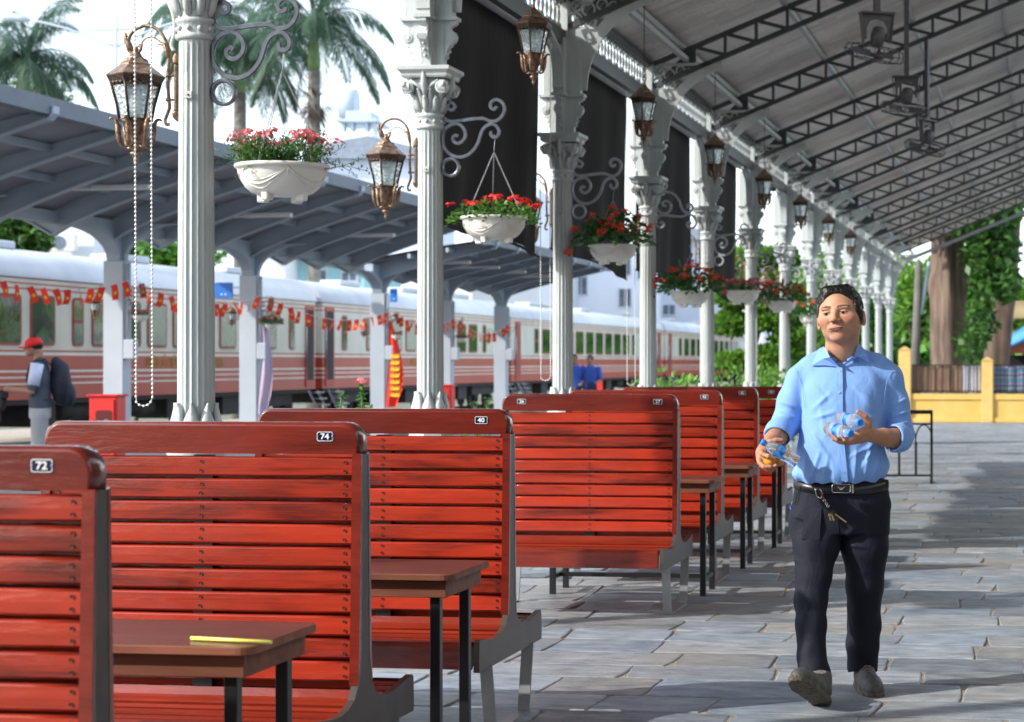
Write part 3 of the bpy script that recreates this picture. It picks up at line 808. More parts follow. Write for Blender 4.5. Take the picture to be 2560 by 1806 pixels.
# ================================================================= LANTERNS
def glassmat():
    m, nt, b = newmat('seeded_glass'); N = nt.nodes; L = nt.links
    b.inputs['Base Color'].default_value = (.72, .86, .90, 1); b.inputs['Roughness'].default_value = .28
    b.inputs['Transmission Weight'].default_value = .75; b.inputs['IOR'].default_value = 1.3
    tc = N.new('ShaderNodeTexCoord'); v = N.new('ShaderNodeTexVoronoi'); v.inputs['Scale'].default_value = 45; L.new(tc.outputs['Object'], v.inputs['Vector'])
    bp = N.new('ShaderNodeBump'); bp.inputs['Strength'].default_value = .8; bp.inputs['Distance'].default_value = .01; L.new(v.outputs[0], bp.inputs['Height']); L.new(bp.outputs[0], b.inputs['Normal'])
    return m
M['lglass'] = glassmat()
M['bulb'] = mat('bulb', (.85, .84, .80), .4, 0, 0)
def lantern_body(t, bm, S=1.0, at=(0, 0, 0)):
    T = Matrix.Translation(at) @ Matrix.Scale(S, 4)
    N6 = 6
    mb = MB(); mb.lathe([(.139, 0), (.141, .006), (.128, .016), (.105, .034), (.084, .050), (.078, .054), (.076, .064), (.062, .074), (.056, .088), (.050, .092)], 6, 0, False, T, rot=PI/6)
    mb.lathe([(.050, .088), (.034, .100), (.022, .12), (.012, .13), (.015, .138), (.008, .150)], 14, 0, True, T)
    mb.build('lantern_cap', bm, t)
    mb = MB(); mb.lathe([(.124, -.030), (.134, -.010), (.139, -.0005)], 6, 0, False, T, rot=PI/6, cap=False)
    gl = [(.119, -.030), (.104, -.085), (.088, -.145), (.076, -.215)]
    for k in range(6):
        a = PI/6+k*PI/3
        mb.tube([T @ Vector((r*math.cos(a), r*math.sin(a), z)) for r, z in gl], .0065*S, 5)
    for (r, z) in ((.119, -.031), (.077, -.214)):
        mb.tube([T @ Vector((r*math.cos(PI/6+k*PI/3), r*math.sin(PI/6+k*PI/3), z)) for k in range(6)], .007*S, 5, closed=True, smooth=False)
    # scalloped drip under the rim
    for k in range(6):
        a = k*PI/3; 
        for j in (-1, 0, 1): mb.sphere(T @ Vector((.102*math.cos(a)-j*.03*math.sin(a), .102*math.sin(a)+j*.03*math.cos(a), -.036)), .013*S, 6, 4)
    mb.build('lantern_frame', M['bronze_dark'], t)
    mb = MB(); mb.lathe([(r*.965, z) for r, z in gl], 6, 0, False, T, rot=PI/6, cap=False); mb.build('glass_pane', M['lglass'], t)
    mb = MB(); mb.lathe([(.020, -.20), (.026, -.17), (.028, -.13), (.018, -.10), (.010, -.085)], 12, 0, True, T); mb.build('bulb', M['bulb'], t)
    mb = MB(); mb.lathe([(.012, -.372), (.026, -.352), (.034, -.315), (.05, -.28), (.056, -.262), (.062, -.225), (.078, -.217)], 12, 0, True, T)
    for k in range(6):
        a = PI/6+k*PI/3; c, s = math.cos(a), math.sin(a)
        pr = [(.030, -.335), (.052, -.350), (.070, -.338), (.080, -.305), (.084, -.265), (.088, -.235), (.098, -.212), (.114, -.206), (.124, -.214)]
        P = [T @ Vector((r*c, r*s, z)) for r, z in smooth2(pr)]
        mb.tube(P, [S*x for x in interp([.005, .007, .009, .013, .015, .012, .009, .007, .004], len(P))], 6)
    mb.build('leaf_cup', bm, t)
    mb = MB(); mb.lathe([(.003, -.440), (.010, -.425), (.013, -.412), (.009, -.400), (.024, -.388), (.029, -.376), (.018, -.368)], 12, 0, True, T); mb.build('finial', bm, t)
def smooth2(pr): return [(p.x, p.z) for p in smooth_path([(a, 0, b) for a, b in pr], 2)]
def interp(a, n): return [float(x) for x in np.interp(np.linspace(0, len(a)-1, n), range(len(a)), a)]
def build_wall_lantern():
    t = thing('wall_lantern', 'x', 'lantern', group='bronze wall lanterns on the columns')
    c = lambda x, y: (((220+x/3.0)-490)/503, 0, 1.38+(905-y/3.0)/503)
    lantern_body(t, M['bronze'], 1.0, (c(337, 590)[0], 0, c(337, 590)[2]))
    mb = MB()
    pts = [(592,935),(600,950),(578,948),(568,920),(585,870),(602,820),(597,760),(592,690),(592,560),(595,450),(585,370),(560,300),(510,240),(450,212),(380,214),(310,255),(275,320),(275,370),(300,405),(340,410),(370,395),(380,365),(362,345)]
    P = smooth_path([c(*p) for p in pts], 3); mb.tube(P, interp([.004, .008, .009, .009, .0085, .0085, .0085, .009, .010, .009, .008, .006], len(P)), 8)
    P = smooth_path([c(*p) for p in [(345,360),(385,365),(388,330),(430,298),(480,300),(530,330),(560,352)]], 3); mb.tube(P, .0045, 6)
    P = smooth_path([c(*p) for p in [(258,255),(262,300),(285,350),(320,398)]], 3); mb.tube(P, interp([.003, .013, .016, .008], len(P)), 7)
    P = smooth_path([c(*p) for p in [(512,350),(560,352),(580,400),(592,460)]], 3); mb.tube(P, interp([.003, .012, .013, .009], len(P)), 7)
    for y in (585, 765):
        mb.tube([c(585, y), c(650, y)], .006, 8); mb.tube([c(592, y-12), c(592, y+12)], .013, 8)
    mb.tube([c(330, 400), c(330, 475)], .009, 8)
    mb.build('arm', M['bronze'], t)
    mb = MB(); w = .022
    mb.bbox(c(648, 0)[0], -w, c(0, 850)[2], c(668, 0)[0], w, c(0, 500)[2], .004)
    for y0, y1 in ((500, 400), (850, 925)):
        P = [c(660, y0), c(652, (y0*.6+y1*.4)), c(658, (y0*.3+y1*.7)), c(668, y1)]
        mb.tube(smooth_path(P, 2), interp([.022, .020, .014, .004], 7), 8)
    for i in range(12): mb.sphere((c(647, 0)[0], 0, lerp(c(0, 830)[2], c(0, 520)[2], i/11)), .008, 6, 4)
    mb.build('back_plate', M['bronze'], t)
    return t
wl0 = build_wall_lantern()
wdesc = ['large bronze wall lantern left of the tall column, behind the bead chain', 'bronze wall lantern left of the column between pink and red baskets', 'bronze wall lantern left of the column by the first begonia basket, seen against the blind',
  'wall lantern behind the column right of the first begonia basket', 'wall lantern on the column right of the second begonia basket', 'wall lantern beside the small pink basket', 'small wall lantern beside the small red basket']
for n_, i in enumerate(range(2, 9)):
    o = wl0 if n_ == 0 else copy_tree(wl0)
    o.location = (CX, CYS[i], gz(CYS[i])*.6); o['label'] = wdesc[n_]
def build_hang():
    t = thing('hanging_lantern', 'x', 'lantern', group='bronze lanterns hanging from the trusses')
    lantern_body(t, M['bronze'], .93, (0, 0, 0))
    mb = MB(); z = .14; top = ZB(-3.4)-3.66
    k = 0
    while z < top-.01:
        a = 0 if k % 2 else PI/2
        mb.tube([(math.cos(a)*.006*math.cos(b), math.sin(a)*.006*math.cos(b), z+.011+.014*math.sin(b)) for b in [2*PI*i/8 for i in range(8)]], .0022, 4, closed=True)
        z += .021; k += 1
    mb.build('chain', M['bronze_dark'], t)
    mb = MB(); mb.box(-.02, -.035, top-.008, .02, .035, top-.001); mb.build('ceiling_hook', M['black_metal'], t)
    return t
hl0 = build_hang()
hdesc = ['nearest hanging lantern above the left of the frame', 'large hanging lantern at the top, in front of the first dark blind', 'second hanging lantern from the front, over the second dark blind', 'third hanging lantern, over the third dark blind', 'fourth hanging lantern from the front',
  'fifth hanging lantern from the front', 'sixth hanging lantern, small, above the red basket', 'seventh hanging lantern, above the man\'s head', 'eighth hanging lantern, tiny, right above the man']
for n_, i in enumerate(range(2, 10)):
    o = hl0 if n_ == 0 else copy_tree(hl0)
    o.location = (-3.4, CYS[i], 3.66); o['label'] = hdesc[n_ if n_ < 1 else n_]

# ================================================================= BLINDS, BEAD CHAINS
M['blind'] = mat('blind_fabric', (.011, .0075, .007), .95, 0, .25, 1.5, .3, 18, stretch=(1, 1, .25))
M['rod'] = mat('blind_tube', (.26, .26, .27), .5, .1, .05)
M['bead'] = mat('pearl_bead', (.82, .80, .76), .25, 0, 0)
bl = ['large dark blind between the second and third visible columns, its lower edge slanting', 'dark blind behind the first begonia basket', 'dark blind behind the second begonia basket', 'farthest and narrowest dark blind']
for n_, i in enumerate((3, 4, 5, 6)):
    ya, yb = CYS[i]+.28, CYS[i+1]-.24
    if i == 3: ya += .04; yb += .10
    t = thing('roller_blind', bl[n_], 'blind', group='dark roller blinds between the columns')
    x0 = CX-.14
    mb = MB(); nu, nv = 40, 16; th = .004
    for side in (0, 1):
        for i2 in range(nu+1):
            for j in range(nv+1):
                u, v = i2/nu, j/nv
                y = lerp(ya, yb, u); zt_ = 4.17; zb_ = lerp(2.43, 2.30, u)-(.03*math.sin(u*PI*2+n_))+gz(y)*.5
                x = x0-.04+.045*math.sin(u*9+n_*2+v*1.5)*v*.8+.03*math.sin(u*23+v*2)*(v*.6+.1)
                mb.v.append((x+side*th, y+.02*math.sin(v*4+n_)*v, lerp(zt_, zb_, v)))
    A = (nu+1)*(nv+1)
    for side in (0, 1):
        for i2 in range(nu):
            for j in range(nv):
                a = side*A+i2*(nv+1)+j; q = (a, a+1, a+nv+2, a+nv+1)
                mb.f.append(q if side == 0 else q[::-1]); mb.m.append(0); mb.sm.append(True)
    mb.build('fabric', M['blind'], t)
    mb = MB(); mb.tube([(x0, ya-.12, 4.165), (x0, yb+.12, 4.165)], .030, 14); mb.build('roller_tube', M['rod'], t)
    mb = MB(); mb.tube([(x0-.045+.01*math.sin(u*9), lerp(ya, yb, u), lerp(2.43, 2.30, u)-.03*math.sin(u*PI*2+n_)+gz(lerp(ya, yb, u))*.5) for u in [k/12 for k in range(13)]], .011, 6); mb.build('bottom_bar', M['blind'], t)
for i in (1, 2, 7, 8, 9, 10):   # rolled-up blinds in the other bays
    t = thing('roller_blind', 'rolled up dark blind under the eaves beam of bay %s' % ('one two three four five six seven eight nine ten eleven'.split()[i]), 'blind', group='rolled up roller blinds')
    mb = MB(); mb.tube([(CX-.14, CYS[i]+.3, 4.165), (CX-.14, CYS[i+1]-.3, 4.165)], .045, 14); mb.build('fabric_roll', M['blind'], t)
    mb = MB(); mb.tube([(CX-.14, CYS[i]+.22, 4.165), (CX-.14, CYS[i+1]-.22, 4.165)], .02, 10); mb.build('roller_tube', M['rod'], t)
def bead_chain(px, Y, zbot, w=.08, label='x'):
    d = None
    x = CX-.0
    mb = MB(); mb2 = MB()
    X = -(2600-px)*.983*(Y+.538)/FPX
    z0 = 4.15; pts = []
    sp = .0205
    z = z0
    while z > zbot+w/2: pts.append((X-w/2+.004*math.sin(z*1.3), Y, z)); z -= sp
    n = int(PI*w/2/sp)
    for k in range(1, n): a = PI+PI*k/n; pts.append((X+w/2*math.cos(a), Y, zbot+w/2*.9+w/2*.9*math.sin(a)))
    z = zbot+w/2
    while z < z0: pts.append((X+w/2+.003*math.sin(z*1.7), Y, z)); z += sp
    for p in pts: mb.sphere(p, .0062, 7, 5)
    mb.tube(pts, .0018, 4)
    o = mb.build('bead_chain', M['bead']); tag(o, label, 'bead chain', 'white bead chains hanging from the blinds')
bead_chain(358, 8.80, 1.38-110*9.29/FPX, .082, 'longest white bead chain, in front of the large bronze wall lantern')
bead_chain(1363, 16.5, 1.22, .086, 'white bead chain left of the column by the first begonia basket')
bead_chain(1577, 20.0, 1.14, .086, 'white bead chain left of the column behind the first begonia basket')
bead_chain(1757, 24.0, 1.12, .07, 'white bead chain left of the column right of the second begonia basket')
bead_chain(1884, 28.2, 1.08, .08, 'white bead chain in front of the column behind the small pink basket')

# ================================================================= FANS
M['fan'] = mat('fan_paint', (.13, .128, .138), .5, .2, .2, 20)
def build_fan():
    t = thing('ceiling_fan', 'x', 'fan', group='cage fans hanging from the trusses')
    mb = MB(); mb.box(-.025, -.025, .30, .025, .025, ZB(-1.38)-4.05); mb.build('drop_rod', M['fan'], t)
    mb = MB()
    out = [(-.13, .30), (.13, .30), (.11, .08), (.09, .08), (.09, .18), (.06, .235), (0, .25), (-.06, .235), (-.09, .18), (-.09, .08), (-.11, .08)]
    mb.prism(out, -.004, .004, 'y'); mb.box(-.15, -.06, .295, .15, .06, .31)
    for s in (-1, 1): mb.prism([(s*.143, .30), (s*.153, .30), (s*.125, .05), (s*.117, .05)], -.03, .03, 'y')
    mb.build('yoke', M['fan'], t, recalc=True)
    T = Matrix.Translation((0, 0, .06)) @ Matrix.Rotation(R(12), 4, 'X') @ Matrix.Rotation(R(8), 4, 'Y')
    mb = MB(); mb.lathe([(.03, .13), (.055, .11), (.065, .04), (.06, -.02), (.04, -.05)][::-1], 16, 0, True, T); mb.build('motor', M['fan'], t)
    mb = MB()
    for k in range(20):
        a = 2*PI*k/20
        mb.tube([T @ Vector((r*math.cos(a), r*math.sin(a), z)) for r, z in [(.04, -.03), (.16, -.035), (.25, -.06), (.265, -.10), (.25, -.14), (.15, -.165), (.03, -.17)]], .0028, 4)
    for r, z in ((.265, -.10), (.24, -.05), (.24, -.15), (.12, -.168)):
        mb.tube([T @ Vector((r*math.cos(a), r*math.sin(a), z)) for a in [2*PI*k/24 for k in range(24)]], .004, 4, closed=True)
    mb.build('cage', M['fan'], t)
    for k in range(3):
        a = 2*PI*k/3+.4
        mb = MB(); vs = []
        for i in range(6):
            r = .04+.035*i; w = [.03, .06, .075, .08, .07, .04][i]
            for s in (-1, 1): vs.append(T @ Vector((r*math.cos(a+s*w/r*.5), r*math.sin(a+s*w/r*.5), -.10+s*.022)))
        vs2 = [v+Vector((0, 0, .003)) for v in vs]
        fs = [(2*i, 2*i+1, 2*i+3, 2*i+2) for i in range(5)]+[(12+2*i, 12+2*i+2, 12+2*i+3, 12+2*i+1) for i in range(5)]
        mb.add(vs+vs2, fs, 0, True); mb.build('blade', M['fan'], t)
    return t
fn0 = build_fan()
fd = ['nearest cage fan hanging at the top of the photo', 'second cage fan from the front', 'third cage fan from the front', 'farthest small cage fan under the roof']
for n_, i in enumerate((4, 5, 6)):
    o = fn0 if n_ == 0 else copy_tree(fn0); o.location = (-1.38, CYS[i], 4.05-.0); o.rotation_euler = (0, 0, [.4, .1, 1.1, .5][n_]); o['label'] = fd[n_]

# unseen wall added along the open side to block light from the right
M['cream'] = mat('light_block_render', (.62, .52, .34), .85, 0, .1, 1.5)
t = thing('light_block_wall', 'long cream wall with doors, added unseen outside the right edge to block light', 'building', (8.5, -6, 0))
mb = MB(); mb.box(0, 0, -.6, .3, 34, 8.0); mb.build('wall', M['cream'], t)  # added unseen wall, blocks light from the right
for k in range(8):
    mb = MB(); mb.box(-.06, 1.5+4.1*k, .2, -.002, 3.1+4.1*k, 2.9); mb.build('door', M['rail'], t)

mb = MB(); k1 = lambda x, y: (CX+(x-490)/503, 9.35-.02, 1.38+(905-y)/503)
P = smooth_path([k1(418, -40), k1(422, 10), k1(436, 50), k1(438, 90), k1(430, 118), k1(436, 135)], 8)
mb.tube(P, [.0085+.0012*(i % 2) for i in range(len(P))], 8); tag(mb.build('cable_conduit', mat('white_conduit', (.62, .60, .54), .5, 0, .05)), 'white corrugated conduit running down beside the capital of the tall column', 'conduit')
# ================================================================= FOLIAGE
def leafmat(name, a, b2, transl=.35, rough=.5):
    m, nt, b = newmat(name); N = nt.nodes; L = nt.links
    g = N.new('ShaderNodeNewGeometry'); rp = N.new('ShaderNodeValToRGB')
    rp.color_ramp.elements[0].color = (*a, 1); rp.color_ramp.elements[1].color = (*b2, 1)
    L.new(g.outputs['Random Per Island'], rp.inputs[0]); L.new(rp.outputs[0], b.inputs['Base Color'])
    b.inputs['Roughness'].default_value = rough
    tr = N.new('ShaderNodeBsdfTranslucent'); L.new(rp.outputs[0], tr.inputs[0])
    mx = N.new('ShaderNodeMixShader'); mx.inputs[0].default_value = transl
    o = nt.nodes['Material Output']
    L.new(b.outputs[0], mx.inputs[1]); L.new(tr.outputs[0], mx.inputs[2]); L.new(mx.outputs[0], o.inputs[0])
    return m
M['leaf_verbena'] = leafmat('verbena_leaf', (.045, .14, .03), (.13, .29, .06))
M['leaf_geran'] = leafmat('fresh_leaf', (.05, .17, .02), (.14, .34, .05))
M['leaf_begonia'] = leafmat('begonia_leaf', (.025, .10, .02), (.08, .23, .04), .3, .3)
M['leaf_tree'] = leafmat('tree_leaf', (.02, .07, .015), (.09, .22, .035), .4)
M['leaf_lime'] = leafmat('lime_leaf', (.07, .19, .02), (.22, .42, .06), .45)
M['leaf_palm'] = leafmat('palm_leaf', (.045, .10, .07), (.12, .22, .14), .35)
M['fl_pink'] = leafmat('pink_petal', (.80, .12, .17), (.95, .32, .36), .3)
M['fl_red'] = leafmat('red_petal', (.75, .012, .015), (.95, .06, .04), .3)
M['fl_coral'] = leafmat('coral_petal', (.85, .04, .02), (.98, .20, .10), .3)
M['fl_magenta'] = leafmat('magenta_petal', (.65, .02, .10), (.9, .12, .2), .3)
M['stem'] = mat('stem', (.10, .20, .05), .6, 0, .2)
M['bark'] = mat('bark', (.07, .048, .036), .9, 0, .35, 4, 1.0, 14, stretch=(1.6, 1.6, .2), col2=(.24, .17, .13), detail=8)
M['bark_dark'] = mat('dark_bark', (.06, .04, .03), .9, 0, .35, 3, .9, 14, stretch=(1, 1, .25), col2=(.15, .10, .07))
M['palm_trunk'] = mat('palm_trunk', (.20, .19, .17), .8, 0, .2, 3, .3, 12, stretch=(1, 1, 4))
def add_leaf(mb, p, d, n, L, w, m=0, fold=.25, pts=6):
    # pointed leaf starting at p, growing along d, upper face towards n
    d = d.normalized(); s = d.cross(n)
    if s.length < 1e-4: s = d.cross(Vector((.3, .8, .5)))
    s.normalize(); n = s.cross(d)
    a = p; b = p+d*L
    if pts == 4:
        mb.add([a, p+d*L*.45+s*w*.5, b, p+d*L*.45-s*w*.5], [(0, 1, 2, 3)], m, False)
    else:
        mid = p+d*L*.5-n*w*fold*.6
        v = [a, p+d*L*.28+s*w*.42, p+d*L*.65+s*w*.40, b-n*L*.08, p+d*L*.65-s*w*.40, p+d*L*.28-s*w*.42, mid]
        mb.add(v, [(0, 1, 6), (1, 2, 6), (2, 3, 6), (3, 4, 6), (4, 5, 6), (5, 0, 6)], m, True)
def rvec(rnd):
    while True:
        v = Vector((rnd.uniform(-1, 1), rnd.uniform(-1, 1), rnd.uniform(-1, 1)))
        if .05 < v.length < 1: return v.normalized()
def flower_cluster(kind, rnd):
    mb = MB()
    if kind in ('pink', 'red', 'magenta'):   # umbel of small five-petalled flowers
        for k in range(16 if kind != 'red' else 20):
            c = rvec(rnd); c.z = abs(c.z)*.6+.05; c = c*Vector((1, 1, .7)).length*.0165; c = Vector((c.x*1.15, c.y*1.15, c.z*.8))
            up = (c+Vector((0, 0, .012))).normalized(); t = up.cross(rvec(rnd)).normalized()
            for j in range(5):
                dd = Matrix.Rotation(j*2*PI/5, 3, up) @ t
                add_leaf(mb, c, dd+up*.25, up, .0085, .008, 0, .1, 4)
    else:   # begonia: a loose bunch of two-winged petals hanging
        for k in range(13):
            c = rvec(rnd)*rnd.uniform(.004, .021)
            for j in range(4): add_leaf(mb, c, rvec(rnd), rvec(rnd), rnd.uniform(.011, .018), .014, 0, .3, 4)
    return mb
def bowl_mesh(t):
    mb = MB()
    prof = [(.115, -.135), (.150, -.120), (.178, -.095), (.196, -.062), (.206, -.028), (.212, -.004), (.228, -.002), (.230, .008), (.226, .016), (.214, .016), (.205, .005), (.198, -.03), (.17, -.09), (.10, -.12)]
    mb.lathe(prof, 40, 0, True)
    for k in range(4):     # swags
        a0 = k*PI/2+.5
        for (dr, dz, rr) in ((0, 0, .0045), (.0, -.014, .003), (0, .012, .0025)):
            P = []
            for i in range(15):
                u = i/14; a = a0+u*PI/2; z = -.015-math.sin(u*PI)*(.075-dz*.5)+dz*math.sin(u*PI)
                r = float(np.interp(z, [-.135, -.12, -.095, -.062, -.028, -.004], [.115, .150, .178, .196, .206, .212]))+.0015
                P.append((r*math.cos(a), r*math.sin(a), z))
            mb.tube(P, rr, 5)
        a = a0
        mb.tube([(.2105*math.cos(a), .2105*math.sin(a), -.006), (.206*math.cos(a), .206*math.sin(a), -.045)], [.007, .003], 6)
    for k in range(4):
        a = k*PI/2+.5+PI/4
        mb.bbox(-.026, -.02, -.165, .026, .02, -.118, .006, 0, Matrix.Rotation(a, 4, 'Z') @ Matrix.Translation((.115, 0, 0)))
    mb.build('bowl', M['plastic_white'], t)
    mb = MB(); mb.lathe([(.01, -.02), (.203, -.02)], 20, 0, cap=False); mb.build('potting_soil', M['soil'], t)
def build_planter(seed, kind, label, loc, top, rz=0, scale=1.0):
    rnd = random.Random(seed)
    t = thing('flower_basket', label, 'hanging basket', loc, 0, 'white bowls of flowers hanging from the scroll brackets')
    bowl_mesh(t)
    # chains: from three rim points to the hook
    hk = Vector((0, 0, top-loc[2]))
    ap = hk-Vector((0, 0, .10))
    mb = MB(); mb.tube(smooth_path([(-.006, 0, hk.z-.008), (-.008, 0, hk.z+.012), (.002, 0, hk.z+.017), (.008, 0, hk.z-.0), (.004, 0, hk.z-.05), (0, 0, ap.z)], 3), .0022, 6)
    mb.build('hook', M['galv'], t)
    for k in range(3):
        a = rz+2*PI*k/3; e = Vector((.215*math.cos(a), .215*math.sin(a), .012))
        mb = MB(); L = (e-ap).length; n = int(L/.0145); d = (e-ap).normalized(); s1 = d.cross(Vector((.1, .9, .2))).normalized(); s2 = d.cross(s1)
        for i in range(n):
            c = ap+d*(i+.5)*L/n; s = s1 if i % 2 else s2
            mb.tube([c+d*.0095*math.cos(b)+s*.0042*math.sin(b) for b in [2*PI*j/7 for j in range(7)]], .0017, 4, closed=True)
        mb.build('chain', M['galv'], t)
    fol = MB(); tips = []
    if kind == 'verbena' or kind == 'verbena_far':
        ns = 170 if kind == 'verbena' else 90
        for i in range(ns):
            a = rnd.uniform(0, 2*PI); r0 = rnd.uniform(0, .19); sp = rnd.random()
            p = Vector((r0*math.cos(a), r0*math.sin(a), -.01)); out = rnd.uniform(.02, .13)+(.14 if sp > .86 else 0)
            h = rnd.uniform(.07, .17)*(1 if sp < .86 else .55)
            a2 = a if sp < .86 else (PI if rnd.random() < .62 else 0)+rnd.uniform(-.5, .5)
            e = p+Vector((math.cos(a2)*out, math.sin(a2)*out, h)); m_ = (p+e)/2+Vector((0, 0, .02 if sp < .86 else -.01))
            if sp > .93: e.z = rnd.uniform(-.05, .04)
            P = smooth_path([p, m_, e], 3); fol.tube(P, .0014, 3, 1)
            for q in P[1:]:
                for j in range(8):
                    d = rvec(rnd); d.z = d.z*.6+.3; add_leaf(fol, q+rvec(rnd)*.012, d, Vector((0, 0, 1)), rnd.uniform(.014, .030), rnd.uniform(.005, .011), 0, .2, 4)
            tips.append(e)
        mats_ = [M['leaf_verbena'], M['stem']]
    elif kind == 'geranium':
        for i in range(620):
            a = rnd.uniform(0, 2*PI); r = math.sqrt(rnd.random())*.31; hz = .12*math.sqrt(max(0, 1-(r/.33)**2))+.0
            p = Vector((r*math.cos(a), r*math.sin(a), rnd.uniform(.0, 1)*hz+.01-max(0, r-.2)*.5))
            d = Vector((math.cos(a)*r*4, math.sin(a)*r*4, .4))+rvec(rnd)*.8
            add_leaf(fol, p, d, Vector((0, 0, 1))+rvec(rnd)*.5, rnd.uniform(.022, .04), rnd.uniform(.018, .03), 0)
            if hz > .04: tips.append(Vector((p.x, p.y, hz+.035)))
        mats_ = [M['leaf_geran']]
    else:
        for i in range(430):
            a = rnd.uniform(0, 2*PI); r = math.sqrt(rnd.random())*.34; H = (.32)*math.sqrt(max(0, 1-(r/.37)**2))
            z = rnd.uniform(.1, 1)*H-.01; p = Vector((r*math.cos(a), r*math.sin(a), z))
            d = Vector((math.cos(a)*(r*3+.2), math.sin(a)*(r*3+.2), rnd.uniform(-.5, .6)))+rvec(rnd)*.5
            add_leaf(fol, p, d, Vector((0, 0, 1))+rvec(rnd)*.6, rnd.uniform(.055, .10), rnd.uniform(.036, .06), 0)
            if z > H*.45: tips.append(p*1.12+Vector((0, 0, .02)))
        for i in range(7):
            s = 1; a = rnd.uniform(-.6, .6)+(0 if rnd.random() < .6 else PI)
            e = Vector((math.cos(a)*.40, math.sin(a)*.4, rnd.uniform(-.08, .12)))
            P = smooth_path([Vector((math.cos(a)*.15, math.sin(a)*.15, .06)), Vector((math.cos(a)*.24, math.sin(a)*.24, .11)), e], 3); fol.tube(P, .002, 3, 1)
            for q in P[2:]: add_leaf(fol, q, rvec(rnd), Vector((0, 0, 1)), .045, .03, 0)
            tips.append(e); tips.append(e)
        mats_ = [M['leaf_begonia'], M['stem']]
    fol.build('foliage', mats_, t)
    fk = {'verbena': ('pink', 'fl_pink', 26), 'verbena_far': ('magenta', 'fl_magenta', 24), 'geranium': ('red', 'fl_red', 15), 'begonia': ('bego', 'fl_coral', 30), 'begonia_red': ('bego', 'fl_coral', 30)}[kind]
    pro = [flower_cluster(fk[0], rnd) for _ in range(3)]; mes = []
    rnd.shuffle(tips)
    if kind.startswith('verbena'): tips.sort(key=lambda p: -(p.z+abs(p.x)*.2)+rnd.uniform(-.07, .07))
    for i in range(min(fk[2], len(tips))):
        k = i % 3
        if len(mes) <= k: o = pro[k].build('flower_cluster', M[fk[1]], t); mes.append(o)
        else: o = mes[k].copy(); COL.objects.link(o)
        o.location = tips[i]; s = rnd.uniform(.85, 1.3)*(1.35 if kind.startswith('begonia') else 1.3); o.scale = (s, s, s); o.rotation_euler = (rnd.uniform(-.4, .4), rnd.uniform(-.4, .4), rnd.uniform(0, 6))
    t.scale = (scale,)*3
    return t
def bk(i, dx, H): return (CX+dx, CYS[i], 1.38+H)
HK = 1.38+(905-(535/3.858))/503
build_planter(1, 'verbena', 'white hanging bowl of pink verbena, the largest basket', bk(2, .442, .948), HK, .35)
build_planter(2, 'geranium', 'white hanging bowl of bright green leaves with scarlet flower heads', bk(3, .445, .968), HK, 1.9)
build_planter(3, 'begonia', 'third hanging bowl from the left, dark glossy leaves with coral begonias', bk(4, .445, 1.0), HK, .9, .95)
build_planter(4, 'begonia_red', 'fourth hanging bowl from the left, dark leaves with red begonias, hanging lowest', bk(5, .45, .73), 2*3.055-.12-1.38-(905-(140*.0))/503 if False else 2.62, 1.5, .95)
build_planter(5, 'verbena_far', 'fifth hanging bowl from the left, sparse pink flowers', bk(6, .445, .87), HK+gz(CYS[6])*.6, .4, .97)
build_planter(6, 'begonia', 'sixth hanging bowl from the left, orange-red begonias', bk(7, .445, .86), HK+gz(CYS[7])*.6, .9, .97)
build_planter(7, 'begonia_red', 'smallest hanging bowl, red flowers, touching the man\'s hair', bk(8, .445, .74), HK+gz(CYS[8])*.6, 2.0, .97)

# ---- beds behind the benches
def bush(name, label, cat, loc, rx, ry, h, n, leaf, L, rnd, group=None, stem=True, trunk=None, clump=0):
    t = thing(name, label, cat, loc, 0, group)
    mb = MB(); cl = [Vector((rnd.uniform(-1, 1)*rx*.7, rnd.uniform(-1, 1)*ry*.7, rnd.uniform(.45, 1)*h)) for _ in range(clump or 1)]
    for i in range(n):
        if clump:
            c = rnd.choice(cl); v = rvec(rnd)*rnd.random()**.4*min(rx, h)*.38; p = c+Vector((v.x, v.y, v.z*.7))
        else:
            v = rvec(rnd)*rnd.random()**.4; p = Vector((v.x*rx, v.y*ry, h*.55+v.z*h*.45))
        if p.z < 0: continue
        add_leaf(mb, p, v+rvec(rnd)*.7+Vector((0, 0, .2)), Vector((0, 0, 1))+rvec(rnd)*.6, L*rnd.uniform(.7, 1.3), L*.5*rnd.uniform(.7, 1.2), 0, .2, 4)
    mb.build('foliage', leaf, t)
    if stem:
        mb = MB()
        for i in range(6): a = i*1.05; mb.tube([(0, 0, 0), (math.cos(a)*rx*.35, math.sin(a)*ry*.35, h*.5)], .012, 5)
        mb.build('stem', M['bark_dark'], t)
    return t
rnd = random.Random(11)
# rose bush with one pink flower, left of the second column
def rose(px, Y, ztop, label, fl=True, seed=1):
    r = random.Random(seed)
    X = -(2600-px)*.983*(Y+.7)/FPX; t = thing('rose_bush', label, 'bush', (X, Y, gz(Y)), 0, 'rose and shrub tops behind the benches')
    mb = MB(); st = MB()
    for k in range(5):
        a = r.uniform(0, 6.28); e = Vector((math.cos(a)*.12*(k > 0), math.sin(a)*.1*(k > 0), ztop-gz(Y)-(0 if k == 0 else r.uniform(.04, .16))))
        P = smooth_path([Vector((0, 0, 0)), Vector((e.x*.2, e.y*.2, e.z*.5)), Vector((e.x*.6, e.y*.6, e.z*.8)), e], 3); st.tube(P, .004, 5)
        for q in P[3:]:
            for j in range(9): 
                d = rvec(r); d.z *= .4; add_leaf(mb, q, d, Vector((0, 0, 1)), r.uniform(.03, .06), .026, 0)
    mb.build('foliage', M['leaf_geran'], t); st.build('stem', M['stem'], t)
    if fl:
        c = flower_cluster('magenta', r); o = c.build('rose_flower', M['fl_pink'], t); o.location = (0, 0, ztop-gz(Y)+.01); o.scale = (1.3, 1.3, 1.8)
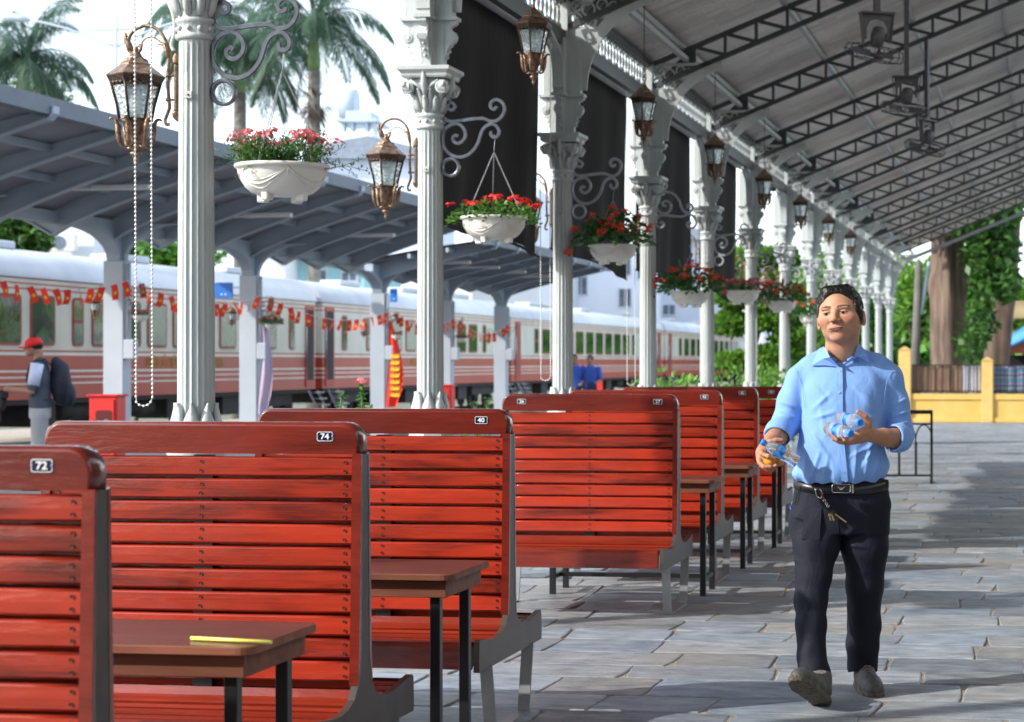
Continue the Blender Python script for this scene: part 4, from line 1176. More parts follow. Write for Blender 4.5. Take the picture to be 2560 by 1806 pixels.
rose(925, 12.0, 1.24, 'rose bush with a single pink bloom left of the second visible column', True, 3)
rose(872, 11.8, 1.17, 'thin green sprig just left of the rose bush', False, 4)
rose(1200, 14.5, 1.07, 'leafy shrub tips peeping over the rail between plates 40 and 26', False, 5)
rose(1235, 14.9, 1.10, 'leafy shrub tips right at the rail with plate 26', False, 6)
for i, (px, Y, w, h, lab) in enumerate([(1660, 24.5, .55, 1.36, 'lime green bush left of the column over plate 43'), (1725, 25.5, .4, 1.30, 'small lime green bush against the left side of the column over plate 43'),
        (1840, 30, .85, 1.50, 'clipped green hedge between the two columns left of the man'), (1925, 31, .6, 1.5, 'clipped green hedge piece at the man\'s shoulder')]):
    X = -(2600-px)*.983*(Y+.7)/FPX
    bush('shrub', lab, 'shrub', (X, Y, gz(Y)), w, .5, h, 900, M['leaf_lime'], .10, rnd, 'low shrubs in the bed beyond the columns')
# cloud-pruned tree
def cloud_tree(px, Y, label):
    X = -(2600-px)*.983*(Y+.7)/FPX; s = FPX/(Y+.7)
    t = thing('cloud_pruned_tree', label, 'tree', (X, Y, gz(Y)), 0)
    mb = MB(); mb2 = MB(); k = lambda dx, yy: Vector((dx/s, 0, CAMZ-(yy-905)/s-gz(Y)))
    P = smooth_path([Vector((0, 0, 0)), k(5, 980), k(-8, 900), k(10, 820), k(-6, 740), k(8, 660)], 4); mb2.tube(P, interp([.10, .08, .07, .06, .05, .03], len(P)), 7)
    pads = [(-50, 905, 62, 17), (48, 890, 70, 20), (-55, 815, 60, 22), (40, 805, 60, 20), (-45, 750, 55, 22), (50, 760, 60, 22), (-20, 700, 48, 22), (45, 700, 45, 25), (0, 650, 55, 28), (70, 650, 40, 30), (-60, 860-60, 30, 14), (85, 850, 45, 16)]
    for (dx, yy, w, h) in pads:
        c = k(dx, yy); mb2.tube([Vector((c.x*.1, 0, c.z-.15)), Vector((c.x*.6, 0, c.z-.08)), c], [.035, .03, .015], 5)
        for i in range(900):
            v = rvec(rnd)*rnd.random()**.35; p = c+Vector((v.x*w/s, v.y*w/s*.8, v.z*h/s))
            add_leaf(mb, p, v+rvec(rnd)*.8+Vector((0, 0, .4)), Vector((0, 0, 1))+rvec(rnd)*.6, rnd.uniform(.10, .17), .085, 0, .2, 4)
    mb.build('crown', M['leaf_lime'], t); mb2.build('trunk', M['bark_dark'], t)
cloud_tree(1885, 38, 'cloud pruned ornamental tree with flat green pads behind the slim columns')

# ---- trees
def tree(px, depth, ytop, ybot, halfw, label, leaf='leaf_tree', n=2600, L=.3, seed=1, trunk=True, group='background trees', clumps=14, zbase=-.5):
    r = random.Random(seed); s = FPX/depth
    base = W(px, 905, depth); base.z = zbase
    t = thing('tree', label, 'tree', base, 0, group)
    ct = CAMZ+(905-ytop)/s-zbase; cb = CAMZ+(905-ybot)/s-zbase; hw = halfw/s
    cl = []
    for i in range(clumps):
        v = rvec(r)*r.random()**.5; cl.append((Vector((v.x*hw*.8, v.y*hw*.8, (ct+cb)/2+v.z*(ct-cb)*.45)), r.uniform(.30, .5)*hw))
    mb = MB()
    for i in range(n):
        c, rad = r.choice(cl); v = rvec(r)*r.random()**.45; p = c+Vector((v.x*rad, v.y*rad, v.z*rad*.8))
        add_leaf(mb, p, v*.6+rvec(r), Vector((0, 0, 1))+rvec(r)*.7, L*r.uniform(.6, 1.3), L*.6*r.uniform(.6, 1.2), 0, .2, 4)
    mb.build('crown', M[leaf], t)
    mb = MB(); mb.tube(smooth_path([(0, 0, 0), (.1*hw, 0, cb*.5), (0, 0, cb), (0, 0, (cb+ct)/2)], 3), interp([hw*.10, hw*.08, hw*.07, hw*.03], 10), 8)
    for c, rad in cl[:8]: mb.tube([(0, 0, cb*.9), c*.6+Vector((0, 0, cb*.35)), c], [hw*.05, hw*.035, hw*.015], 5)
    mb.build('trunk', M['bark_dark'], t)
    return t
def palm(px, depth, ycrown, label, seed, R0=2.4, droop=1.0, zbase=-.5, skirt=False):
    R0 *= 1.15
    r = random.Random(seed); s = FPX/depth
    base = W(px, 905, depth); base.z = zbase
    t = thing('palm_tree', label, 'palm', base, 0, 'royal palms behind the platform canopy')
    H = CAMZ+(905-ycrown)/s-zbase
    mb = MB(); mb.lathe([(.30, 0), (.24, .6), (.21, H*.4), (.24, H*.6), (.19, H-1.5)], 14); mb.build('trunk', M['palm_trunk'], t)
    mb = MB(); mb.lathe([(.19, H-1.5), (.21, H-1.2), (.15, H-.3), (.08, H+.1)], 12); mb.build('crownshaft', mat('crownshaft', (.16, .26, .10), .5, 0, .1), t)
    nf = 21
    for k in range(nf):
        a = 2*PI*k/nf*1.0+r.uniform(-.15, .15); el = [1.25, .85, .45, .1][k % 4]+r.uniform(-.15, .15)
        mb = MB(); P = []; p = Vector((0, 0, H)); d = Vector((math.cos(a)*math.cos(el), math.sin(a)*math.cos(el), math.sin(el)))
        n = 16; L = R0*r.uniform(.9, 1.15)
        for i in range(n+1):
            P.append(p.copy()); d = (d+Vector((0, 0, -.115*droop*(1+.4*i/n)))).normalized(); p = p+d*L/n
        mb.tube(P, [.035*(1-i/(n+2)) for i in range(n+1)], 4, 0)
        side = Vector((-math.sin(a), math.cos(a), 0))
        for i in range(2, n*3):
            u = i/(n*3); q = P[int(u*n)].lerp(P[min(n, int(u*n)+1)], u*n-int(u*n)); td = (P[min(n, int(u*n)+1)]-P[int(u*n)]).normalized()
            for sg in (-1, 1):
                for rr in range(2):
                    dd = td*.45+side*sg*(.8-.3*rr)+Vector((0, 0, -.55-.4*rr+r.uniform(-.3, .3)))
                    LL = (.62*math.sin(PI*min(1, u*.85+.15))+.15)*r.uniform(.8, 1.15)*R0/2.4
                    add_leaf(mb, q, dd, Vector((0, 0, 1)), LL, .042, 0, .1, 4)
        mb.build('frond', M['leaf_palm'], t)
    if skirt:
        mb = MB()
        for i in range(260):
            v = rvec(r); v.z *= .7; add_leaf(mb, Vector((0, 0, H-2.6))+v*.35, v+Vector((0, 0, -.4)), Vector((0, 0, 1)), r.uniform(.4, .9), .05, 0, .1, 4)
        mb.build('seed_bunch', M['bark_dark'], t)
palm(60, 62, 150, 'palm at the upper left corner with drooping fronds', 1, 2.5, 1.1)
palm(600, 66, 120, 'palm just right of the tall column, its crown behind the scroll bracket', 2, 3.0, 1.5)
palm(785, 64, 60, 'tallest palm, its fronds reaching over the pink flower basket', 3, 2.8, 1.1, skirt=True)
palm(520, 75, 60, 'palm partly behind the tall column', 4, 2.6, 1.4)
palm(900, 95, 40, 'distant palm frond tips right of the tallest palm', 6, 1.0, .8) if False else None
tree(95, 75, 200, 330, 110, 'loose leafy tree below the palm in the upper left corner', n=1400, L=.28, seed=3, clumps=16)
tree(60, 60, 530, 640, 110, 'dense green tree behind the red train at the left edge', n=2600, L=.3, seed=4)
tree(470, 58, 590, 690, 120, 'green tree beyond the train roof between the canopy posts', n=2400, L=.28, seed=5, leaf='leaf_geran')
tree(340, 60, 600, 680, 60, 'smaller green tree behind the bead chain, beyond the train', n=1200, L=.28, seed=6)
# trees behind the yellow wall
def big_trunk(px0, px1, depth, ytop, label, mt, seed, lean=0, fork=False):
    s = FPX/depth; c = W((px0+px1)/2, 905, depth); c.z = -.6; w = (px1-px0)/s/2; H = CAMZ+(905-ytop)/s+.6
    t = thing('large_tree', label, 'tree', c, 0, 'large trees behind the yellow wall')
    mb = MB(); N = 26; rows = []
    zs = [H*k/26 for k in range(27)]
    for i, z in enumerate(zs):
        u = z/H
        for k in range(N):
            a = 2*PI*k/N
            rr = w*(1.08-.12*u+.25*math.exp(-z/.5))*(1+.10*mnoise.noise((math.cos(a)*2+seed, math.sin(a)*2, z*.35))+.10*math.sin(a*5+seed+z*.25)+.05*math.sin(a*11+z))
            rr *= 1+.18*math.exp(-((z-H*.55)/.35)**2)*max(0, math.sin(a*2+1.2))
            mb.v.append((rr*math.cos(a)+lean*z, rr*math.sin(a), z))
    for i in range(26):
        for k in range(N):
            l = (k+1) % N; mb.f.append((i*N+k, i*N+l, (i+1)*N+l, (i+1)*N+k)); mb.m.append(0); mb.sm.append(True)
    mb.build('trunk', M[mt], t)
    return t, c, s, H
tA, cA, sA, hA = big_trunk(2330, 2412, 66, 440, 'massive grey brown tree trunk rising behind the yellow wall', 'bark', 2)
tB, cB, sB, hB = big_trunk(2450, 2510, 70, 440, 'darker leaning tree trunk right of the massive one', 'bark_dark', 5, .085)
def foliage_on(t, c, spots, leaf, seed, L=.34, dens=1.0):
    r = random.Random(seed); mb = MB()
    for (px, py, w, h, n) in spots:
        for i in range(int(n*dens)):
            v = rvec(r)*r.random()**.45; q = W(px+v.x*w, py+v.z*h, 64+v.y*2.0)-c
            add_leaf(mb, q, rvec(r)+Vector((0, 0, -.3)), Vector((0, 0, 1))+rvec(r)*.7, L*r.uniform(.6, 1.2), L*.65, 0, .2, 4)
    mb.build('crown', M[leaf], t)
foliage_on(tB, cB, [(2450, 640, 50, 60, 500), (2480, 700, 50, 60, 500), (2510, 620, 45, 50, 350), (2450, 800, 40, 60, 350), (2420, 560, 60, 40, 300), (2430, 860, 40, 40, 200), (2470, 560, 70, 60, 500), (2520, 700, 30, 60, 200)], 'leaf_tree', 3)
foliage_on(tA, cA, [(2300, 560, 60, 40, 300), (2360, 520, 90, 40, 400), (2480, 520, 90, 45, 500), (2300, 430, 120, 60, 400), (2450, 430, 120, 60, 500)], 'leaf_tree', 4)
tree(2290, 90, 600, 880, 90, 'bright leafy tree behind the yellow wall, left of the massive trunk', n=2600, L=.4, seed=21, leaf='leaf_lime', clumps=22, group='trees behind the yellow wall')
tree(2440, 95, 600, 900, 90, 'leafy tree between the two big trunks', n=2600, L=.4, seed=22, leaf='leaf_geran', clumps=20, group='trees behind the yellow wall')
tree(2570, 100, 640, 900, 100, 'sunlit lime green tree at the right edge beyond the wall', n=2400, L=.4, seed=23, leaf='leaf_lime', clumps=20, group='trees behind the yellow wall')
tree(2180, 100, 640, 940, 90, 'green trees seen between the far columns above the man\'s shoulder', n=2600, L=.4, seed=24, leaf='leaf_geran', clumps=20, group='trees behind the yellow wall')
tree(2060, 110, 560, 900, 100, 'light green tree seen between the columns left of the man\'s head', n=2400, L=.4, seed=25, leaf='leaf_lime', clumps=20, group='trees behind the yellow wall')
tree(1960, 120, 640, 800, 60, 'pale green tree above the small red basket', n=1500, L=.4, seed=26, leaf='leaf_lime', clumps=12, group='trees behind the yellow wall')

mb = MB(); r = random.Random(77)     # far belt of trees closing the view
for i in range(9000):
    px = r.uniform(1880, 2720); c = W(px, 905, 150+r.uniform(-6, 6)); top = 7.5+2.2*mnoise.noise((px*.012, 3, 1))+1.2*mnoise.noise((px*.05, 7, 1))
    c.z = -1+r.random()**.8*top
    add_leaf(mb, c, rvec(r), Vector((0, -.5, 1))+rvec(r)*.7, r.uniform(.9, 1.6), .9, 0, .2, 4)
tag(mb.build('far_trees', M['leaf_geran']), 'distant mass of green trees closing the view beyond the yellow wall', 'trees', kind='stuff')

mb = MB(); r = random.Random(78)     # unseen trees added behind the camera to darken what the varnish mirrors
for i in range(3000):
    c = Vector((r.uniform(-22, 26), -34+r.uniform(-3, 3), -.6+r.random()*9))
    add_leaf(mb, c, rvec(r), Vector((0, .5, 1))+rvec(r)*.7, r.uniform(1.2, 2.2), 1.3, 0, .2, 4)
tag(mb.build('unseen_reflected_trees', M['leaf_tree']), 'unseen mass of trees added behind the camera to darken what the varnish mirrors', 'trees', kind='stuff')
# ================================================================= TRAIN
TX = -19.1
def coach_paint():
    m, nt, b = newmat('coach_paint'); N = nt.nodes; L = nt.links
    tc = N.new('ShaderNodeTexCoord'); sp = N.new('ShaderNodeSeparateXYZ'); L.new(tc.outputs['Object'], sp.inputs[0])
    mr = N.new('ShaderNodeMapRange'); mr.inputs[1].default_value = .6; mr.inputs[2].default_value = 3.2
    L.new(sp.outputs[2], mr.inputs[0])
    rp = N.new('ShaderNodeValToRGB'); rp.color_ramp.interpolation = 'CONSTANT'; E = rp.color_ramp.elements
    red = (.46, .068, .040); wh = (.78, .78, .72); cr = (.70, .70, .62)
    z = lambda h: (h-.6)/2.6
    st = [(0, red), (z(.94), wh), (z(.975), red), (z(1.06), wh), (z(1.095), red), (z(1.175), wh), (z(1.215), red), (z(1.50), wh), (z(1.56), red), (z(1.60), cr),
          (z(2.745), red), (z(2.775), cr), (z(2.85), red), (z(2.88), cr), (z(2.955), red), (z(2.985), cr)]
    E[0].position = 0; E[0].color = (*st[0][1], 1); E[1].position = st[1][0]; E[1].color = (*st[1][1], 1)
    for p, c in st[2:]: e = E.new(p); e.color = (*c, 1)
    L.new(mr.outputs[0], rp.inputs[0])
    nz = N.new('ShaderNodeTexNoise'); nz.inputs['Scale'].default_value = 1.2; nz.inputs['Detail'].default_value = 6; L.new(tc.outputs['Object'], nz.inputs[0])
    r2 = N.new('ShaderNodeValToRGB'); r2.color_ramp.elements[0].color = (.68, .66, .64, 1); r2.color_ramp.elements[1].color = (1.1, 1.1, 1.1, 1); L.new(nz.outputs[0], r2.inputs[0])
    mx = N.new('ShaderNodeMixRGB'); mx.blend_type = 'MULTIPLY'; mx.inputs[0].default_value = 1; L.new(rp.outputs[0], mx.inputs[1]); L.new(r2.outputs[0], mx.inputs[2])
    L.new(mx.outputs[0], b.inputs['Base Color']); b.inputs['Roughness'].default_value = .35
    return m
M['coach'] = coach_paint()
M['coach_roof'] = mat('coach_roof', (.50, .53, .58), .4, .2, .12, .8)
M['coach_red'] = mat('coach_red', (.40, .03, .02), .4, 0, .1)
M['coach_frame'] = mat('window_frame_red', (.28, .035, .025), .4, 0, .05)
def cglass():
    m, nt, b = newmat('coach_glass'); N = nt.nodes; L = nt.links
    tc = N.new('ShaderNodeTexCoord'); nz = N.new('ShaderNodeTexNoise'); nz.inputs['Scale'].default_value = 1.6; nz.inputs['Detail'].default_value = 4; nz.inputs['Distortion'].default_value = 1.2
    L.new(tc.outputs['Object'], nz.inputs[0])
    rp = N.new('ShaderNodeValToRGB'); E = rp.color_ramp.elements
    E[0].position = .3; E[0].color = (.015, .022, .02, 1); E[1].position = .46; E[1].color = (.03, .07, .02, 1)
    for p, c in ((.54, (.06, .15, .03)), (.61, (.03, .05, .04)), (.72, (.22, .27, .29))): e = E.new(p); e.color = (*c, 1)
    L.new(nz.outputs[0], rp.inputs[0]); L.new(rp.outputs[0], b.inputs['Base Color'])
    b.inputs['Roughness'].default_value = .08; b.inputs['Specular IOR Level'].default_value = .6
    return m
M['cglass'] = cglass()
M['gold'] = mat('gold_letter', (.45, .27, .05), .5, 0, 0)
M['under'] = mat('undergear', (.018, .017, .018), .7, 0, .3, 4)
def coach(ya, yb, wins, label, doors, text=None):
    t = thing('railway_carriage', label, 'train car', (TX, ya, 0), 0, 'red and cream railway carriages coupled in one train')
    L = yb-ya; mb = MB(); sec = []
    # side, roof dome profile (x,z) going over
    prof = [(0, .66), (0, 2.98), (-.02, 3.05), (-.10, 3.22), (-.25, 3.38), (-.55, 3.52), (-1.0, 3.60), (-1.4, 3.62), (-1.8, 3.60), (-2.25, 3.52), (-2.55, 3.38), (-2.7, 3.22), (-2.78, 3.05), (-2.8, 2.98), (-2.8, .66)]
    mb.prism([prof[0], prof[1], prof[13], prof[14]], .12, L-.12, 'y', 0)
    mb.build('body', M['coach'], t)
    mb = MB(); rp_ = prof[1:14]; n = len(rp_)
    for y in (.05, L-.05):
        for (x, z) in rp_: mb.v.append((x+.02 if x > -1.4 else x-.02, y, z+.004))
    for k in range(n-1): mb.f.append((k, k+1, n+k+1, n+k)); mb.m.append(0); mb.sm.append(True)
    mb.f.append(tuple(range(n))); mb.m.append(0); mb.sm.append(False); mb.f.append(tuple(range(2*n-1, n-1, -1))); mb.m.append(0); mb.sm.append(False)
    for k in range(3): mb.bbox(-1.2-.25, L*(.2+.3*k), 3.58, -1.2+.4, L*(.2+.3*k)+1.6, 3.74, .03)
    mb.build('roof', M['coach_roof'], t, recalc=True)
    for (a, b) in wins:
        a -= ya; b -= ya
        if a < .3 or b > L-.2: continue
        z0, z1 = 1.69, 2.66; mid = (b-a) < .6
        r = .10; out = []; inn = []
        for o, ins in ((out, 0), (inn, .055)):
            for (cyy, cz, a0) in ((b-r, z1-r, 0), (a+r, z1-r, 90), (a+r, z0+r, 180), (b-r, z0+r, 270)):
                for k in range(4): an = R(a0+k*30); o.append((cyy+math.cos(an)*(r-ins), cz+math.sin(an)*(r-ins)))
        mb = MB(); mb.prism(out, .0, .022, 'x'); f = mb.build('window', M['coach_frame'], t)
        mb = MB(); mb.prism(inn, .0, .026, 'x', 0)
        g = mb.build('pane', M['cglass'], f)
        if mid: mb = MB(); mb.box(0, a+.04, 2.16, .034, b-.04, 2.22); mb.build('sash_bar', M['coach_frame'], f)
    for (a, b, kind) in doors:
        a -= ya; b -= ya
        mb = MB(); mb.box(.0, a, .72, .03, b, 2.85, 0); mb.box(.028, a+.08, .9, .034, b-.08, 2.75, 1)
        mb.build('door', [M['coach_red'], M['under'] if kind else M['coach_frame']], t)
        mb = MB(); 
        for yy in (a-.02, b): mb.bar((.10, yy, .62), (.34, yy+.05, .12), .04, .04)
        for q in range(3): mb.box(.12+.08*q, a, .56-.16*q, .30+.08*q, b, .585-.16*q)
        mb.build('step', M['galv'], t)
        mb = MB(); mb.tube([(.06, a-.06, 1.2), (.06, a-.06, 2.3)], .018, 6); mb.build('grab_rail', M['galv'], t)
    for yb_ in (2.6, L-2.6):
        mb = MB(); mb.box(-2.3, yb_-1.3, .25, -.2, yb_+1.3, .58)
        for dy in (-.9, .9):
            for x in (-.35, -2.35): mb.lathe([(.40, -.05), (.40, .05)], 20, 0, False, Matrix.Translation((x, yb_+dy, .14)) @ Matrix.Rotation(R(90), 4, 'Y'))
            mb.sphere((-.22, yb_+dy, .14), .12, 8, 5)
        mb.build('bogie', M['under'], t)
    mb = MB()
    for k in range(7):
        y = 4.6+(L-9.2)*(k+.2)/7
        if k % 2: mb.lathe([(.22, 0), (.22, 1.2)], 14, 0, True, Matrix.Translation((-.5, y, .40)) @ Matrix.Rotation(R(-90), 4, 'X'))
        else: mb.bbox(-.9, y, .12, -.15, y+1.0, .6, .02)
    mb.box(-2.5, .3, .56, -.06, L-.3, .655); mb.build('underframe', M['under'], t)
    if text:
        for (s, yc, sz) in text:
            vs, fs = text_mesh(s, sz, .004, False, sx=.66)
            mb = MB(); mb.add(vs, fs, 0, False, Matrix.Translation((.006, yc-ya, 1.355)) @ Matrix.Rotation(R(90), 4, 'Z') @ Matrix.Rotation(R(90), 4, 'X'))
            mb.build('lettering', M['gold'], t)
    return t
w1 = [(37.46, 37.92)]+[(38.28+1.27*k, 39.23+1.27*k) for k in range(8)]+[(49.0, 49.35)]+[(34.5, 35.45), (35.8, 36.75)]
coach(31.2, 51.0, w1, 'nearest train carriage, behind the passenger with the backpack', [(50.15, 50.75, 1)], [('ĐƯỜNG SẮT VIỆT NAM - VIETNAM RAILWAYS', 42.8, .30)])
w2 = [(52.9, 53.3), (54.9, 55.3)]+[(55.75+1.35*k, 56.75+1.35*k) for k in range(8)]+[(66.9, 67.3)]
coach(51.3, 70.2, w2, 'second train carriage, its open dark door behind the canopy posts', [(51.6, 52.25, 1), (69.2, 69.9, 0)], [('ĐƯỜNG SẮT VIỆT NAM', 60.0, .30)])
w3 = [(74.0, 74.6)]+[(75.2+1.87*k, 76.6+1.87*k) for k in range(9)]+[(92.3, 92.9), (94.2, 95.6)]
coach(70.5, 100.3, w3, 'third train carriage, behind the two uniformed men', [(71.2, 71.9, 0), (98.6, 99.4, 0)])
w4 = [(104.6, 105.4)]+[(106.2+2.0*k, 107.6+2.0*k) for k in range(10)]
coach(100.7, 130.0, w4, 'fourth and farthest train carriage, seen between the shrubs and slim columns', [(101.6, 102.4, 0)])
mb = MB()
for x in (-19.45, -21.45): mb.box(x-.03, 10, -.42, x+.03, 170, -.26)
tag(mb.build('rail_track', M['under']), kind='structure')

# ================================================================= PLATFORM CANOPY
M['canopy'] = mat('canopy_steel', (.34, .41, .48), .5, 0, .08, 2)
M['canopy_deck'] = mat('canopy_deck', (.27, .27, .30), .6, 0, .15, 1.5)
M['post'] = mat('canopy_post', (.42, .47, .53), .5, 0, .06, 2)
M['dark_gutter'] = mat('dark_gutter', (.10, .13, .17), .5, 0, .1)
def canopy(Y0_, Y1_, posts, Xc, zv, ze, half, label, ribsp=1.75, ribs0=None, single=False):
    t = thing('platform_canopy', label, 'canopy', (Xc, 0, 0))
    def prof(u): return (half*u, lerp(zv, ze, u**.75))      # rising concave wing
    us = [k/8 for k in range(9)]
    for sg in (1, -1):
        mb = MB()
        for dz in (0, .05):
            for y in (Y0_, Y1_):
                for u in us: x, z = prof(u); mb.v.append((sg*x, y, z+.16+dz))
        n = 9
        for k in range(8):
            mb.f.append((k, k+1, n+k+1, n+k)); mb.m.append(0); mb.sm.append(True)
            mb.f.append((2*n+k, 3*n+k, 3*n+k+1, 2*n+k+1)); mb.m.append(0); mb.sm.append(True)
        mb.f.append((n-1, 2*n-1, 4*n-1, 3*n-1)); mb.m.append(0); mb.sm.append(False)
        mb.build('deck', M['canopy_deck'], t, recalc=True)
        mb = MB(); x, z = prof(1); mb.box(sg*x-.04, Y0_, z+.10, sg*x+.14, Y1_, z+.30); mb.build('gutter', M['dark_gutter'], t)
        for f in (.35, .68):
            mb = MB(); x, z = prof(f); mb.box(sg*x-.03, Y0_, z+.06, sg*x+.03, Y1_, z+.155); mb.build('purlin', M['canopy'], t)
    y = ribs0 if ribs0 else Y0_+.4; first = None
    while y < Y1_:
        if first is None:
            for sg in (1, -1):
                mb = MB(); top = [(sg*prof(u)[0], prof(u)[1]+.15) for u in us]; low = [(sg*prof(u)[0], prof(u)[1]+.15-lerp(.34, .12, u)) for u in us]
                mb.prism(top+low[::-1], -.012, .012, 'y')
                P = [(p[0], 0, p[1]) for p in low]; x, z = low[-1]
                P += [(x+sg*.10, 0, z+.02), (x+sg*.16, 0, z+.09), (x+sg*.165, 0, z+.17)]
                mb.tube(P, 1, sec=[(-.07, -.012), (.07, -.012), (.07, .012), (-.07, .012)], smooth=False)
                o = mb.build('rib', M['canopy'], t, recalc=True); o.location.y = y
                first = (first or [])+[o]
        else:
            for f in first: o = f.copy(); COL.objects.link(o); o.location.y = y
        y += ribsp
    mb = MB(); mb.box(-.09, Y0_, zv-.02, .09, Y1_, zv+.14); mb.build('valley_beam', M['canopy'], t)
    for i, yp in enumerate(posts):
        mb = MB(); g = gz(yp)
        mb.bbox(-.16, yp-.14, g-.3, .16, yp+.14, zv-.46, .01); p = mb.build('post', M['post'], t)
        mb = MB(); N_ = 9; out = []
        for k in range(N_): a = k/(N_-1)*PI/2; out.append((yp-.14-1.15*(1-math.cos(a)), zv-.46+.44*math.sin(a)))
        o2 = [(2*yp-a, b) for a, b in out[::-1]]
        mb.prism(out+o2, -.10, .10, 'x'); 
        out = []
        for k in range(N_): a = k/(N_-1)*PI/2; out.append((.14+.9*(1-math.cos(a)), zv-.46+.56*math.sin(a)))
        mb.prism([(-a, b) for a, b in out[::-1]]+out, yp-.06, yp+.06, 'y')
        mb.build('haunch', M['canopy'], p, recalc=True)
        mb = MB(); mb.tube([(.21, yp-.08, zv-.5), (.21, yp-.08, 1.7)], .03, 8); mb.bbox(.165, yp-.15, 1.42, .34, yp+.0, 1.72, .015); mb.build('junction_box', M['post'], p)
    for k in range(5):
        yy = Y0_+(Y1_-Y0_)*(k+.7)/5.2; x, z = prof(.45); mb = MB(); mb.bbox(x-.6, yy-.06, z-.02, x+.6, yy+.06, z+.05, .01, 0, None); mb.build('tube_light', M['white'], t)
    return t
canopy(12.0, 39.4, [18.5, 23.7, 28.9, 34.1], -14.0, 3.38, 4.12, 2.6, 'long blue-grey gull wing canopy over the island platform', 1.75, 12.9)
canopy(40.4, 52.6, [41.1, 45.9, 50.8], -14.0, 3.30, 3.72, 2.5, 'second shorter gull wing canopy beyond the gap', 1.75, 40.9)

# bunting between the posts
M['flag_red'] = mat('flag_red', (.80, .035, .015), .7, 0, .08); M['flag_yel'] = mat('flag_star', (.85, .55, .03), .7, 0, 0)
PX = -13.75
def flag_mesh(tw, sw):
    mb = MB(); W_, H_ = .095, .23; nx, nz_ = 3, 5
    for side in (0, 1):
        for i in range(nx+1):
            for j in range(nz_+1):
                u, v = i/nx, j/nz_; a = tw+sw*v
                x = (u-.5)*W_; mb.v.append((x*math.cos(a)+.02*math.sin(v*4+tw)*v-side*.002*math.sin(a), x*math.sin(a)+side*.002*math.cos(a), -v*H_))
    A = (nx+1)*(nz_+1)
    for side in (0, 1):
        for i in range(nx):
            for j in range(nz_):
                a = side*A+i*(nz_+1)+j; q = (a, a+1, a+nz_+2, a+nz_+1); mb.f.append(q if side else q[::-1]); mb.m.append(0); mb.sm.append(True)
    a = tw+sw*.5; ux = Vector((math.cos(a), math.sin(a), 0)); nn = Vector((-math.sin(a), math.cos(a), 0)); c = Vector((.02*math.sin(2+tw)*.5, 0, -.13))
    for s in (-1, 1):
        pts = []
        for k in range(10):
            r_ = .036 if k % 2 == 0 else .015; b = PI/2+k*PI/5; pts.append(c+ux*r_*math.cos(b)+Vector((0, 0, r_*math.sin(b)))+nn*.006*s)
        mb.add(pts, [tuple(range(10))], 1, False)
    return mb
fl_protos = []
rf = random.Random(8)
for k in range(5): 
    fl_protos.append(flag_mesh(rf.uniform(-.5, .9)+.35, rf.uniform(-.7, .7)))
fmesh = []
def bunting(a, b, n, sag, label):
    a, b = Vector(a), Vector(b)
    t = thing('flag_bunting', label, 'bunting', a, 0, 'strings of small red flags between the canopy posts'); D = b-a
    P = [D*u+Vector((0, 0, -sag*4*u*(1-u))) for u in [k/14 for k in range(15)]]
    mb = MB(); mb.tube(P, .006, 4); mb.build('string', M['white'], t)
    for k in range(n):
        u = (k+.5)/n; p = D*u+Vector((0, 0, -sag*4*u*(1-u))); i = rf.randrange(5)
        if len(fmesh) <= 4 and all(f is None or f.data.name != 'flag' for f in fmesh): pass
        me = FM.get(i)
        if me is None: o = fl_protos[i].build('flag', [M['flag_red'], M['flag_yel']], t); FM[i] = o.data
        else: o = bpy.data.objects.new('flag', me); COL.objects.link(o); o.parent = t
        o.location = p; o.rotation_euler = (rf.uniform(-.45, .45), rf.uniform(-.35, .35), rf.uniform(-1.1, 1.1))
FM = {}
bp = [(23.7, 2.62), (28.9, 2.62), (34.1, 2.56), (41.1, 2.46), (45.9, 2.42), (50.8, 2.40)]
bl_ = ['bunting of red flags at the left edge, over the red-capped passenger', 'bunting of red flags crossing behind the tall fluted column', 'bunting of red flags between the purple banner and the red banner', 'bunting of red flags behind the second fluted column', 'farthest bunting of red flags, tangled, near the farther fire cabinet']
for k in range(5): bunting((PX, bp[k][0]+.1, bp[k][1]), (PX, bp[k+1][0]-.1, bp[k+1][1]), [14, 14, 15, 12, 11][k], [.22, .24, .30, .25, .34][k], bl_[k])
# banners
def banner(X, Y, z0, z1, w, m, label, letters=False):
    t = thing('banner', label, 'banner', (X, Y, 0), 0)
    mb = MB(); n = 16
    for side in (0, 1):
        for i in range(7):
            for j in range(n+1):
                u, v = i/6, j/n; wd = w*(.25+.75*min(1, v*1.6))*(1-.35*max(0, v-.8)/.2); mb.v.append((u*wd+.03*math.sin(v*5), .05*math.sin(u*7+v*3)+side*.004, lerp(z1, z0, v)))
    A = 7*(n+1)
    for side in (0, 1):
        for i in range(6):
            for j in range(n):
                a = side*A+i*(n+1)+j; q = (a, a+1, a+n+2, a+n+1); mb.f.append(q[::-1] if side else q); mb.m.append(0); mb.sm.append(True)
    mb.build('cloth', m, t)
    if letters:
        mb = MB(); r = random.Random(2)
        for k in range(7):
            z = lerp(z1, z0, .42+k*.075)
            mb.prism([(w*.25, z), (w*.35, z+.09), (w*.40, z+.02), (w*.48, z+.09), (w*.56, z+.01), (w*.64, z+.09), (w*.72, z+.03), (w*.84, z+.09), (w*.80, z-.01), (w*.55, z-.02)], -.075, -.070, 'y')
        mb.build('lettering', M['flag_yel'], t)
M['banner_purple'] = mat('banner_lilac', (.42, .38, .58), .7, 0, .3, 3, col2=(.50, .36, .44))
banner(-13.80, 34.0, 1.38-130/138, 1.38+125/138, .24, M['banner_purple'], 'tall lilac cloth banner hanging beside the second canopy post')
banner(-13.80, 41.0, 1.38-112/116, 1.38+100/116, .36, M['flag_red'], 'tall red cloth banner with yellow lettering hanging beside the third canopy post', True)
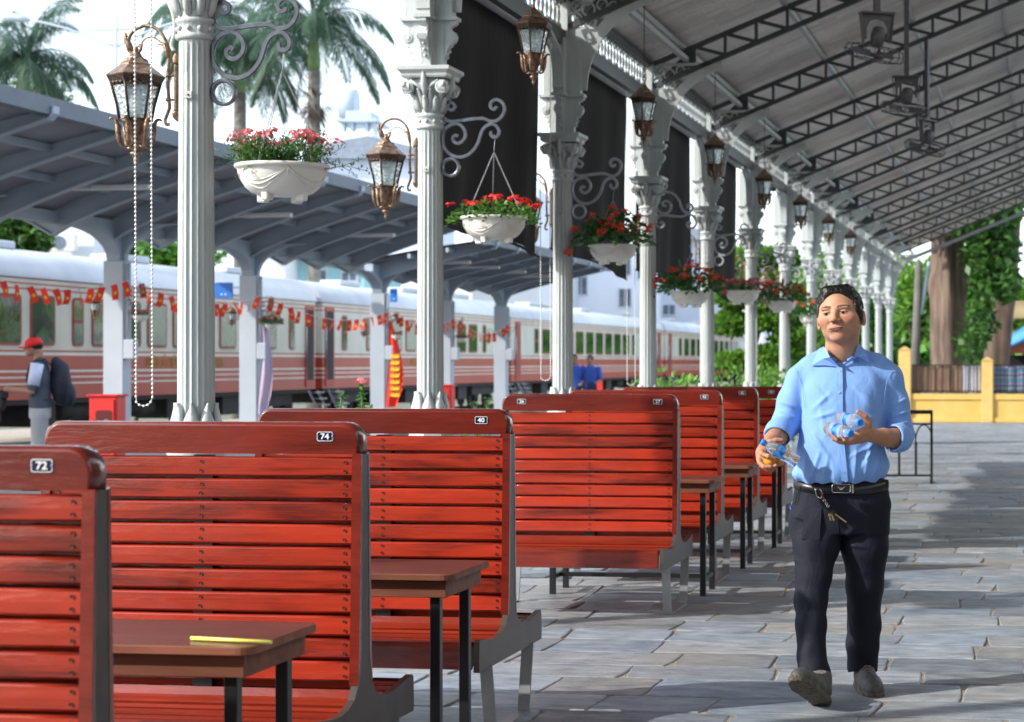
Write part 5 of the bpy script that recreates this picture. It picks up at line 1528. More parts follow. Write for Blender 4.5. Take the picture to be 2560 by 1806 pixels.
M['blue_sign'] = mat('blue_sign', (.01, .16, .62), .4, 0, 0)
for (X, Y, w, zc, lab) in ((-14.52, 34.1, .36, 2.66, 'flat blue sign left of the second canopy post'), (-13.62, 40.9, .15, 2.79, 'narrow blue sign right of the third canopy post')):
    t = thing('platform_sign', lab, 'sign', (X, Y, zc)); mb = MB(); mb.bbox(-w/2, -.02, -.14, w/2, .02, .14, .004); mb.build('sign_board', M['blue_sign'], t)
    mb = MB()
    for k in range(2): mb.box(-w*.1+k*w*.2, -.024, -.08, -.0+k*w*.2, -.0215, -.06)
    mb.build('marking', M['white'], t)
    mb = MB(); mb.bar((w/2 if X < -14 else -w/2, 0, .05), (w/2+.22 if X < -14 else -w/2-.1, 0, .05), .02); mb.build('bracket', M['post'], t)
# fire cabinets
M['fire_red'] = mat('fire_red', (.62, .012, .012), .35, 0, .04); M['fire_dark'] = mat('fire_window', (.10, .008, .010), .15, 0, .1)
def fire_cab(X, Y, w, h, label):
    g = gz(Y); t = thing('fire_cabinet', label, 'fire cabinet', (X, Y, g))
    mb = MB(); mb.bbox(-w/2, -.28, .0, w/2, .02, h, .01); mb.bbox(-w/2-.03, -.31, h+.001, w/2+.03, .05, h+.035, .008); mb.build('case', M['fire_red'], t)
    mb = MB(); mb.bbox(-w/2+.03, -.30, .06, w/2-.03, -.281, h-.04, .006); d = mb.build('door', M['fire_red'], t)
    mb = MB(); a, b, z0, z1 = -w/2+.11, w/2-.06, .16, h-.20; r = .04; out = []
    for (cx, cz, a0) in ((b-r, z1-r, 0), (a+r, z1-r, 90), (a+r, z0+r, 180), (b-r, z0+r, 270)):
        for k in range(4): an = R(a0+30*k); out.append((cx+math.cos(an)*r, cz+math.sin(an)*r))
    mb.prism(out, -.304, -.299, 'y'); mb.build('window_pane', M['fire_dark'], d)
    mb = MB()
    for k, s in enumerate(('CHỮA', 'CHÁY')):
        vs, fs = text_mesh(s, .085, .001, True); mb.add(vs, fs, 0, False, Matrix.Translation(((a+b)/2, -.308, lerp(z0, z1, .70-.22*k))) @ Matrix.Rotation(R(90), 4, 'X'))
    mb.box((a+b)/2-.05, -.31, z0+.03, (a+b)/2+.05, -.3055, z0+.11)
    mb.build('lettering', M['white'], d)
fire_cab(-13.80, 28.3, .43, 1.0, 'bright red fire hose cabinet at the foot of the nearest canopy post')
fire_cab(-13.8, 45.2, .46, 1.12, 'small red fire hose cabinet farther off, left of the bench with plate 26')
# small planters, scrolls and lanterns on the canopy posts
src_pl = [o for o in bpy.data.objects if o.name.startswith('flower_basket')]
nm_p = ['nearest canopy post', 'canopy post with the lilac banner', 'canopy post with the red banner', 'thin canopy post behind the second fluted column', 'canopy post by the farther fire cabinet']
for k, Y in enumerate((28.9, 34.1, 41.1, 45.9, 50.8)):
    zc = [2.50, 2.47, 2.36, 2.35, 2.30][k]
    s = copy_tree(sb0); s.scale = (.62,)*3; s.location = (-13.86, Y-.1, zc-3.05*.62); s['label'] = 'small dark scroll bracket on the '+nm_p[k]; s['group'] = 'small scroll brackets on the canopy posts'
    if k < 4:
        src = bpy.data.objects['flower_basket.00%d' % [4, 3, 4, 4][k]] 
        p = copy_tree(src); p.scale = (.56,)*3; p.location = (-13.86+.28, Y-.1, zc-.42); p['label'] = 'small white flower bowl hanging from the '+nm_p[k]; p['group'] = 'small flower bowls on the canopy posts'
    w = copy_tree(wl0); w.scale = (.62,)*3; w.location = (-14.12, Y-.1, zc-3.12*.62); w['label'] = 'small dark lantern on the left of the '+nm_p[k]; w['group'] = 'small lanterns on the canopy posts'

# ================================================================= STREET LAMP, BUILDINGS
M['lamp_grey'] = mat('lamp_grey', (.42, .50, .58), .5, 0, .05)
def street_lamp(px, d, label, arms):
    base = W(px, 905, d); base.z = -.6; t = thing('street_lamp', label, 'street lamp', base); s = FPX/d
    k = lambda x, y: Vector(((x-px)/s*cy, (x-px)/s*sy, CAMZ-(y-905)/s+.6))
    mb = MB(); mb.tube([(0, 0, 0), k(px, 42)], [.11, .05], 8); mb.build('pole', M['lamp_grey'], t)
    for P, head in arms:
        mb = MB(); mb.tube(smooth_path([k(*p) for p in P], 3), .035, 6); mb.build('arm', M['lamp_grey'], t)
        if head:
            mb = MB(); a, b = k(*head[0]), k(*head[1]); mb.tube([a, a.lerp(b, .3), a.lerp(b, .8), b], [.04, .10, .13, .03], 8); mb.build('lamp_head', M['lamp_grey'], t)
street_lamp(290, 52, 'double arm street lamp seen against the sky behind the large bronze lantern', [([(75, 50), (160, 70), (230, 95), (285, 116)], ((75, 50), (3, 40))), ([(295, 116), (340, 92), (390, 72), (440, 56)], ((440, 56), (500, 48))), ([(205, 76), (290, 74), (355, 72)], None)])
def building(x0, x1, ytop, ybot, d, col, label, wins=(), roof=None, name='building', depth=8, extra=None, group=None):
    s = FPX/d; a = W(x0, 905, d); t = thing(name, label, 'building', (a.x, a.y, -.7), YAW, group)
    w = (x1-x0)/s; H = CAMZ+(905-ytop)/s+.7; hb = 0 if ybot is None else CAMZ+(905-ybot)/s+.7
    m = mat(name+'_wall', col, .8, 0, .12, .35, col2=[min(.9, c*1.15) for c in col])  # distance haze put into the pale bluish wall colours
    mb = MB(); mb.box(0, 0, max(0, hb), w, depth, H); mb.build('wall', m, t)
    for (wx0, wx1, wy0, wy1, kind) in wins:
        xa, xb = (wx0-x0)/s, (wx1-x0)/s; za, zb_ = CAMZ+(905-wy1)/s+.7, CAMZ+(905-wy0)/s+.7
        mb = MB(); mb.box(xa, -.06, za, xb, .02, zb_); f = mb.build('window', M['wframe'], t)
        mb = MB(); mb.box(xa+.08, -.07, za+.08, (xa+xb)/2-.03, -.061, zb_-.08); mb.box((xa+xb)/2+.03, -.07, za+.08, xb-.08, -.061, zb_-.08); mb.build('pane', M['wglass'] if kind == 0 else M['lamp_grey'], f)
    if roof: mb = MB(); mb.prism([(-.5, H+.003), (w+.5, H+.003), (w+.5, H+roof[0]*.3+.01), (w*.5, H+roof[0]), (-.5, H+roof[0]*.5)], -.6, depth+.6, 'y'); mb.build('roof', roof[1], t)
    return t, s, w, H
M['wframe'] = mat('window_frame_pale', (.55, .6, .66), .6, 0, .1); M['wglass'] = mat('window_dark', (.10, .13, .18), .2, 0, .4, 2)
M['roof_grey'] = mat('roof_grey', (.22, .26, .32), .7, 0, .15)
G = 'buildings beyond the railway'
t, s, w, H = building(838, 930, 330, 560, 95, (.72, .77, .86), 'white rooftop building carrying a water tank, right of the palms', [], group=G)
k = lambda x, y: ((x-838)/s, 1.0, CAMZ+(905-y)/s+.7)
mb = MB()
for x in (845, 868, 905, 925): mb.bbox(k(x-4, 0)[0], 1, k(0, 330)[2]+.003, k(x+4, 0)[0], 1.6, k(0, 300)[2])
mb.bbox(k(832, 0)[0], .6, k(0, 300)[2]+.003, k(935, 0)[0], 4, k(0, 293)[2]); mb.build('tank_stand', M['lamp_grey'], t)
mb = MB(); mb.lathe([(1.0, 0), (1.0, 1.1)], 16, 0, True, Matrix.Translation((k(882, 0)[0]-1.1, 2.3, k(0, 293)[2]+.9)) @ Matrix.Rotation(R(90), 4, 'Y') @ Matrix.Scale(.75, 4)); mb.bbox(k(850, 0)[0], 1.2, k(0, 292)[2], k(918, 0)[0], 3, k(0, 270)[2], .05); mb.build('water_tank', M['lamp_grey'], t)
building(792, 1062, 400, 640, 88, (.60, .66, .80), 'pale blue house with a dark low roof and one louvred vent', [(846, 884, 436, 458, 1)], (1.0, M['roof_grey']), group=G)
building(985, 1052, 372, 560, 92, (.58, .62, .72), 'narrow pale house touching the second fluted column', [(1000, 1040, 395, 440, 0)], group=G)
building(1180, 1345, 470, 760, 100, (.66, .70, .76), 'pale block glimpsed beside the third fluted column', [(1345-20, 1345-6, 490, 520, 0)], group=G)
building(648, 714, 610, 745, 80, (.75, .79, .84), 'plain white house beyond the train roof', group=G)
t, s, w, H = building(714, 910, 645, 760, 82, (.30, .55, .62), 'turquoise house with two small windows beyond the train roof', [(775, 820, 672, 704, 0), (852, 895, 678, 706, 0)], (.6, M['lamp_grey']), group=G)
building(60, 235, 560, 680, 70, (.62, .68, .76), 'house with an outdoor air conditioner, at the left edge beyond the train', [(70, 110, 585, 620, 0)], group=G)
a = W(160, 608, 69.6); t = thing('air_conditioner', 'white air conditioner unit on the house at the left edge', 'air conditioner', a, YAW)
mb = MB(); mb.bbox(-.45, -.25, -.3, .45, .15, .32, .03); mb.build('casing', M['white'], t); mb = MB(); mb.lathe([(.24, 0), (.24, .02)], 18, 0, True, Matrix.Translation((-.08, -.255, 0)) @ Matrix.Rotation(R(90), 4, 'X')); mb.build('fan_grille', M['wglass'], t)
building(1000, 1300, 610, 800, 110, (.70, .74, .84), 'long pale wall beyond the second canopy', [(1105, 1130, 690, 720, 0)], group=G)
building(1300, 1420, 560, 850, 112, (.50, .53, .60), 'grey apartment block with dim balconies left of the begonia column', [(1310, 1345, 600, 650, 0), (1355, 1400, 600, 650, 0), (1310, 1345, 690, 735, 0), (1355, 1400, 690, 735, 0)], group=G)
building(1422, 1640, 540, 850, 118, (.66, .70, .78), 'apartment block with white piers, between the two begonia columns', [(1436, 1470, 600, 640, 0), (1500, 1530, 600, 640, 0), (1545, 1580, 640, 690, 0), (1436, 1470, 690, 740, 0), (1545, 1580, 720, 770, 0), (1592, 1630, 650, 700, 0)], group=G)
building(1640, 1800, 600, 850, 124, (.55, .58, .66), 'grey weathered block above the train, right of the second begonia column', [(1655, 1690, 680, 720, 0), (1700, 1740, 700, 745, 0), (1655, 1690, 760, 790, 0)], (.8, M['roof_grey']), group=G)
building(1802, 1960, 700, 880, 135, (.70, .74, .80), 'low pale house behind the cloud pruned tree', [], (1.0, M['coach_red']), group=G)
building(-250, 60, 480, 700, 95, (.72, .76, .82), 'white house outside the left edge', group=G)

# ================================================================= YELLOW WALL AND RIGHT SIDE
M['ochre'] = mat('yellow_render', (.62, .40, .10), .85, 0, .10, 2.5, .2, 30, col2=(.70, .47, .14)); M['ochre_d'] = mat('ochre_cap', (.66, .45, .15), .85, 0, .08)
DW = 60.0; s = FPX/DW
wallo = W(2245, 905, DW); gW = 1.38-151/s
t = thing('yellow_wall', 'low yellow rendered wall with pillars and railings across the far end', 'wall', (wallo.x, wallo.y, gW), R(.8))
L_ = 16.0; k = lambda x: (x-2245)/s; hz_ = lambda y: CAMZ+(905-y)/s-gW
mb = MB(); mb.bbox(-2, 0, 0, L_, .22, hz_(1000), .01); mb.bbox(-2, -.04, hz_(1000)+.002, L_, .26, hz_(985), .01); mb.bbox(-2, -.05, 0, L_, -.003, hz_(1045), .01)
mb.build('plinth', M['ochre'], t)
for (x0, x1) in ((2247, 2277), (2453, 2481), (2650, 2680)):
    ht = hz_(876 if x0 < 2300 else 902)
    mb = MB(); mb.bbox(k(x0), -.10, 0, k(x1), .28, ht, .01); mb.prism([(k(x0)-.02, ht+.002), (k(x1)+.02, ht+.002), ((k(x0)+k(x1))/2, ht+.12)], -.12, .30, 'y'); mb.build('pillar', M['ochre_d'], t)
mb = MB()
for i in range(60):
    x = k(2280)+i*.115
    if k(2450) < x < k(2484): continue
    if x > k(2645): break
    mb.bar((x, .1, hz_(984)), (x, .1, hz_(912)), .018)
mb.box(k(2278), .09, hz_(915), k(2452), .11, hz_(912)); mb.box(k(2482), .09, hz_(915), k(2649), .11, hz_(912)); mb.box(k(2278), .09, hz_(980), k(2452), .11, hz_(977)); mb.box(k(2482), .09, hz_(980), k(2649), .11, hz_(977))
mb.build('railing', M['black_metal'], t)
M['sheet_brown'] = mat('brown_sheet', (.20, .13, .09), .8, 0, .3, 2, .3, 8, stretch=(6, 1, 1), col2=(.32, .19, .11)); M['sheet_white'] = mat('white_sheet', (.55, .55, .60), .7, 0, .2, 3)
def checks():
    m, nt, b = newmat('striped_tarpaulin'); N = nt.nodes; L = nt.links
    tc = N.new('ShaderNodeTexCoord'); w1_ = N.new('ShaderNodeTexWave'); w1_.bands_direction = 'Z'; w1_.inputs['Scale'].default_value = 1.1; w1_.inputs['Distortion'].default_value = 3.5; w1_.inputs['Detail Scale'].default_value = .6
    L.new(tc.outputs['Object'], w1_.inputs[0]); rp = N.new('ShaderNodeValToRGB'); E = rp.color_ramp.elements
    E[0].color = (.04, .12, .30, 1); E[1].color = (.12, .30, .45, 1)
    for p, c in ((.25, (.40, .42, .45)), (.45, (.38, .14, .12)), (.6, (.35, .38, .42)), (.8, (.08, .20, .38))): e = E.new(p); e.color = (*c, 1)
    L.new(w1_.outputs[0], rp.inputs[0]); L.new(rp.outputs[0], b.inputs['Base Color']); b.inputs['Roughness'].default_value = .7
    return m
M['tarp'] = checks()
def sheet_panel(x0, x1, m, lab):
    mb = MB(); n = 24; y0 = .17; a, b = k(x0), k(x1)
    for side in (0, 1):
        for i in range(n+1):
            u = i/n; yy = y0+.03*math.sin(u*40)+.02*math.sin(u*17)+side*.01
            for z in (hz_(982), hz_(914)): mb.v.append((lerp(a, b, u), yy, z))
    for side in (0, 1):
        for i in range(n): q = side*2*(n+1)+2*i; f = (q, q+2, q+3, q+1); mb.f.append(f if side == 0 else f[::-1]); mb.m.append(0); mb.sm.append(True)
    o = mb.build('fence_sheet', m); o.location = t.location; o.rotation_euler = t.rotation_euler; tag(o, lab, 'sheet', 'sheets hung behind the railings')
sheet_panel(2280, 2403, M['sheet_brown'], 'brown corrugated sheet behind the railing below the massive trunk')
sheet_panel(2404, 2451, M['sheet_white'], 'white cloth sheet behind the railing, left of the middle pillar')
sheet_panel(2484, 2640, M['tarp'], 'blue and red striped tarpaulin behind the railing at the right edge')
# utility pole
M['pole'] = mat('pole_concrete', (.13, .12, .105), .85, 0, .2, 3)
b_ = W(2283, 905, 64); b_.z = -.6; s2 = FPX/64; t = thing('utility_pole', 'slim leaning concrete utility pole left of the massive trunk', 'pole', b_)
mb = MB(); mb.tube([(0, 0, 0), ((2297-2283)/s2, 0, CAMZ+(905-655)/s2+.6)], [.17, .11], 10); mb.build('shaft', M['pole'], t)
mb = MB(); mb.tube([(.25, 0, 3.5), (.5, .2, 5.2)], .06, 6); mb.build('cable_bundle', M['lamp_grey'], t)
# little market shed with blue awning at the right edge
a = W(2502, 905, 72); s3 = FPX/72; t = thing('market_shed', 'small shed with an orange-red front board under a blue awning at the right edge', 'shed', (a.x, a.y, -.6), YAW)
z = lambda y: CAMZ+(905-y)/s3+.6; X_ = lambda x: (x-2502)/s3
mb = MB(); mb.bbox(0, 0, z(884), 5, .15, z(860), .02); mb.build('front_board', mat('front_board', (.40, .10, .06), .7, 0, .1), t)
for x in (2504, 2620): mb = MB(); mb.bbox(X_(x), .0, 0, X_(x+8), .15, z(885), .01); mb.build('post', M['white'], t)
mb = MB(); mb.box(.3, .6, 0, 5, 3, z(888)); mb.build('back_wall', M['blind'], t)
mb = MB(); mb.bbox(X_(2515), 1.5, z(795), 6, 3, z(750), .02); mb.build('upper_wall', mat('weathered_ochre', (.40, .30, .14), .85, 0, .3, 2), t)
mb = MB(); n = 10; vs = []
for i in range(n+1):
    u = i/n; x = X_(lerp(2500, 2640, u))
    for yy in (-.6, 1.2): vs.append((x, yy, z(lerp(858, 790, u)+8*math.sin(u*PI))-(.25 if yy < 0 else 0)))
vs += [(p[0], p[1], p[2]+.02+.25*min(1, (i//2)/n*2)) for i, p in enumerate(vs)]
m_ = 2*(n+1); fs = []
for i in range(n): q = 2*i; fs += [(q, q+1, q+3, q+2), (m_+q, m_+q+2, m_+q+3, m_+q+1), (q, q+2, m_+q+2, m_+q), (q+1, m_+q+1, m_+q+3, q+3)]
mb.add(vs, fs, 0, True); mb.build('awning', mat('blue_awning', (.06, .26, .55), .5, 0, .1), t)
# black barrier frame
a = W(2330, 1190, 1); d = FPX*1.38/(1190-905); s4 = FPX/d
t = thing('metal_barrier', 'black metal barrier frame with an arch motif right of the man', 'barrier', W(2330, 1190, d), R(4))
t.location.z = gz(t.location.y); zz = lambda y: (1190-y)/s4; xx = lambda x: (x-2330)/s4
mb = MB()
mb.bar((xx(2329), 0, 0), (xx(2329), 0, zz(1006)), .032); mb.bar((xx(2110), 0, 0), (xx(2110), 0, zz(1006)), .032)
mb.box(xx(2110), -.02, zz(1015), xx(2331), .02, zz(1005)); mb.box(xx(2110), -.012, zz(1042), xx(2329), .012, zz(1038)); mb.box(xx(2110), -.015, zz(1171), xx(2331), .015, zz(1166))
for x in (2248, 2290, 2206, 2164, 2122): mb.bar((xx(x), 0, zz(1168)), (xx(x), 0, zz(1085)), .03)
mb.build('frame', M['black_metal'], t)
for x in (2289-42, 2289, 2289-84):
    mb = MB(); mb.tube([((xx(x+21)-xx(x))*math.cos(b)*-1+xx(x+21)-(0), 0, zz(1085)+(zz(1042)-zz(1085))*math.sin(b)) for b in [PI*i/12 for i in range(13)]], .010, 5); mb.build('arch_bar', M['black_metal'], t)
mb = MB(); mb.box(xx(2110), .0, 0, xx(2112), 0.5, .03) ; mb.bar((xx(2329), 0, .015), (xx(2329), .45, .015), .03); mb.bar((xx(2110), 0, .015), (xx(2110), .45, .015), .03); mb.build('foot', M['black_metal'], t)
# ================================================================= PEOPLE
class SDF:
    def __init__(s, lo, hi, h):
        s.lo = np.array(lo, float); s.h = h; n = np.ceil((np.array(hi)-s.lo)/h).astype(int)+1; s.n = n
        s.ax = [s.lo[i]+h*np.arange(n[i]) for i in range(3)]; s.f = np.full(tuple(n), .2, np.float32)
    def sl(s, lo, hi, pad):
        r = []
        for i in range(3):
            a = int(max(0, math.floor((lo[i]-pad-s.lo[i])/s.h))); b = int(min(s.n[i], math.ceil((hi[i]+pad-s.lo[i])/s.h)+1)); r.append(slice(a, max(a, b)))
        return tuple(r)
    def grid(s, r):
        return [g.astype(np.float32) for g in np.meshgrid(s.ax[0][r[0]], s.ax[1][r[1]], s.ax[2][r[2]], indexing='ij', sparse=True)]
    def put(s, r, d, k, mode):
        f = s.f[r]
        if mode == '+':
            h = np.clip(.5+.5*(f-d)/k, 0, 1); s.f[r] = f*(1-h)+d*h-k*h*(1-h)
        elif mode == '-':
            h = np.clip(.5-.5*(f+d)/k, 0, 1); s.f[r] = f*(1-h)-d*h+k*h*(1-h)
    def rc(s, a, b, ra, rb, k=.02, mode='+', sw=1.0):
        # round cone a->b; sw squeezes depth (axis 2)
        a = np.array(a, float); b = np.array(b, float); m = max(ra, rb)*max(1, 1/sw if sw else 1)
        r = s.sl(np.minimum(a, b)-m, np.maximum(a, b)+m, k+.03)
        if any(q.stop <= q.start for q in r): return s
        X, Y, Z = s.grid(r); d = b-a; dd = d.copy(); dd[2] *= sw
        L2 = float(dd@dd)+1e-12
        px, py, pz = X-a[0], Y-a[1], (Z-a[2])*sw
        t = np.clip((px*dd[0]+py*dd[1]+pz*dd[2])/L2, 0, 1)
        q = np.sqrt((px-t*dd[0])**2+(py-t*dd[1])**2+(pz-t*dd[2])**2)-(ra+(rb-ra)*t)
        s.put(r, q, k, mode); return s
    def chain(s, pts, k=.02, sw=1.0, mode='+'):
        for (a, ra), (b, rb) in zip(pts, pts[1:]): s.rc(a, b, ra, rb, k, mode, sw)
        return s
    def ell(s, c, rad, k=.02, mode='+', rot=None):
        c = np.array(c, float); m = max(rad); r = s.sl(c-m, c+m, k+.03)
        if any(q.stop <= q.start for q in r): return s
        X, Y, Z = s.grid(r); x, y, z = X-c[0], Y-c[1], Z-c[2]
        if rot is not None:
            Rm = np.array(rot.inverted()); x, y, z = Rm[0][0]*x+Rm[0][1]*y+Rm[0][2]*z, Rm[1][0]*x+Rm[1][1]*y+Rm[1][2]*z, Rm[2][0]*x+Rm[2][1]*y+Rm[2][2]*z
        q = np.sqrt((x/rad[0])**2+(y/rad[1])**2+(z/rad[2])**2); g = np.sqrt((x/rad[0]**2)**2+(y/rad[1]**2)**2+(z/rad[2]**2)**2)+1e-6
        s.put(r, q*(q-1)/g, k, mode); return s
    def stack(s, rows, k=.02, mode='+', pw=2.3):
        # rows: (v, cu, cw, hu, hw) bottom to top, a stack of rounded ellipses
        V = np.array([r[0] for r in rows]); lo = (min(r[1]-r[3] for r in rows), V[0]-.02, min(r[2]-r[4] for r in rows)); hi = (max(r[1]+r[3] for r in rows), V[-1]+.02, max(r[2]+r[4] for r in rows))
        r = s.sl(lo, hi, k+.02); X, Y, Z = s.grid(r)
        y = Y[0, :, 0] if Y.ndim == 3 else Y
        def smooth(col):
            xs = V; v = np.array([q[col] for q in rows]); yy = np.clip(y, xs[0], xs[-1])
            i = np.clip(np.searchsorted(xs, yy)-1, 0, len(xs)-2); t = (yy-xs[i])/(xs[i+1]-xs[i])
            m = np.gradient(v, xs); h_ = xs[i+1]-xs[i]
            o = (2*t**3-3*t**2+1)*v[i]+(t**3-2*t**2+t)*h_*m[i]+(-2*t**3+3*t**2)*v[i+1]+(t**3-t**2)*h_*m[i+1]
            return o.astype(np.float32)[None, :, None]
        cu, cw, hu, hw = smooth(1), smooth(2), smooth(3), smooth(4)
        q = (np.abs((X-cu)/hu)**pw+np.abs((Z-cw)/hw)**pw)**(1/pw)
        d = (q-1)*np.minimum(hu, hw)*(1+.0*q)
        d = np.maximum(d, np.maximum(V[0]-Y, Y-V[-1]))
        s.put(r, d.astype(np.float32), k, mode); return s
    def plane(s, p, n, keep=-1, k=.004, lo=None, hi=None):
        # cut away the side the normal points to
        n = np.array(n, float); n /= np.linalg.norm(n)
        r = s.sl(lo, hi, 0) if lo is not None else (slice(None),)*3
        X, Y, Z = s.grid(r); d = (X-p[0])*n[0]+(Y-p[1])*n[1]+(Z-p[2])*n[2]
        s.f[r] = np.maximum(s.f[r], d); return s
    def mesh(s):
        f = s.f; S = f < 0; nx, ny, nz = f.shape
        c = np.zeros((nx-1, ny-1, nz-1), np.int8)
        for i in (0, 1):
            for j in (0, 1):
                for k in (0, 1): c += S[i:nx-1+i, j:ny-1+j, k:nz-1+k]
        act = (c > 0) & (c < 8); I = np.argwhere(act); n = len(I)
        idx = np.full(act.shape, -1, np.int64); idx[act] = np.arange(n)
        P = np.zeros((n, 3)); cnt = np.zeros(n)
        for ax in range(3):
            o = [a for a in range(3) if a != ax]
            for u in (0, 1):
                for v in (0, 1):
                    A = I.copy(); A[:, o[0]] += u; A[:, o[1]] += v; B = A.copy(); B[:, ax] += 1
                    fa = f[A[:, 0], A[:, 1], A[:, 2]]; fb = f[B[:, 0], B[:, 1], B[:, 2]]; m = (fa < 0) != (fb < 0)
                    t = np.where(m, fa/(fa-fb+1e-20), 0); Q = A.astype(float); Q[:, ax] += t; P[m] += Q[m]; cnt[m] += 1
        P /= cnt[:, None]; V = P*s.h+s.lo; F = []
        for ax in range(3):
            o = [(ax+1) % 3, (ax+2) % 3]
            s0 = [slice(1, None)]*3; 
            a = [slice(1, m-1) for m in f.shape]; a[ax] = slice(0, f.shape[ax]-1); b = list(a); b[ax] = slice(1, f.shape[ax])
            fa, fb = S[tuple(a)], S[tuple(b)]; E = np.argwhere(fa != fb)
            if not len(E): continue
            flip = fa[E[:, 0], E[:, 1], E[:, 2]]
            E = E.copy(); E[:, o[0]] += 1; E[:, o[1]] += 1
            q = []
            for (u, v) in ((0, 0), (-1, 0), (-1, -1), (0, -1)):
                K = E.copy(); K[:, o[0]] += u; K[:, o[1]] += v; q.append(idx[K[:, 0], K[:, 1], K[:, 2]])
            q = np.stack(q, 1); q[~flip] = q[~flip][:, ::-1]; F.append(q)
        F = np.concatenate(F); F = F[(F >= 0).all(1)]
        return V, F
def np_mesh(name, V, F, mats, parent, smooth=True, mi=None):
    me = bpy.data.meshes.new(name); n = len(F); me.vertices.add(len(V)); me.vertices.foreach_set('co', np.asarray(V, np.float32).ravel())
    me.loops.add(n*4); me.loops.foreach_set('vertex_index', F.ravel().astype(np.int32)); me.polygons.add(n)
    me.polygons.foreach_set('loop_start', np.arange(0, n*4, 4, dtype=np.int32)); me.polygons.foreach_set('loop_total', np.full(n, 4, np.int32))
    me.polygons.foreach_set('use_smooth', np.full(n, smooth)); 
    for m in mats: me.materials.append(m)
    me.update(calc_edges=True); me.validate()
    o = bpy.data.objects.new(name, me); COL.objects.link(o); o.parent = parent
    return o
def normals(V, F):
    a = V[F[:, 2]]-V[F[:, 0]]; b = V[F[:, 3]]-V[F[:, 1]]; n = np.cross(a, b); N = np.zeros_like(V)
    for k in range(4): np.add.at(N, F[:, k], n)
    return N/(np.linalg.norm(N, axis=1)[:, None]+1e-12)
def relax(V, F, it=1, lam=.5):
    for _ in range(it):
        A = np.zeros_like(V); c = np.zeros(len(V))
        for k in range(4):
            for d in (1, 3): np.add.at(A, F[:, k], V[F[:, (k+d) % 4]]); np.add.at(c, F[:, k], 1)
        V = V*(1-lam)+lam*A/c[:, None]
    return V
def pnoise(P, sc, seed=0):
    return np.array([mnoise.noise((p[0]*sc[0]+seed, p[1]*sc[1], p[2]*sc[2])) for p in P])
# ---- the walking man. Body frame: u to the camera's right, v up, w towards the camera
MD = 8.30; MLAT = (2070-PPX)/602.0
def q(px, py, w=0.0):
    d = MD-w; return (((px-PPX)*d/FPX)-MLAT, CAMZ-(py-PPY)*d/FPX, w)
MFRAME = Matrix(((cy, 0, sy, MLAT*cy-MD*sy), (sy, 0, -cy, MLAT*sy+MD*cy), (0, 1, 0, 0), (0, 0, 0, 1)))
man = bpy.data.objects.new('person', None); COL.objects.link(man); man.matrix_world = MFRAME
tag(man, 'man in light blue shirt and dark trousers walking towards us, bottles in both hands', 'person')
def skinmat():
    m, nt, b = newmat('skin'); N = nt.nodes; L = nt.links
    at = N.new('ShaderNodeAttribute'); at.attribute_name = 'tint'; tc = N.new('ShaderNodeTexCoord'); nz = N.new('ShaderNodeTexNoise'); nz.inputs['Scale'].default_value = 40; nz.inputs['Detail'].default_value = 5; L.new(tc.outputs['Object'], nz.inputs[0])
    r2 = N.new('ShaderNodeValToRGB'); r2.color_ramp.elements[0].color = (.86, .84, .82, 1); r2.color_ramp.elements[1].color = (1.1, 1.1, 1.1, 1); L.new(nz.outputs[0], r2.inputs[0])
    mx = N.new('ShaderNodeMixRGB'); mx.blend_type = 'MULTIPLY'; mx.inputs[0].default_value = 1; L.new(at.outputs['Color'], mx.inputs[1]); L.new(r2.outputs[0], mx.inputs[2]); L.new(mx.outputs[0], b.inputs['Base Color'])
    b.inputs['Roughness'].default_value = .55; b.inputs['Specular IOR Level'].default_value = .35; b.inputs['Subsurface Weight'].default_value = .12; b.inputs['Subsurface Radius'].default_value = (.012, .005, .003); b.inputs['Subsurface Scale'].default_value = 1
    n3 = N.new('ShaderNodeTexNoise'); n3.inputs['Scale'].default_value = 260; L.new(tc.outputs['Object'], n3.inputs[0]); bp = N.new('ShaderNodeBump'); bp.inputs['Strength'].default_value = .15; bp.inputs['Distance'].default_value = .003; L.new(n3.outputs[0], bp.inputs['Height']); L.new(bp.outputs[0], b.inputs['Normal'])
    return m
M['skin'] = skinmat()
def set_tint(o, cols):
    ca = o.data.color_attributes.new('tint', 'FLOAT_COLOR', 'POINT'); c = np.ones((len(o.data.vertices), 4), np.float32); c[:, :3] = cols; ca.data.foreach_set('color', c.ravel())
SKIN = np.array([.52, .275, .175])
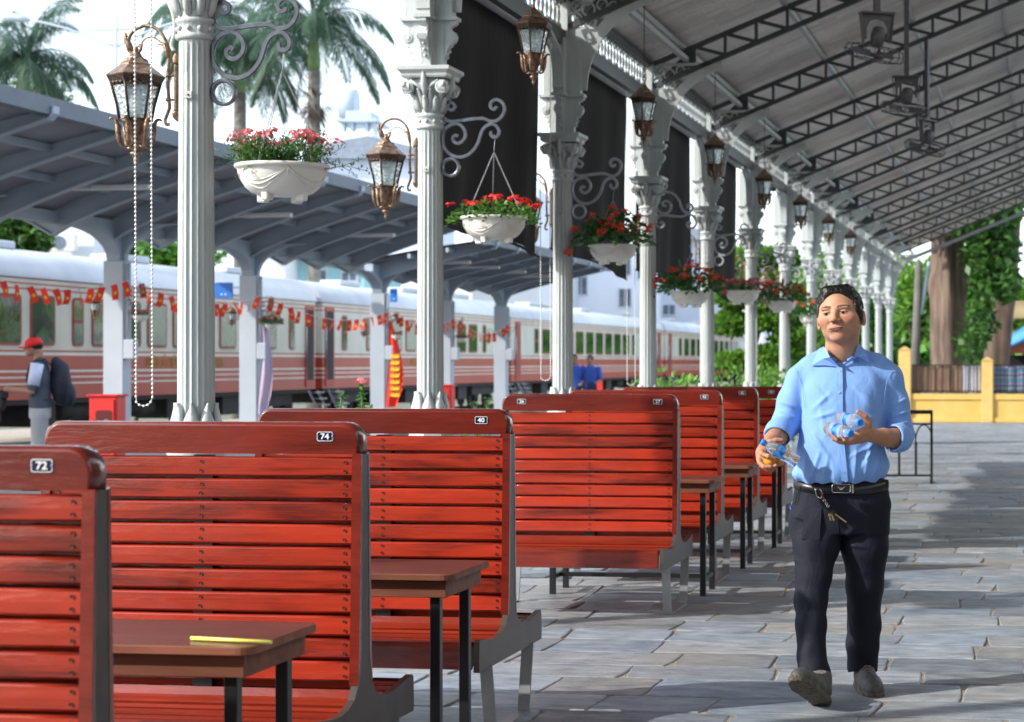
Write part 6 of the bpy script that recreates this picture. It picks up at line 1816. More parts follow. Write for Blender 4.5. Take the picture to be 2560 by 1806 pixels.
# ---------- head (local: x right, y up, z forward)
HC = Vector(q(2101, 788, .045))
HROT = Matrix.Rotation(R(-5.5), 3, 'Z').inverted() @ Matrix.Rotation(R(-16), 3, 'Y') @ Matrix.Rotation(R(-4), 3, 'X')
def head_sdf():
    s = SDF((-.11, -.20, -.13), (.11, .15, .14), .0021)
    s.ell((0, .035, -.012), (.079, .088, .096), .01)
    s.ell((0, -.012, .018), (.075, .085, .074), .03)
    s.ell((0, -.056, .020), (.056, .050, .058), .03)
    s.ell((0, -.098, .054), (.026, .018, .024), .03)
    for x in (-1, 1):
        s.ell((x*.047, -.070, .0), (.016, .028, .03), .03)
        s.ell((x*.046, -.022, .058), (.026, .022, .022), .025)
        s.ell((x*.031, .023, .082), (.024, .0075, .010), .012)
        s.ell((x*.032, .003, .094), (.021, .010, .010), .012, '-')
        s.ell((x*.0325, .0035, .0745), (.0175, .0125, .0145), .004)
        s.ell((x*.0325, .0012, .0925), (.0145, .0046, .0085), .002, '-')
    s.rc((0, .016, .086), (0, -.020, .106), .0080, .0105, .012); s.ell((0, -.0265, .1065), (.0125, .0095, .0115), .008)
    for x in (-1, 1):
        s.ell((x*.0145, -.0295, .0965), (.0085, .0080, .0105), .006); s.ell((x*.0065, -.0365, .1025), (.0040, .0025, .005), .002, '-')
        s.rc((x*.019, -.034, .090), (x*.036, -.060, .080), .003, .003, .012, '-')
    s.ell((0, -.059, .078), (.032, .016, .016), .015)
    s.ell((0, -.0585, .0900), (.0235, .0038, .0068), .005); s.ell((0, -.0660, .0885), (.0195, .0046, .0070), .005)
    s.rc((-.025, -.0640, .0900), (.025, -.0610, .0900), .0014, .0014, .003, '-')
    s.rc((-.004, .030, .096), (-.006, .046, .096), .0015, .001, .003, '-'); s.rc((.004, .029, .096), (.008, .040, .096), .0015, .001, .003, '-')
    s.ell((0, -.077, .090), (.018, .004, .006), .01, '-')
    for x in (-1, 1):     # ears
        s.ell((x*.086, -.020, -.012), (.010, .031, .019), .005, rot=Matrix.Rotation(R(x*26), 3, 'Y')); s.ell((x*.0955, -.018, -.006), (.006, .021, .011), .004, '-'); s.ell((x*.085, -.046, -.004), (.007, .009, .009), .004)
    # neck, reaching back down into the collar
    Ri = HROT.inverted(); nk = Ri @ (Vector(q(2104, 905, -.03))-HC)
    s.rc((0, -.060, -.022), tuple(nk), .060, .068, .02)
    s.ell(((nk.x)*.35, -.088, .035), (.012, .012, .010), .02)
    return s
s = head_sdf(); V, F = s.mesh(); V = relax(V, F, 1, .35); Vh = V.copy(); Fh = F
col = np.tile(SKIN, (len(V), 1)); x, y, z = V[:, 0], V[:, 1], V[:, 2]
def blob(c, r): return np.exp(-(((x-c[0])/r[0])**2+((y-c[1])/r[1])**2+((z-c[2])/r[2])**2))
def mixc(w, c):
    global col
    w = np.clip(w, 0, 1)[:, None]; col = col*(1-w)+np.array(c)*w
mixc(.40*(blob((.046, -.025, .075), (.022, .018, .03))+blob((-.046, -.025, .075), (.022, .018, .03)))+.45*blob((0, -.027, .11), (.014, .011, .02)), (.50, .17, .11))
mixc(.30*blob((0, -.065, .09), (.035, .03, .03)), (.24, .15, .11))
mixc(.25*blob((0, -.048, .1), (.024, .007, .03)), (.14, .09, .07))
mixc(.55*((np.abs(x) < .024)*(np.abs(y+.0622) < .0095*(1-(np.abs(x)/.027)**2))*(z > .07)), (.36, .105, .085))
mixc(1.3*((np.abs(y+.0625-x*.06) < .0018)*(np.abs(x) < .026)*(z > .07)), (.06, .02, .015))
nz_ = pnoise(V, (160, 60, 60), 3)
for sx in (-1, 1): mixc(1.1*blob((sx*.0075, -.0375, .1025), (.0045, .0028, .010)), (.05, .02, .015))  # nostril hollows darkened in the skin colour
mixc(.35*blob((0, -.041, .095), (.020, .005, .02)), (.2, .09, .06))  # shade under the nose put into the skin colour
for sx in (-1, 1):
    u = (sx*x-.012)/.042; arc = .0255+.007*np.sin(np.clip(u, 0, 1)*2.2)-.004*np.clip(u, 0, 1)
    mixc(.85*((u > 0)*(u < 1)*(np.abs(y-arc) < .0062*(1-.55*np.clip(u, 0, 1))+.0012*nz_)*(z > .045)), (.030, .020, .016))
    e = ((np.abs(sx*x-.0325) < .0155)*(np.abs(y-.0058) < .0019)*(z > .07)); mixc(.95*e, (.02, .013, .011))
    e = ((np.abs(sx*x-.0325) < .0145)*(np.abs(y+.0022) < .0009)*(z > .07)); mixc(.5*e, (.12, .06, .05))
mixc(.8*blob((.060, -.004, .04), (.0022, .0022, .02))+.8*blob((-.062, -.008, .05), (.0018, .0018, .02)), (.06, .03, .02))
HS = np.array([1.10, .99, 1.04])
def head_to_body(P): return (np.array(P)*HS) @ np.array(HROT).T+np.array(HC)
Vhead = head_to_body(V)
headcol = col
# ---------- arms and hands
def limb(s, pts, k=.012):
    for (a, ra), (b, rb) in zip(pts, pts[1:]): s.rc(a, b, ra, rb, k)
def hz(zx, zy, w): return q(1880+zx/4.991, 1020+zy/4.991, w)
def fingers(s, lst):
    for pts in lst:
        n = len(pts)
        for i in range(n-1): s.rc(pts[i][0], pts[i+1][0], pts[i][1], pts[i+1][1], .0035)
def finish_hand(s, tipsl):
    V, F = s.mesh(); V = relax(V, F, 1, .4); c = np.tile(SKIN*np.array([.86, .82, .80]), (len(V), 1))
    for (t, r) in tipsl:
        d = np.linalg.norm(V-np.array(t), axis=1); w = np.exp(-(d/r)**2)[:, None]*.55; c = c*(1-w)+np.array([.55, .24, .17])*w
    n = pnoise(V, (45, 45, 45), 1)[:, None]*.10+1; return V, F, c*n
# his right hand (left in the picture): bottle and mandarins
lo, hi = q(1885, 1190, -.05), q(1990, 1050, .34)
s = SDF((lo[0]-.03, lo[1]-.01, -.03), (hi[0]+.03, hi[1]+.04, .40), .0022)
elbL = q(1962, 1082, -.03); wrL = hz(205, 455, .205)
limb(s, [(elbL, .036), (hz(330, 330, .07), .043), (hz(265, 400, .14), .036), (wrL, .027)])
pal = [(hz(185, 480, .215), .026), (hz(135, 560, .235), .027), (hz(125, 640, .245), .024)]
for a, b in zip(pal, pal[1:]): s.rc(a[0], b[0], a[1], b[1], .012)
s.rc(wrL, hz(150, 520, .22), .026, .026, .01); s.rc(hz(150, 540, .255), hz(175, 620, .26), .018, .016, .012)
fingers(s, [
  [(hz(110, 520, .25), .0125), (hz(125, 575, .285), .0105), (hz(205, 605, .30), .0095), (hz(292, 632, .295), .0080)],
  [(hz(100, 600, .25), .0125), (hz(95, 680, .27), .0105), (hz(150, 735, .285), .0095), (hz(232, 735, .29), .0080)],
  [(hz(115, 640, .24), .0120), (hz(120, 720, .25), .0100), (hz(200, 765, .265), .0092), (hz(300, 715, .28), .0078)],
  [(hz(135, 660, .225), .0110), (hz(160, 745, .23), .0090), (hz(255, 770, .24), .0082), (hz(330, 700, .26), .0070)],
  [(hz(185, 470, .23), .0160), (hz(235, 430, .235), .0130), (hz(300, 405, .235), .0110), (hz(372, 405, .235), .0090)]])
VL, FL, CL = finish_hand(s, [(hz(292, 632, .30), .011), (hz(232, 735, .29), .011), (hz(300, 715, .28), .010), (hz(372, 405, .235), .012)])
# his left hand (right in the picture): palm up under two bottles
s = SDF((q(2062, 1120, 0)[0]-.01, q(2062, 1145, 0)[1], 0.0), (q(2290, 1120, 0)[0], q(2062, 1018, 0)[1]+.01, .42), .0022)
elbR = q(2258, 1100, .0); wrR = hz(1500, 345, .19)
limb(s, [(elbR, .036), (hz(1790, 385, .07), .042), (hz(1640, 365, .13), .036), (wrR, .0265)])
s.rc(wrR, hz(1400, 345, .215), .027, .024, .012, sw=1.2); s.rc(hz(1400, 330, .215), hz(1230, 395, .255), .024, .019, .012); s.rc(hz(1440, 290, .21), hz(1330, 330, .245), .022, .018, .012); s.rc(hz(1380, 390, .22), hz(1170, 425, .25), .016, .014, .014)
fingers(s, [
  [(hz(1240, 395, .28), .0125), (hz(1215, 415, .31), .0110), (hz(1160, 395, .325), .0095), (hz(1138, 360, .325), .0085)],
  [(hz(1200, 420, .262), .0125), (hz(1120, 425, .28), .0105), (hz(1060, 395, .29), .0095), (hz(1028, 335, .29), .0080)],
  [(hz(1180, 420, .245), .0120), (hz(1090, 420, .255), .0102), (hz(1020, 385, .262), .0092), (hz(985, 320, .262), .0078)],
  [(hz(1180, 410, .225), .0110), (hz(1080, 405, .225), .0092), (hz(1010, 370, .235), .0082), (hz(968, 335, .24), .0070)],
  [(hz(1450, 290, .215), .0170), (hz(1455, 190, .225), .0140), (hz(1410, 110, .235), .0118), (hz(1322, 48, .24), .0092)]])
VR, FR, CR = finish_hand(s, [(hz(1138, 360, .325), .012), (hz(1028, 335, .29), .011), (hz(985, 320, .26), .011), (hz(1322, 48, .24), .012)])
# ---------- slim body under the clothes, all in one mesh with head and hands
def lift(V, dy): return V
Lg = [(q(2034, 1300, .01), .100), (q(2040, 1360, .045), .096), (q(2033, 1442, .09), .074), (q(2027, 1502, .12), .066), (q(2027, 1561, .155), .062), (q(2029, 1640, .20), .058), (q(2036, 1680, .225), .060), (q(2043, 1706, .235), .060)]
Rg = [(q(2160, 1300, .0), .102), (q(2163, 1370, -.0), .095), (q(2162, 1462, -.02), .076), (q(2160, 1561, -.07), .067), (q(2156, 1610, -.09), .066), (q(2157, 1668, -.120), .066)]
LEGL = [(p, r*.6-.004) for p, r in Lg[:-1]]+[(q(2046, 1735, .27), .030)]; LEGR = [(p, r*.6-.004) for p, r in Rg]+[(q(2157, 1700, -.14), .030)]
s = SDF((-.34, .0, -.24), (.40, 1.46, .36), .008)
s.stack([(.85, .06, 0, .145, .095), (1.0, .055, 0, .14, .095), (1.15, .055, 0, .145, .095), (1.30, .06, -.01, .15, .09), (1.37, .06, -.015, .12, .07)], .02)
s.rc(q(2100, 935, -.03), q(2103, 885, -.02), .06, .055, .03)
s.chain([(q(2010, 955, -.02), .045), (q(1965, 1078, -.02), .038), (hz(300, 360, .10), .034)], .02)
s.chain([(q(2208, 955, -.02), .045), (q(2248, 1092, -.01), .038), (hz(1740, 375, .09), .034)], .02)
s.chain(LEGL, .02); s.chain(LEGR, .02)
VB, FB = s.mesh(); CB = np.tile(SKIN, (len(VB), 1))
Vs, Fs, Cs = [Vhead, VL, VR, VB], [Fh, FL, FR, FB], [headcol, CL, CR, CB]; off = 0; FF = []
for v, f in zip(Vs, Fs): FF.append(f+off); off += len(v)
body = np_mesh('body', np.concatenate(Vs), np.concatenate(FF), [M['skin']], man); set_tint(body, np.concatenate(Cs))
# ---------- eyes
M['eye'] = mat('eyeball', (.42, .37, .34), .15, 0, 0); M['iris'] = mat('iris', (.015, .008, .005), .1, 0, 0)
for sx in (-1, 1):
    mb = MB(); c = HROT @ Vector((sx*.0325*1.10, .0020, .0755*1.04))+HC; mb.sphere(c, .0128, 14, 8)
    g = (HROT @ Vector((sx*.0325*1.10-.0015, .0022, .0835*1.04))+HC); mb.sphere(g, .0074, 12, 8, 1); mb.build('eye', [M['eye'], M['iris']], man)
# ---------- hair
def hairmat():
    m, nt, b = newmat('black_hair'); b.inputs['Base Color'].default_value = (.008, .0065, .006, 1); b.inputs['Roughness'].default_value = .34
    N = nt.nodes; L = nt.links; tc = N.new('ShaderNodeTexCoord'); mp = N.new('ShaderNodeMapping'); mp.inputs['Scale'].default_value = (70, 260, 120); nz = N.new('ShaderNodeTexNoise'); nz.inputs['Scale'].default_value = 1.0
    L.new(tc.outputs['Object'], mp.inputs[0]); L.new(mp.outputs[0], nz.inputs[0]); bp = N.new('ShaderNodeBump'); bp.inputs['Strength'].default_value = .8; bp.inputs['Distance'].default_value = .004; L.new(nz.outputs[0], bp.inputs['Height']); L.new(bp.outputs[0], b.inputs['Normal']); return m
M['hair'] = hairmat()
s = SDF((-.105, -.09, -.125), (.105, .16, .11), .0026)
s.ell((0, .034, -.016), (.083, .092, .101), .01); s.ell((0, -.03, -.05), (.078, .05, .055), .02)
s.rc((-.030, .096, .045), (.040, .100, .040), .020, .022, .03); s.rc((-.066, .060, .035), (-.03, .094, .05), .012, .018, .03)
s.ell((.004, -.006, .085), (.069, .086, .072), .006, '-')
s.ell((.006, .050, .10), (.056, .045, .048), .008, '-')
for x in (-1, 1): s.ell((x*.074, .022, .026), (.011, .042, .026), .01); s.ell((x*.080, -.006, -.012+.020), (.006, .03, .014), .006); s.ell((x*.096, -.022, -.014), (.024, .036, .022), .004, '-')
s.plane((0, -.030, 0), (0, -1, .15))
V, F = s.mesh(); N_ = normals(V, F)
ang = np.arctan2(V[:, 0]+.03, V[:, 2]+.02); st = np.sin(ang*34+V[:, 1]*60)*.5+np.sin(ang*77+V[:, 0]*40)*.35
V = V+N_*(st*.0007+pnoise(V, (60, 60, 60), 2)*.0010)[:, None]
hair = np_mesh('hair', head_to_body(V), F, [M['hair']], man)
# loose strands so the outline is not smooth
mb = MB(); r = random.Random(3); kd = np.where((V[:, 1] > .01) & (N_[:, 1] > -.1))[0]
for i in range(520):
    k = int(r.choice(kd)); p = Vector(V[k]); n = Vector(N_[k]); 
    tdir = Vector((-.55-p.x*2 if p.x < -.035 else .9, -.35, .15 if p.z > 0 else -.3)); tdir = (tdir-n*tdir.dot(n)).normalized()
    L = r.uniform(.012, .024); P = [p-n*.001, p+tdir*L*.5+n*.0010, p+tdir*L+n*(-.0005 if r.random() < .72 else .004)]
    P = [HROT @ Vector((a.x*1.10, a.y*.99, a.z*1.04))+HC for a in P]; mb.tube(P, [.0013, .001, .0003], 3)
mb.build('hair_strand', M['hair'], hair)
# ---------- shirt
def cloth(name, colr, var=.05, bs=.25, weave=900, rough=.8):
    m, nt, b = newmat(name); N = nt.nodes; L = nt.links; tc = N.new('ShaderNodeTexCoord'); b.inputs['Base Color'].default_value = (*colr, 1); b.inputs['Roughness'].default_value = rough
    b.inputs['Specular IOR Level'].default_value = .25; b.inputs['Sheen Weight'].default_value = .1 if colr[2] > .1 else 0
    n1 = N.new('ShaderNodeTexNoise'); n1.inputs['Scale'].default_value = 14; n1.inputs['Detail'].default_value = 5; n1.inputs['Distortion'].default_value = 1.2
    mp = N.new('ShaderNodeMapping'); mp.inputs['Rotation'].default_value = (0, 0, .5); mp.inputs['Scale'].default_value = (1, .45, 1); L.new(tc.outputs['Object'], mp.inputs[0]); L.new(mp.outputs[0], n1.inputs[0])
    bp = N.new('ShaderNodeBump'); bp.inputs['Strength'].default_value = bs; bp.inputs['Distance'].default_value = .02; L.new(n1.outputs[0], bp.inputs['Height'])
    n2 = N.new('ShaderNodeTexNoise'); n2.inputs['Scale'].default_value = weave; L.new(tc.outputs['Object'], n2.inputs[0]); b2 = N.new('ShaderNodeBump'); b2.inputs['Strength'].default_value = .12; b2.inputs['Distance'].default_value = .002
    L.new(n2.outputs[0], b2.inputs['Height']); L.new(bp.outputs[0], b2.inputs['Normal']); L.new(b2.outputs[0], b.inputs['Normal']); return m
M['shirt'] = cloth('blue_shirt_cloth', (.205, .385, .80)); M['trouser'] = cloth('navy_trouser_cloth', (.009, .011, .021), bs=.3, rough=.75)
def ridge(P, a, b, amp, w, bend=None):
    # raised fold along a->b
    a, b = np.array(a), np.array(b); d = b-a; L = np.linalg.norm(d); d = d/L; r = P-a; t = np.clip(r@d/L, 0, 1); c = a+np.outer(t, d*L)
    if bend is not None: c = c+np.outer(np.sin(t*PI), np.array(bend))
    dist = np.linalg.norm(P-c, axis=1); return amp*np.exp(-(dist/w)**2)*np.sin(np.clip(t, .03, .97)*PI)**.5
s = SDF((-.29, .80, -.20), (.41, 1.50, .27), .0042)
rows = []
for (py, xl, xr, hw, cw) in [(1204, 1992, 2206, .128, .005), (1190, 1978, 2216, .137, .008), (1165, 1984, 2224, .142, .010), (1130, 1990, 2214, .138, .008), (1090, 1998, 2209, .134, .006), (1045, 2003, 2213, .132, .004), (1005, 2003, 2218, .130, .002), (965, 2000, 2222, .120, -.004), (935, 2010, 2212, .104, -.012), (905, 2040, 2170, .086, -.020)]:
    a = q(xl, py, 0); b = q(xr, py, 0); rows.append((a[1], (a[0]+b[0])/2, cw, (b[0]-a[0])/2, hw))
s.stack(rows, .02, pw=2.25)
s.chain([(q(2068, 896, -.03), .050), (q(2030, 925, -.025), .052), (q(2001, 948, -.02), .054)], .04)
s.chain([(q(2140, 894, -.03), .050), (q(2190, 920, -.025), .053), (q(2219, 945, -.02), .057)], .04)
sT = s; s = SDF(sT.lo, sT.lo+sT.h*(sT.n-1.5), sT.h); s.n = sT.n; s.ax = sT.ax; s.f = np.full(sT.f.shape, .2, np.float32)
armL = [(q(2001, 950, -.018), .058), (q(1980, 1005, -.018), .057), (q(1966, 1058, -.012), .056)]
s.chain(armL, .03); s.chain([(q(2030, 925, -.025), .045), (q(2001, 950, -.018), .056)], .03); cuL = hz(330, 325, .075); s.rc(q(1966, 1058, -.012), cuL, .056, .055, .025)
armR = [(q(2219, 948, -.018), .060), (q(2236, 1010, -.018), .058), (q(2246, 1075, -.012), .060)]
s.chain(armR, .03); s.chain([(q(2190, 920, -.025), .045), (q(2219, 948, -.018), .058)], .03); cuR = hz(1800, 380, .075); s.rc(q(2250, 1090, -.005), cuR, .058, .056, .025)
dL = np.array(hz(265, 400, .14))-np.array(cuL); dR = np.array(hz(1640, 365, .13))-np.array(cuR)
dL[1] -= .03
def cuff(s, c, d, ro, ri):
    c = np.array(c); d = d/np.linalg.norm(d); e = c+d*.012
    s.rc(c-d*.012, c+d*.008, ro, ro*.98, .006)
    s.rc(c-d*.02, c+d*.10, ri, ri, .004, '-'); return d, e
for c, d in ((cuL, dL), (cuR, dR)):
    dn = d/np.linalg.norm(d); cc = np.array(c)
    s.rc(cc-dn*.018, cc+dn*.004, .058, .057, .008)
    s.plane(cc+dn*.022, dn, lo=cc-.085, hi=cc+.085+np.array([0, 0, .06]))
    s.rc(cc-dn*.004, cc+dn*.10, .048, .052, .004, '-')
hk = np.clip(.5+.5*(sT.f-s.f)/.012, 0, 1); sT.f = sT.f*(1-hk)+s.f*hk-.012*hk*(1-hk); s = sT
# neck opening
s.rc(q(2100, 930, -.005), q(2103, 860, -.01), .060, .078, .01, '-'); s.rc(q(2101, 915, .105), q(2101, 880, .085), .004, .045, .01, '-')
V, F = s.mesh(); V = relax(V, F, 2, .5); N_ = normals(V, F); P = V
D = np.zeros(len(V))
def rp_(x0, y0, x1, y1, amp, w, bend=0, wf=.13):
    global D
    a, b = q(x0, y0, wf), q(x1, y1, wf); D += ridge(P*np.array([1, 1, .35]), (a[0], a[1], a[2]*.35), (b[0], b[1], b[2]*.35), amp, w*.8, (bend, 0, 0))
for a in [(2018, 1035, 2075, 985, .006, .012), (2020, 1050, 2090, 1030, .005, .011), (2012, 1065, 2060, 1120, .005, .012), (2205, 1030, 2160, 985, .006, .012), (2205, 1050, 2145, 1040, .005, .012), (2208, 1070, 2165, 1130, .006, .012), (2195, 1100, 2150, 1180, .005, .012),
          (2030, 945, 2075, 1000, -.004, .012), (2030, 1190, 2050, 1130, .006, .011), (2060, 1200, 2070, 1140, .005, .010), (2085, 1203, 2080, 1150, .004, .009), (2135, 1203, 2140, 1120, .006, .010), (2160, 1198, 2175, 1120, .006, .011), (2185, 1192, 2205, 1140, .007, .011), (2010, 1190, 2015, 1120, .006, .011),
          (2110, 1150, 2190, 1110, .004, .010), (2040, 1100, 2085, 1160, .004, .010), (2170, 930, 2190, 1000, -.004, .010), (2130, 960, 2190, 1030, .0035, .012), (2050, 1010, 2065, 1100, .003, .014)]: rp_(*a)
for a in [(1940, 1000, 1995, 1020, .005, .010), (1935, 1030, 1995, 1048, .006, .010), (1930, 1055, 1992, 1070, .006, .009), (1930, 1078, 1985, 1095, .005, .008), (2235, 1010, 2285, 990, .005, .010), (2225, 1040, 2288, 1025, .006, .010), (2218, 1065, 2285, 1055, .007, .010), (2225, 1085, 2285, 1080, .006, .009), (2235, 1110, 2285, 1100, .006, .008)]: rp_(*a, wf=.04)
wv = pnoise(P, (9, 5, 9), 4)*.004+pnoise(P, (22, 12, 22), 7)*.0022
vt = (V[:, 1]-rows[0][0])/.12; wv += np.where(vt < 1, (1-np.clip(vt, 0, 1))*np.sin(V[:, 0]*95+V[:, 2]*30)*.0035, 0)
V = V+N_*(D*1.5+wv*1.1)[:, None]
shirt = np_mesh('shirt', V, F, [M['shirt']], man)
# surface lookup for things lying on the shirt front
def front(px, py, VV=None, lift=.002, rad=.012):
    VV = V if VV is None else VV; p = q(px, py, .13); m = (np.abs(VV[:, 0]-p[0]) < rad) & (np.abs(VV[:, 1]-p[1]) < rad) & (VV[:, 2] > .0)
    w = VV[m][:, 2].max() if m.any() else .13; p = q(px, py, w+lift); return p
mb = MB()
for pts in ([(1990, 925), (2001, 950), (2008, 985), (2012, 1020)], [(2232, 922), (2218, 950), (2212, 985), (2210, 1022)]): mb.tube(smooth_path([front(x, y, lift=-.0006) for x, y in pts], 3), .0010, 4)
mb.build('seam', M['shirt'], shirt)
mb = MB(); cen = [(2099, 918), (2100, 960), (2100, 1010), (2101, 1060), (2104, 1110), (2108, 1150), (2111, 1180), (2113, 1203)]; L_, R_ = [], []
for (x, y) in cen: a = Vector(front(x-1, y)); L_.append(a+Vector((-.013, 0, -.0015))); R_.append(a+Vector((.013, 0, 0)))
sh = [Vector((0, 0, .0045)), Vector((0, 0, -.006))]
vs = [p+sh[0] for p in L_]+[p+sh[0] for p in R_]+[p+sh[1] for p in L_]+[p+sh[1] for p in R_]; n = len(cen); fs = []
for i in range(n-1): fs += [(i, i+1, n+i+1, n+i), (2*n+i, 3*n+i, 3*n+i+1, 2*n+i+1), (n+i, n+i+1, 3*n+i+1, 3*n+i), (i, 2*n+i, 2*n+i+1, i+1)]
mb.add(vs, fs, 0, False); mb.build('placket', M['shirt'], shirt)
M['button'] = mat('button', (.38, .52, .78), .3, 0, 0)
for (x, y) in [(2100, 930), (2098.5, 982), (2099, 1035), (2112, 1149), (2115, 1203)]:
    mb = MB(); mb.lathe([(.0052, 0), (.0055, .0015), (.004, .0022), (.0015, .0012)], 12, 0, True, Matrix.Translation(Vector(front(x, y, lift=.0045)))); mb.build('button', M['button'], shirt)
# collar: stand and two wings
mb = MB(); cc = Vector(q(2103, 880, -.012))
def cpt(a, r, h, f=1.0): return Vector((cc.x+math.sin(a)*r, cc.y+h, cc.z+math.cos(a)*r*1.02*f))
N2 = 30; ring = []
for i in range(N2+1):
    u = i/N2; a = lerp(R(16), R(344), u); back = .5-.5*math.cos(2*PI*u)
    inner_top = cpt(a, .073, lerp(-.030, .030, back**.55)); outer_top = cpt(a, .077, lerp(-.030, .031, back**.55)); low = cpt(a, .080, lerp(-.050, -.012, back**.5)); ring.append((cpt(a, .070, -.045), inner_top, outer_top, cpt(a, lerp(.092, .088, back), lerp(-.075, -.012, back**.5))))
vs = [p for t4 in ring for p in t4]; fs = []
for i in range(N2):
    for j in range(3): fs.append((4*i+j, 4*i+4+j, 4*i+5+j, 4*i+1+j))
mb.add(vs, fs, 0, True)
def wing(pts_px, th=.004):
    P = [Vector(q(x, y, w)) if y < 893 else Vector(front(x, y, lift=.007, rad=.008)) for x, y, w in pts_px]; c = sum(P, Vector())/len(P)+Vector((0, 0, .010)); o = len(mb.v)
    fr = P+[c]; bk_ = [p-Vector((0, 0, th)) for p in fr]; n = len(P)
    fs = [(i, (i+1) % n, n) for i in range(n)]+[(n+1+(i+1) % n, n+1+i, 2*n+1) for i in range(n)]+[(i, n+1+i, n+1+(i+1) % n, (i+1) % n) for i in range(n)]
    mb.add(fr+bk_, fs, 0, False)
wing([(2059, 866, .040), (2075, 893, .085), (2098, 918, .118), (2066, 914, .126), (2029, 914, .112), (2036, 895, .075), (2046, 878, .040)])
wing([(2147, 858, .035), (2136, 888, .082), (2101, 919, .118), (2125, 905, .122), (2142, 897, .122), (2173, 907, .108), (2170, 890, .070), (2158, 870, .035)])
mb.build('collar', M['shirt'], shirt)
# ---------- trousers
s = SDF((-.20, .06, -.27), (.34, .93, .40), .0045)
rows = []
for (py, xl, xr, hw) in [(1330, 1978, 2218, .118), (1290, 1978, 2222, .125), (1262, 1981, 2228, .125), (1235, 1984, 2222, .120), (1205, 1989, 2217, .118)]:
    a = q(xl, py, 0); b = q(xr, py, 0); rows.append((a[1], (a[0]+b[0])/2, 0, (b[0]-a[0])/2, hw))
s.stack(rows, .02)
s.chain(Lg, .022)
s.chain(Rg, .022)
s.plane(q(2036, 1712, .225), (.0, -1, -.55), lo=q(1960, 1800, .0)[:2]+(-.0,), hi=q(2090, 1600, 0)[:2]+(.4,))
s.plane(q(2153, 1682, -.11), (0, -1, .10), lo=(q(2095, 1800, 0)[0], .05, -.27), hi=(q(2230, 1800, 0)[0], q(0, 1600, 0)[1], .1))
s.rc(q(2036, 1690, .22), q(2046, 1735, .24), .050, .055, .006, '-'); s.rc(q(2156, 1676, -.11), q(2156, 1720, -.11), .052, .058, .006, '-')
V2, F2 = s.mesh(); V2 = relax(V2, F2, 2, .5); N_ = normals(V2, F2); P = V2; D = np.zeros(len(V2))
for a in [(1985, 1290, 2050, 1310, .005, .010), (2000, 1330, 2070, 1320, .004, .010), (1985, 1400, 2060, 1415, .006, .011), (1990, 1425, 2060, 1450, .006, .010), (1995, 1470, 2060, 1480, .007, .011), (1990, 1500, 2045, 1535, .007, .010), (2060, 1490, 2010, 1520, .005, .010), (2065, 1560, 2010, 1600, .004, .012),
          (2000, 1665, 2060, 1650, .006, .009), (2005, 1685, 2065, 1680, .006, .008), (2115, 1480, 2160, 1510, .006, .012), (2120, 1500, 2195, 1530, .006, .011), (2125, 1570, 2190, 1590, .005, .010), (2120, 1625, 2190, 1618, .007, .008), (2118, 1640, 2185, 1642, .006, .007), (2105, 1350, 2150, 1300, .005, .012), (2105, 1360, 2170, 1370, .004, .012)]: rp_(*a, wf=.09)
V2 = V2+N_*(D*2.3+pnoise(P, (10, 8, 10), 4)*.004+pnoise(P, (24, 16, 24), 7)*.002)[:, None]
trs = np_mesh('trousers', V2, F2, [M['trouser']], man)
mb = MB()    # fly seam, pocket welts, phone shape in the pocket
for pts in ([(2093, 1236), (2094, 1290), (2098, 1335)],): mb.tube(smooth_path([front(x, y, V2, .0) for x, y in pts], 3), .0016, 4)
mb.tube(smooth_path([front(x, y, V2, .0) for x, y in [(2004, 1212), (1994, 1235), (1986, 1262)]], 3), .002, 4)
mb.build('seam', M['trouser'], trs)
mb = MB(); cs = [front(x, y, V2, -.002) for x, y in [(2012, 1268), (2054, 1270), (2049, 1350), (2004, 1348)]]
mb.add([Vector(p)+Vector((0, 0, .0035)) for p in cs]+[Vector(p)-Vector((0, 0, .008)) for p in cs], [(3, 2, 1, 0), (0, 1, 5, 4), (1, 2, 6, 5), (2, 3, 7, 6), (3, 0, 4, 7)], 0, False); mb.build('pocket_bulge', M['trouser'], trs, recalc=True)
# belt
M['belt'] = mat('black_belt', (.010, .010, .011), .35, 0, .1)
mb = MB(); N3 = 56; ce = q(2103, 1215, 0); A_, B_ = (q(2217, 1215, 0)[0]-q(1990, 1215, 0)[0])/2+.006, .127
for i in range(N3):
    a = 2*PI*i/N3; x = math.copysign(abs(math.cos(a))**.9, math.cos(a)); z = math.copysign(abs(math.sin(a))**.9, math.sin(a))
    yo = -.010*max(0, math.sin(a))+.010*x*0+(.012 if x > .5 else 0)*(x-.5)*2*.6+(.010 if x < -.5 else 0)*(-x-.5)*2
    for (dr, dy) in ((0, -.018), (.004, -.017), (.004, .017), (0, .018)): mb.v.append((ce[0]+(A_+dr)*x, ce[1]+dy+yo, (B_+dr)*z))
for i in range(N3):
    j = (i+1) % N3
    for k in range(4): l = (k+1) % 4; mb.f.append((4*i+k, 4*j+k, 4*j+l, 4*i+l)); mb.m.append(0); mb.sm.append(k == 1)
belt = mb.build('belt', M['belt'], man, recalc=True)
mb = MB(); P = [q(2190, 1203, .085), q(2207, 1208, .070), q(2219, 1215, .045)]
mb.tube(P, 1, sec=[(-.003, -.017), (.003, -.017), (.003, .017), (-.003, .017)], smooth=False, up=(0, 1, 0)); mb.build('belt_tail', M['belt'], belt)
M['chrome'] = mat('chrome', (.75, .74, .72), .15, 1, 0); M['emblem'] = mat('emblem', (.62, .56, .52), .25, .9, 0)
bc = Vector(q(2103, 1221, .135)); mb = MB(); Mx = Matrix.Translation(bc)
w_, h_ = .0375, .0225
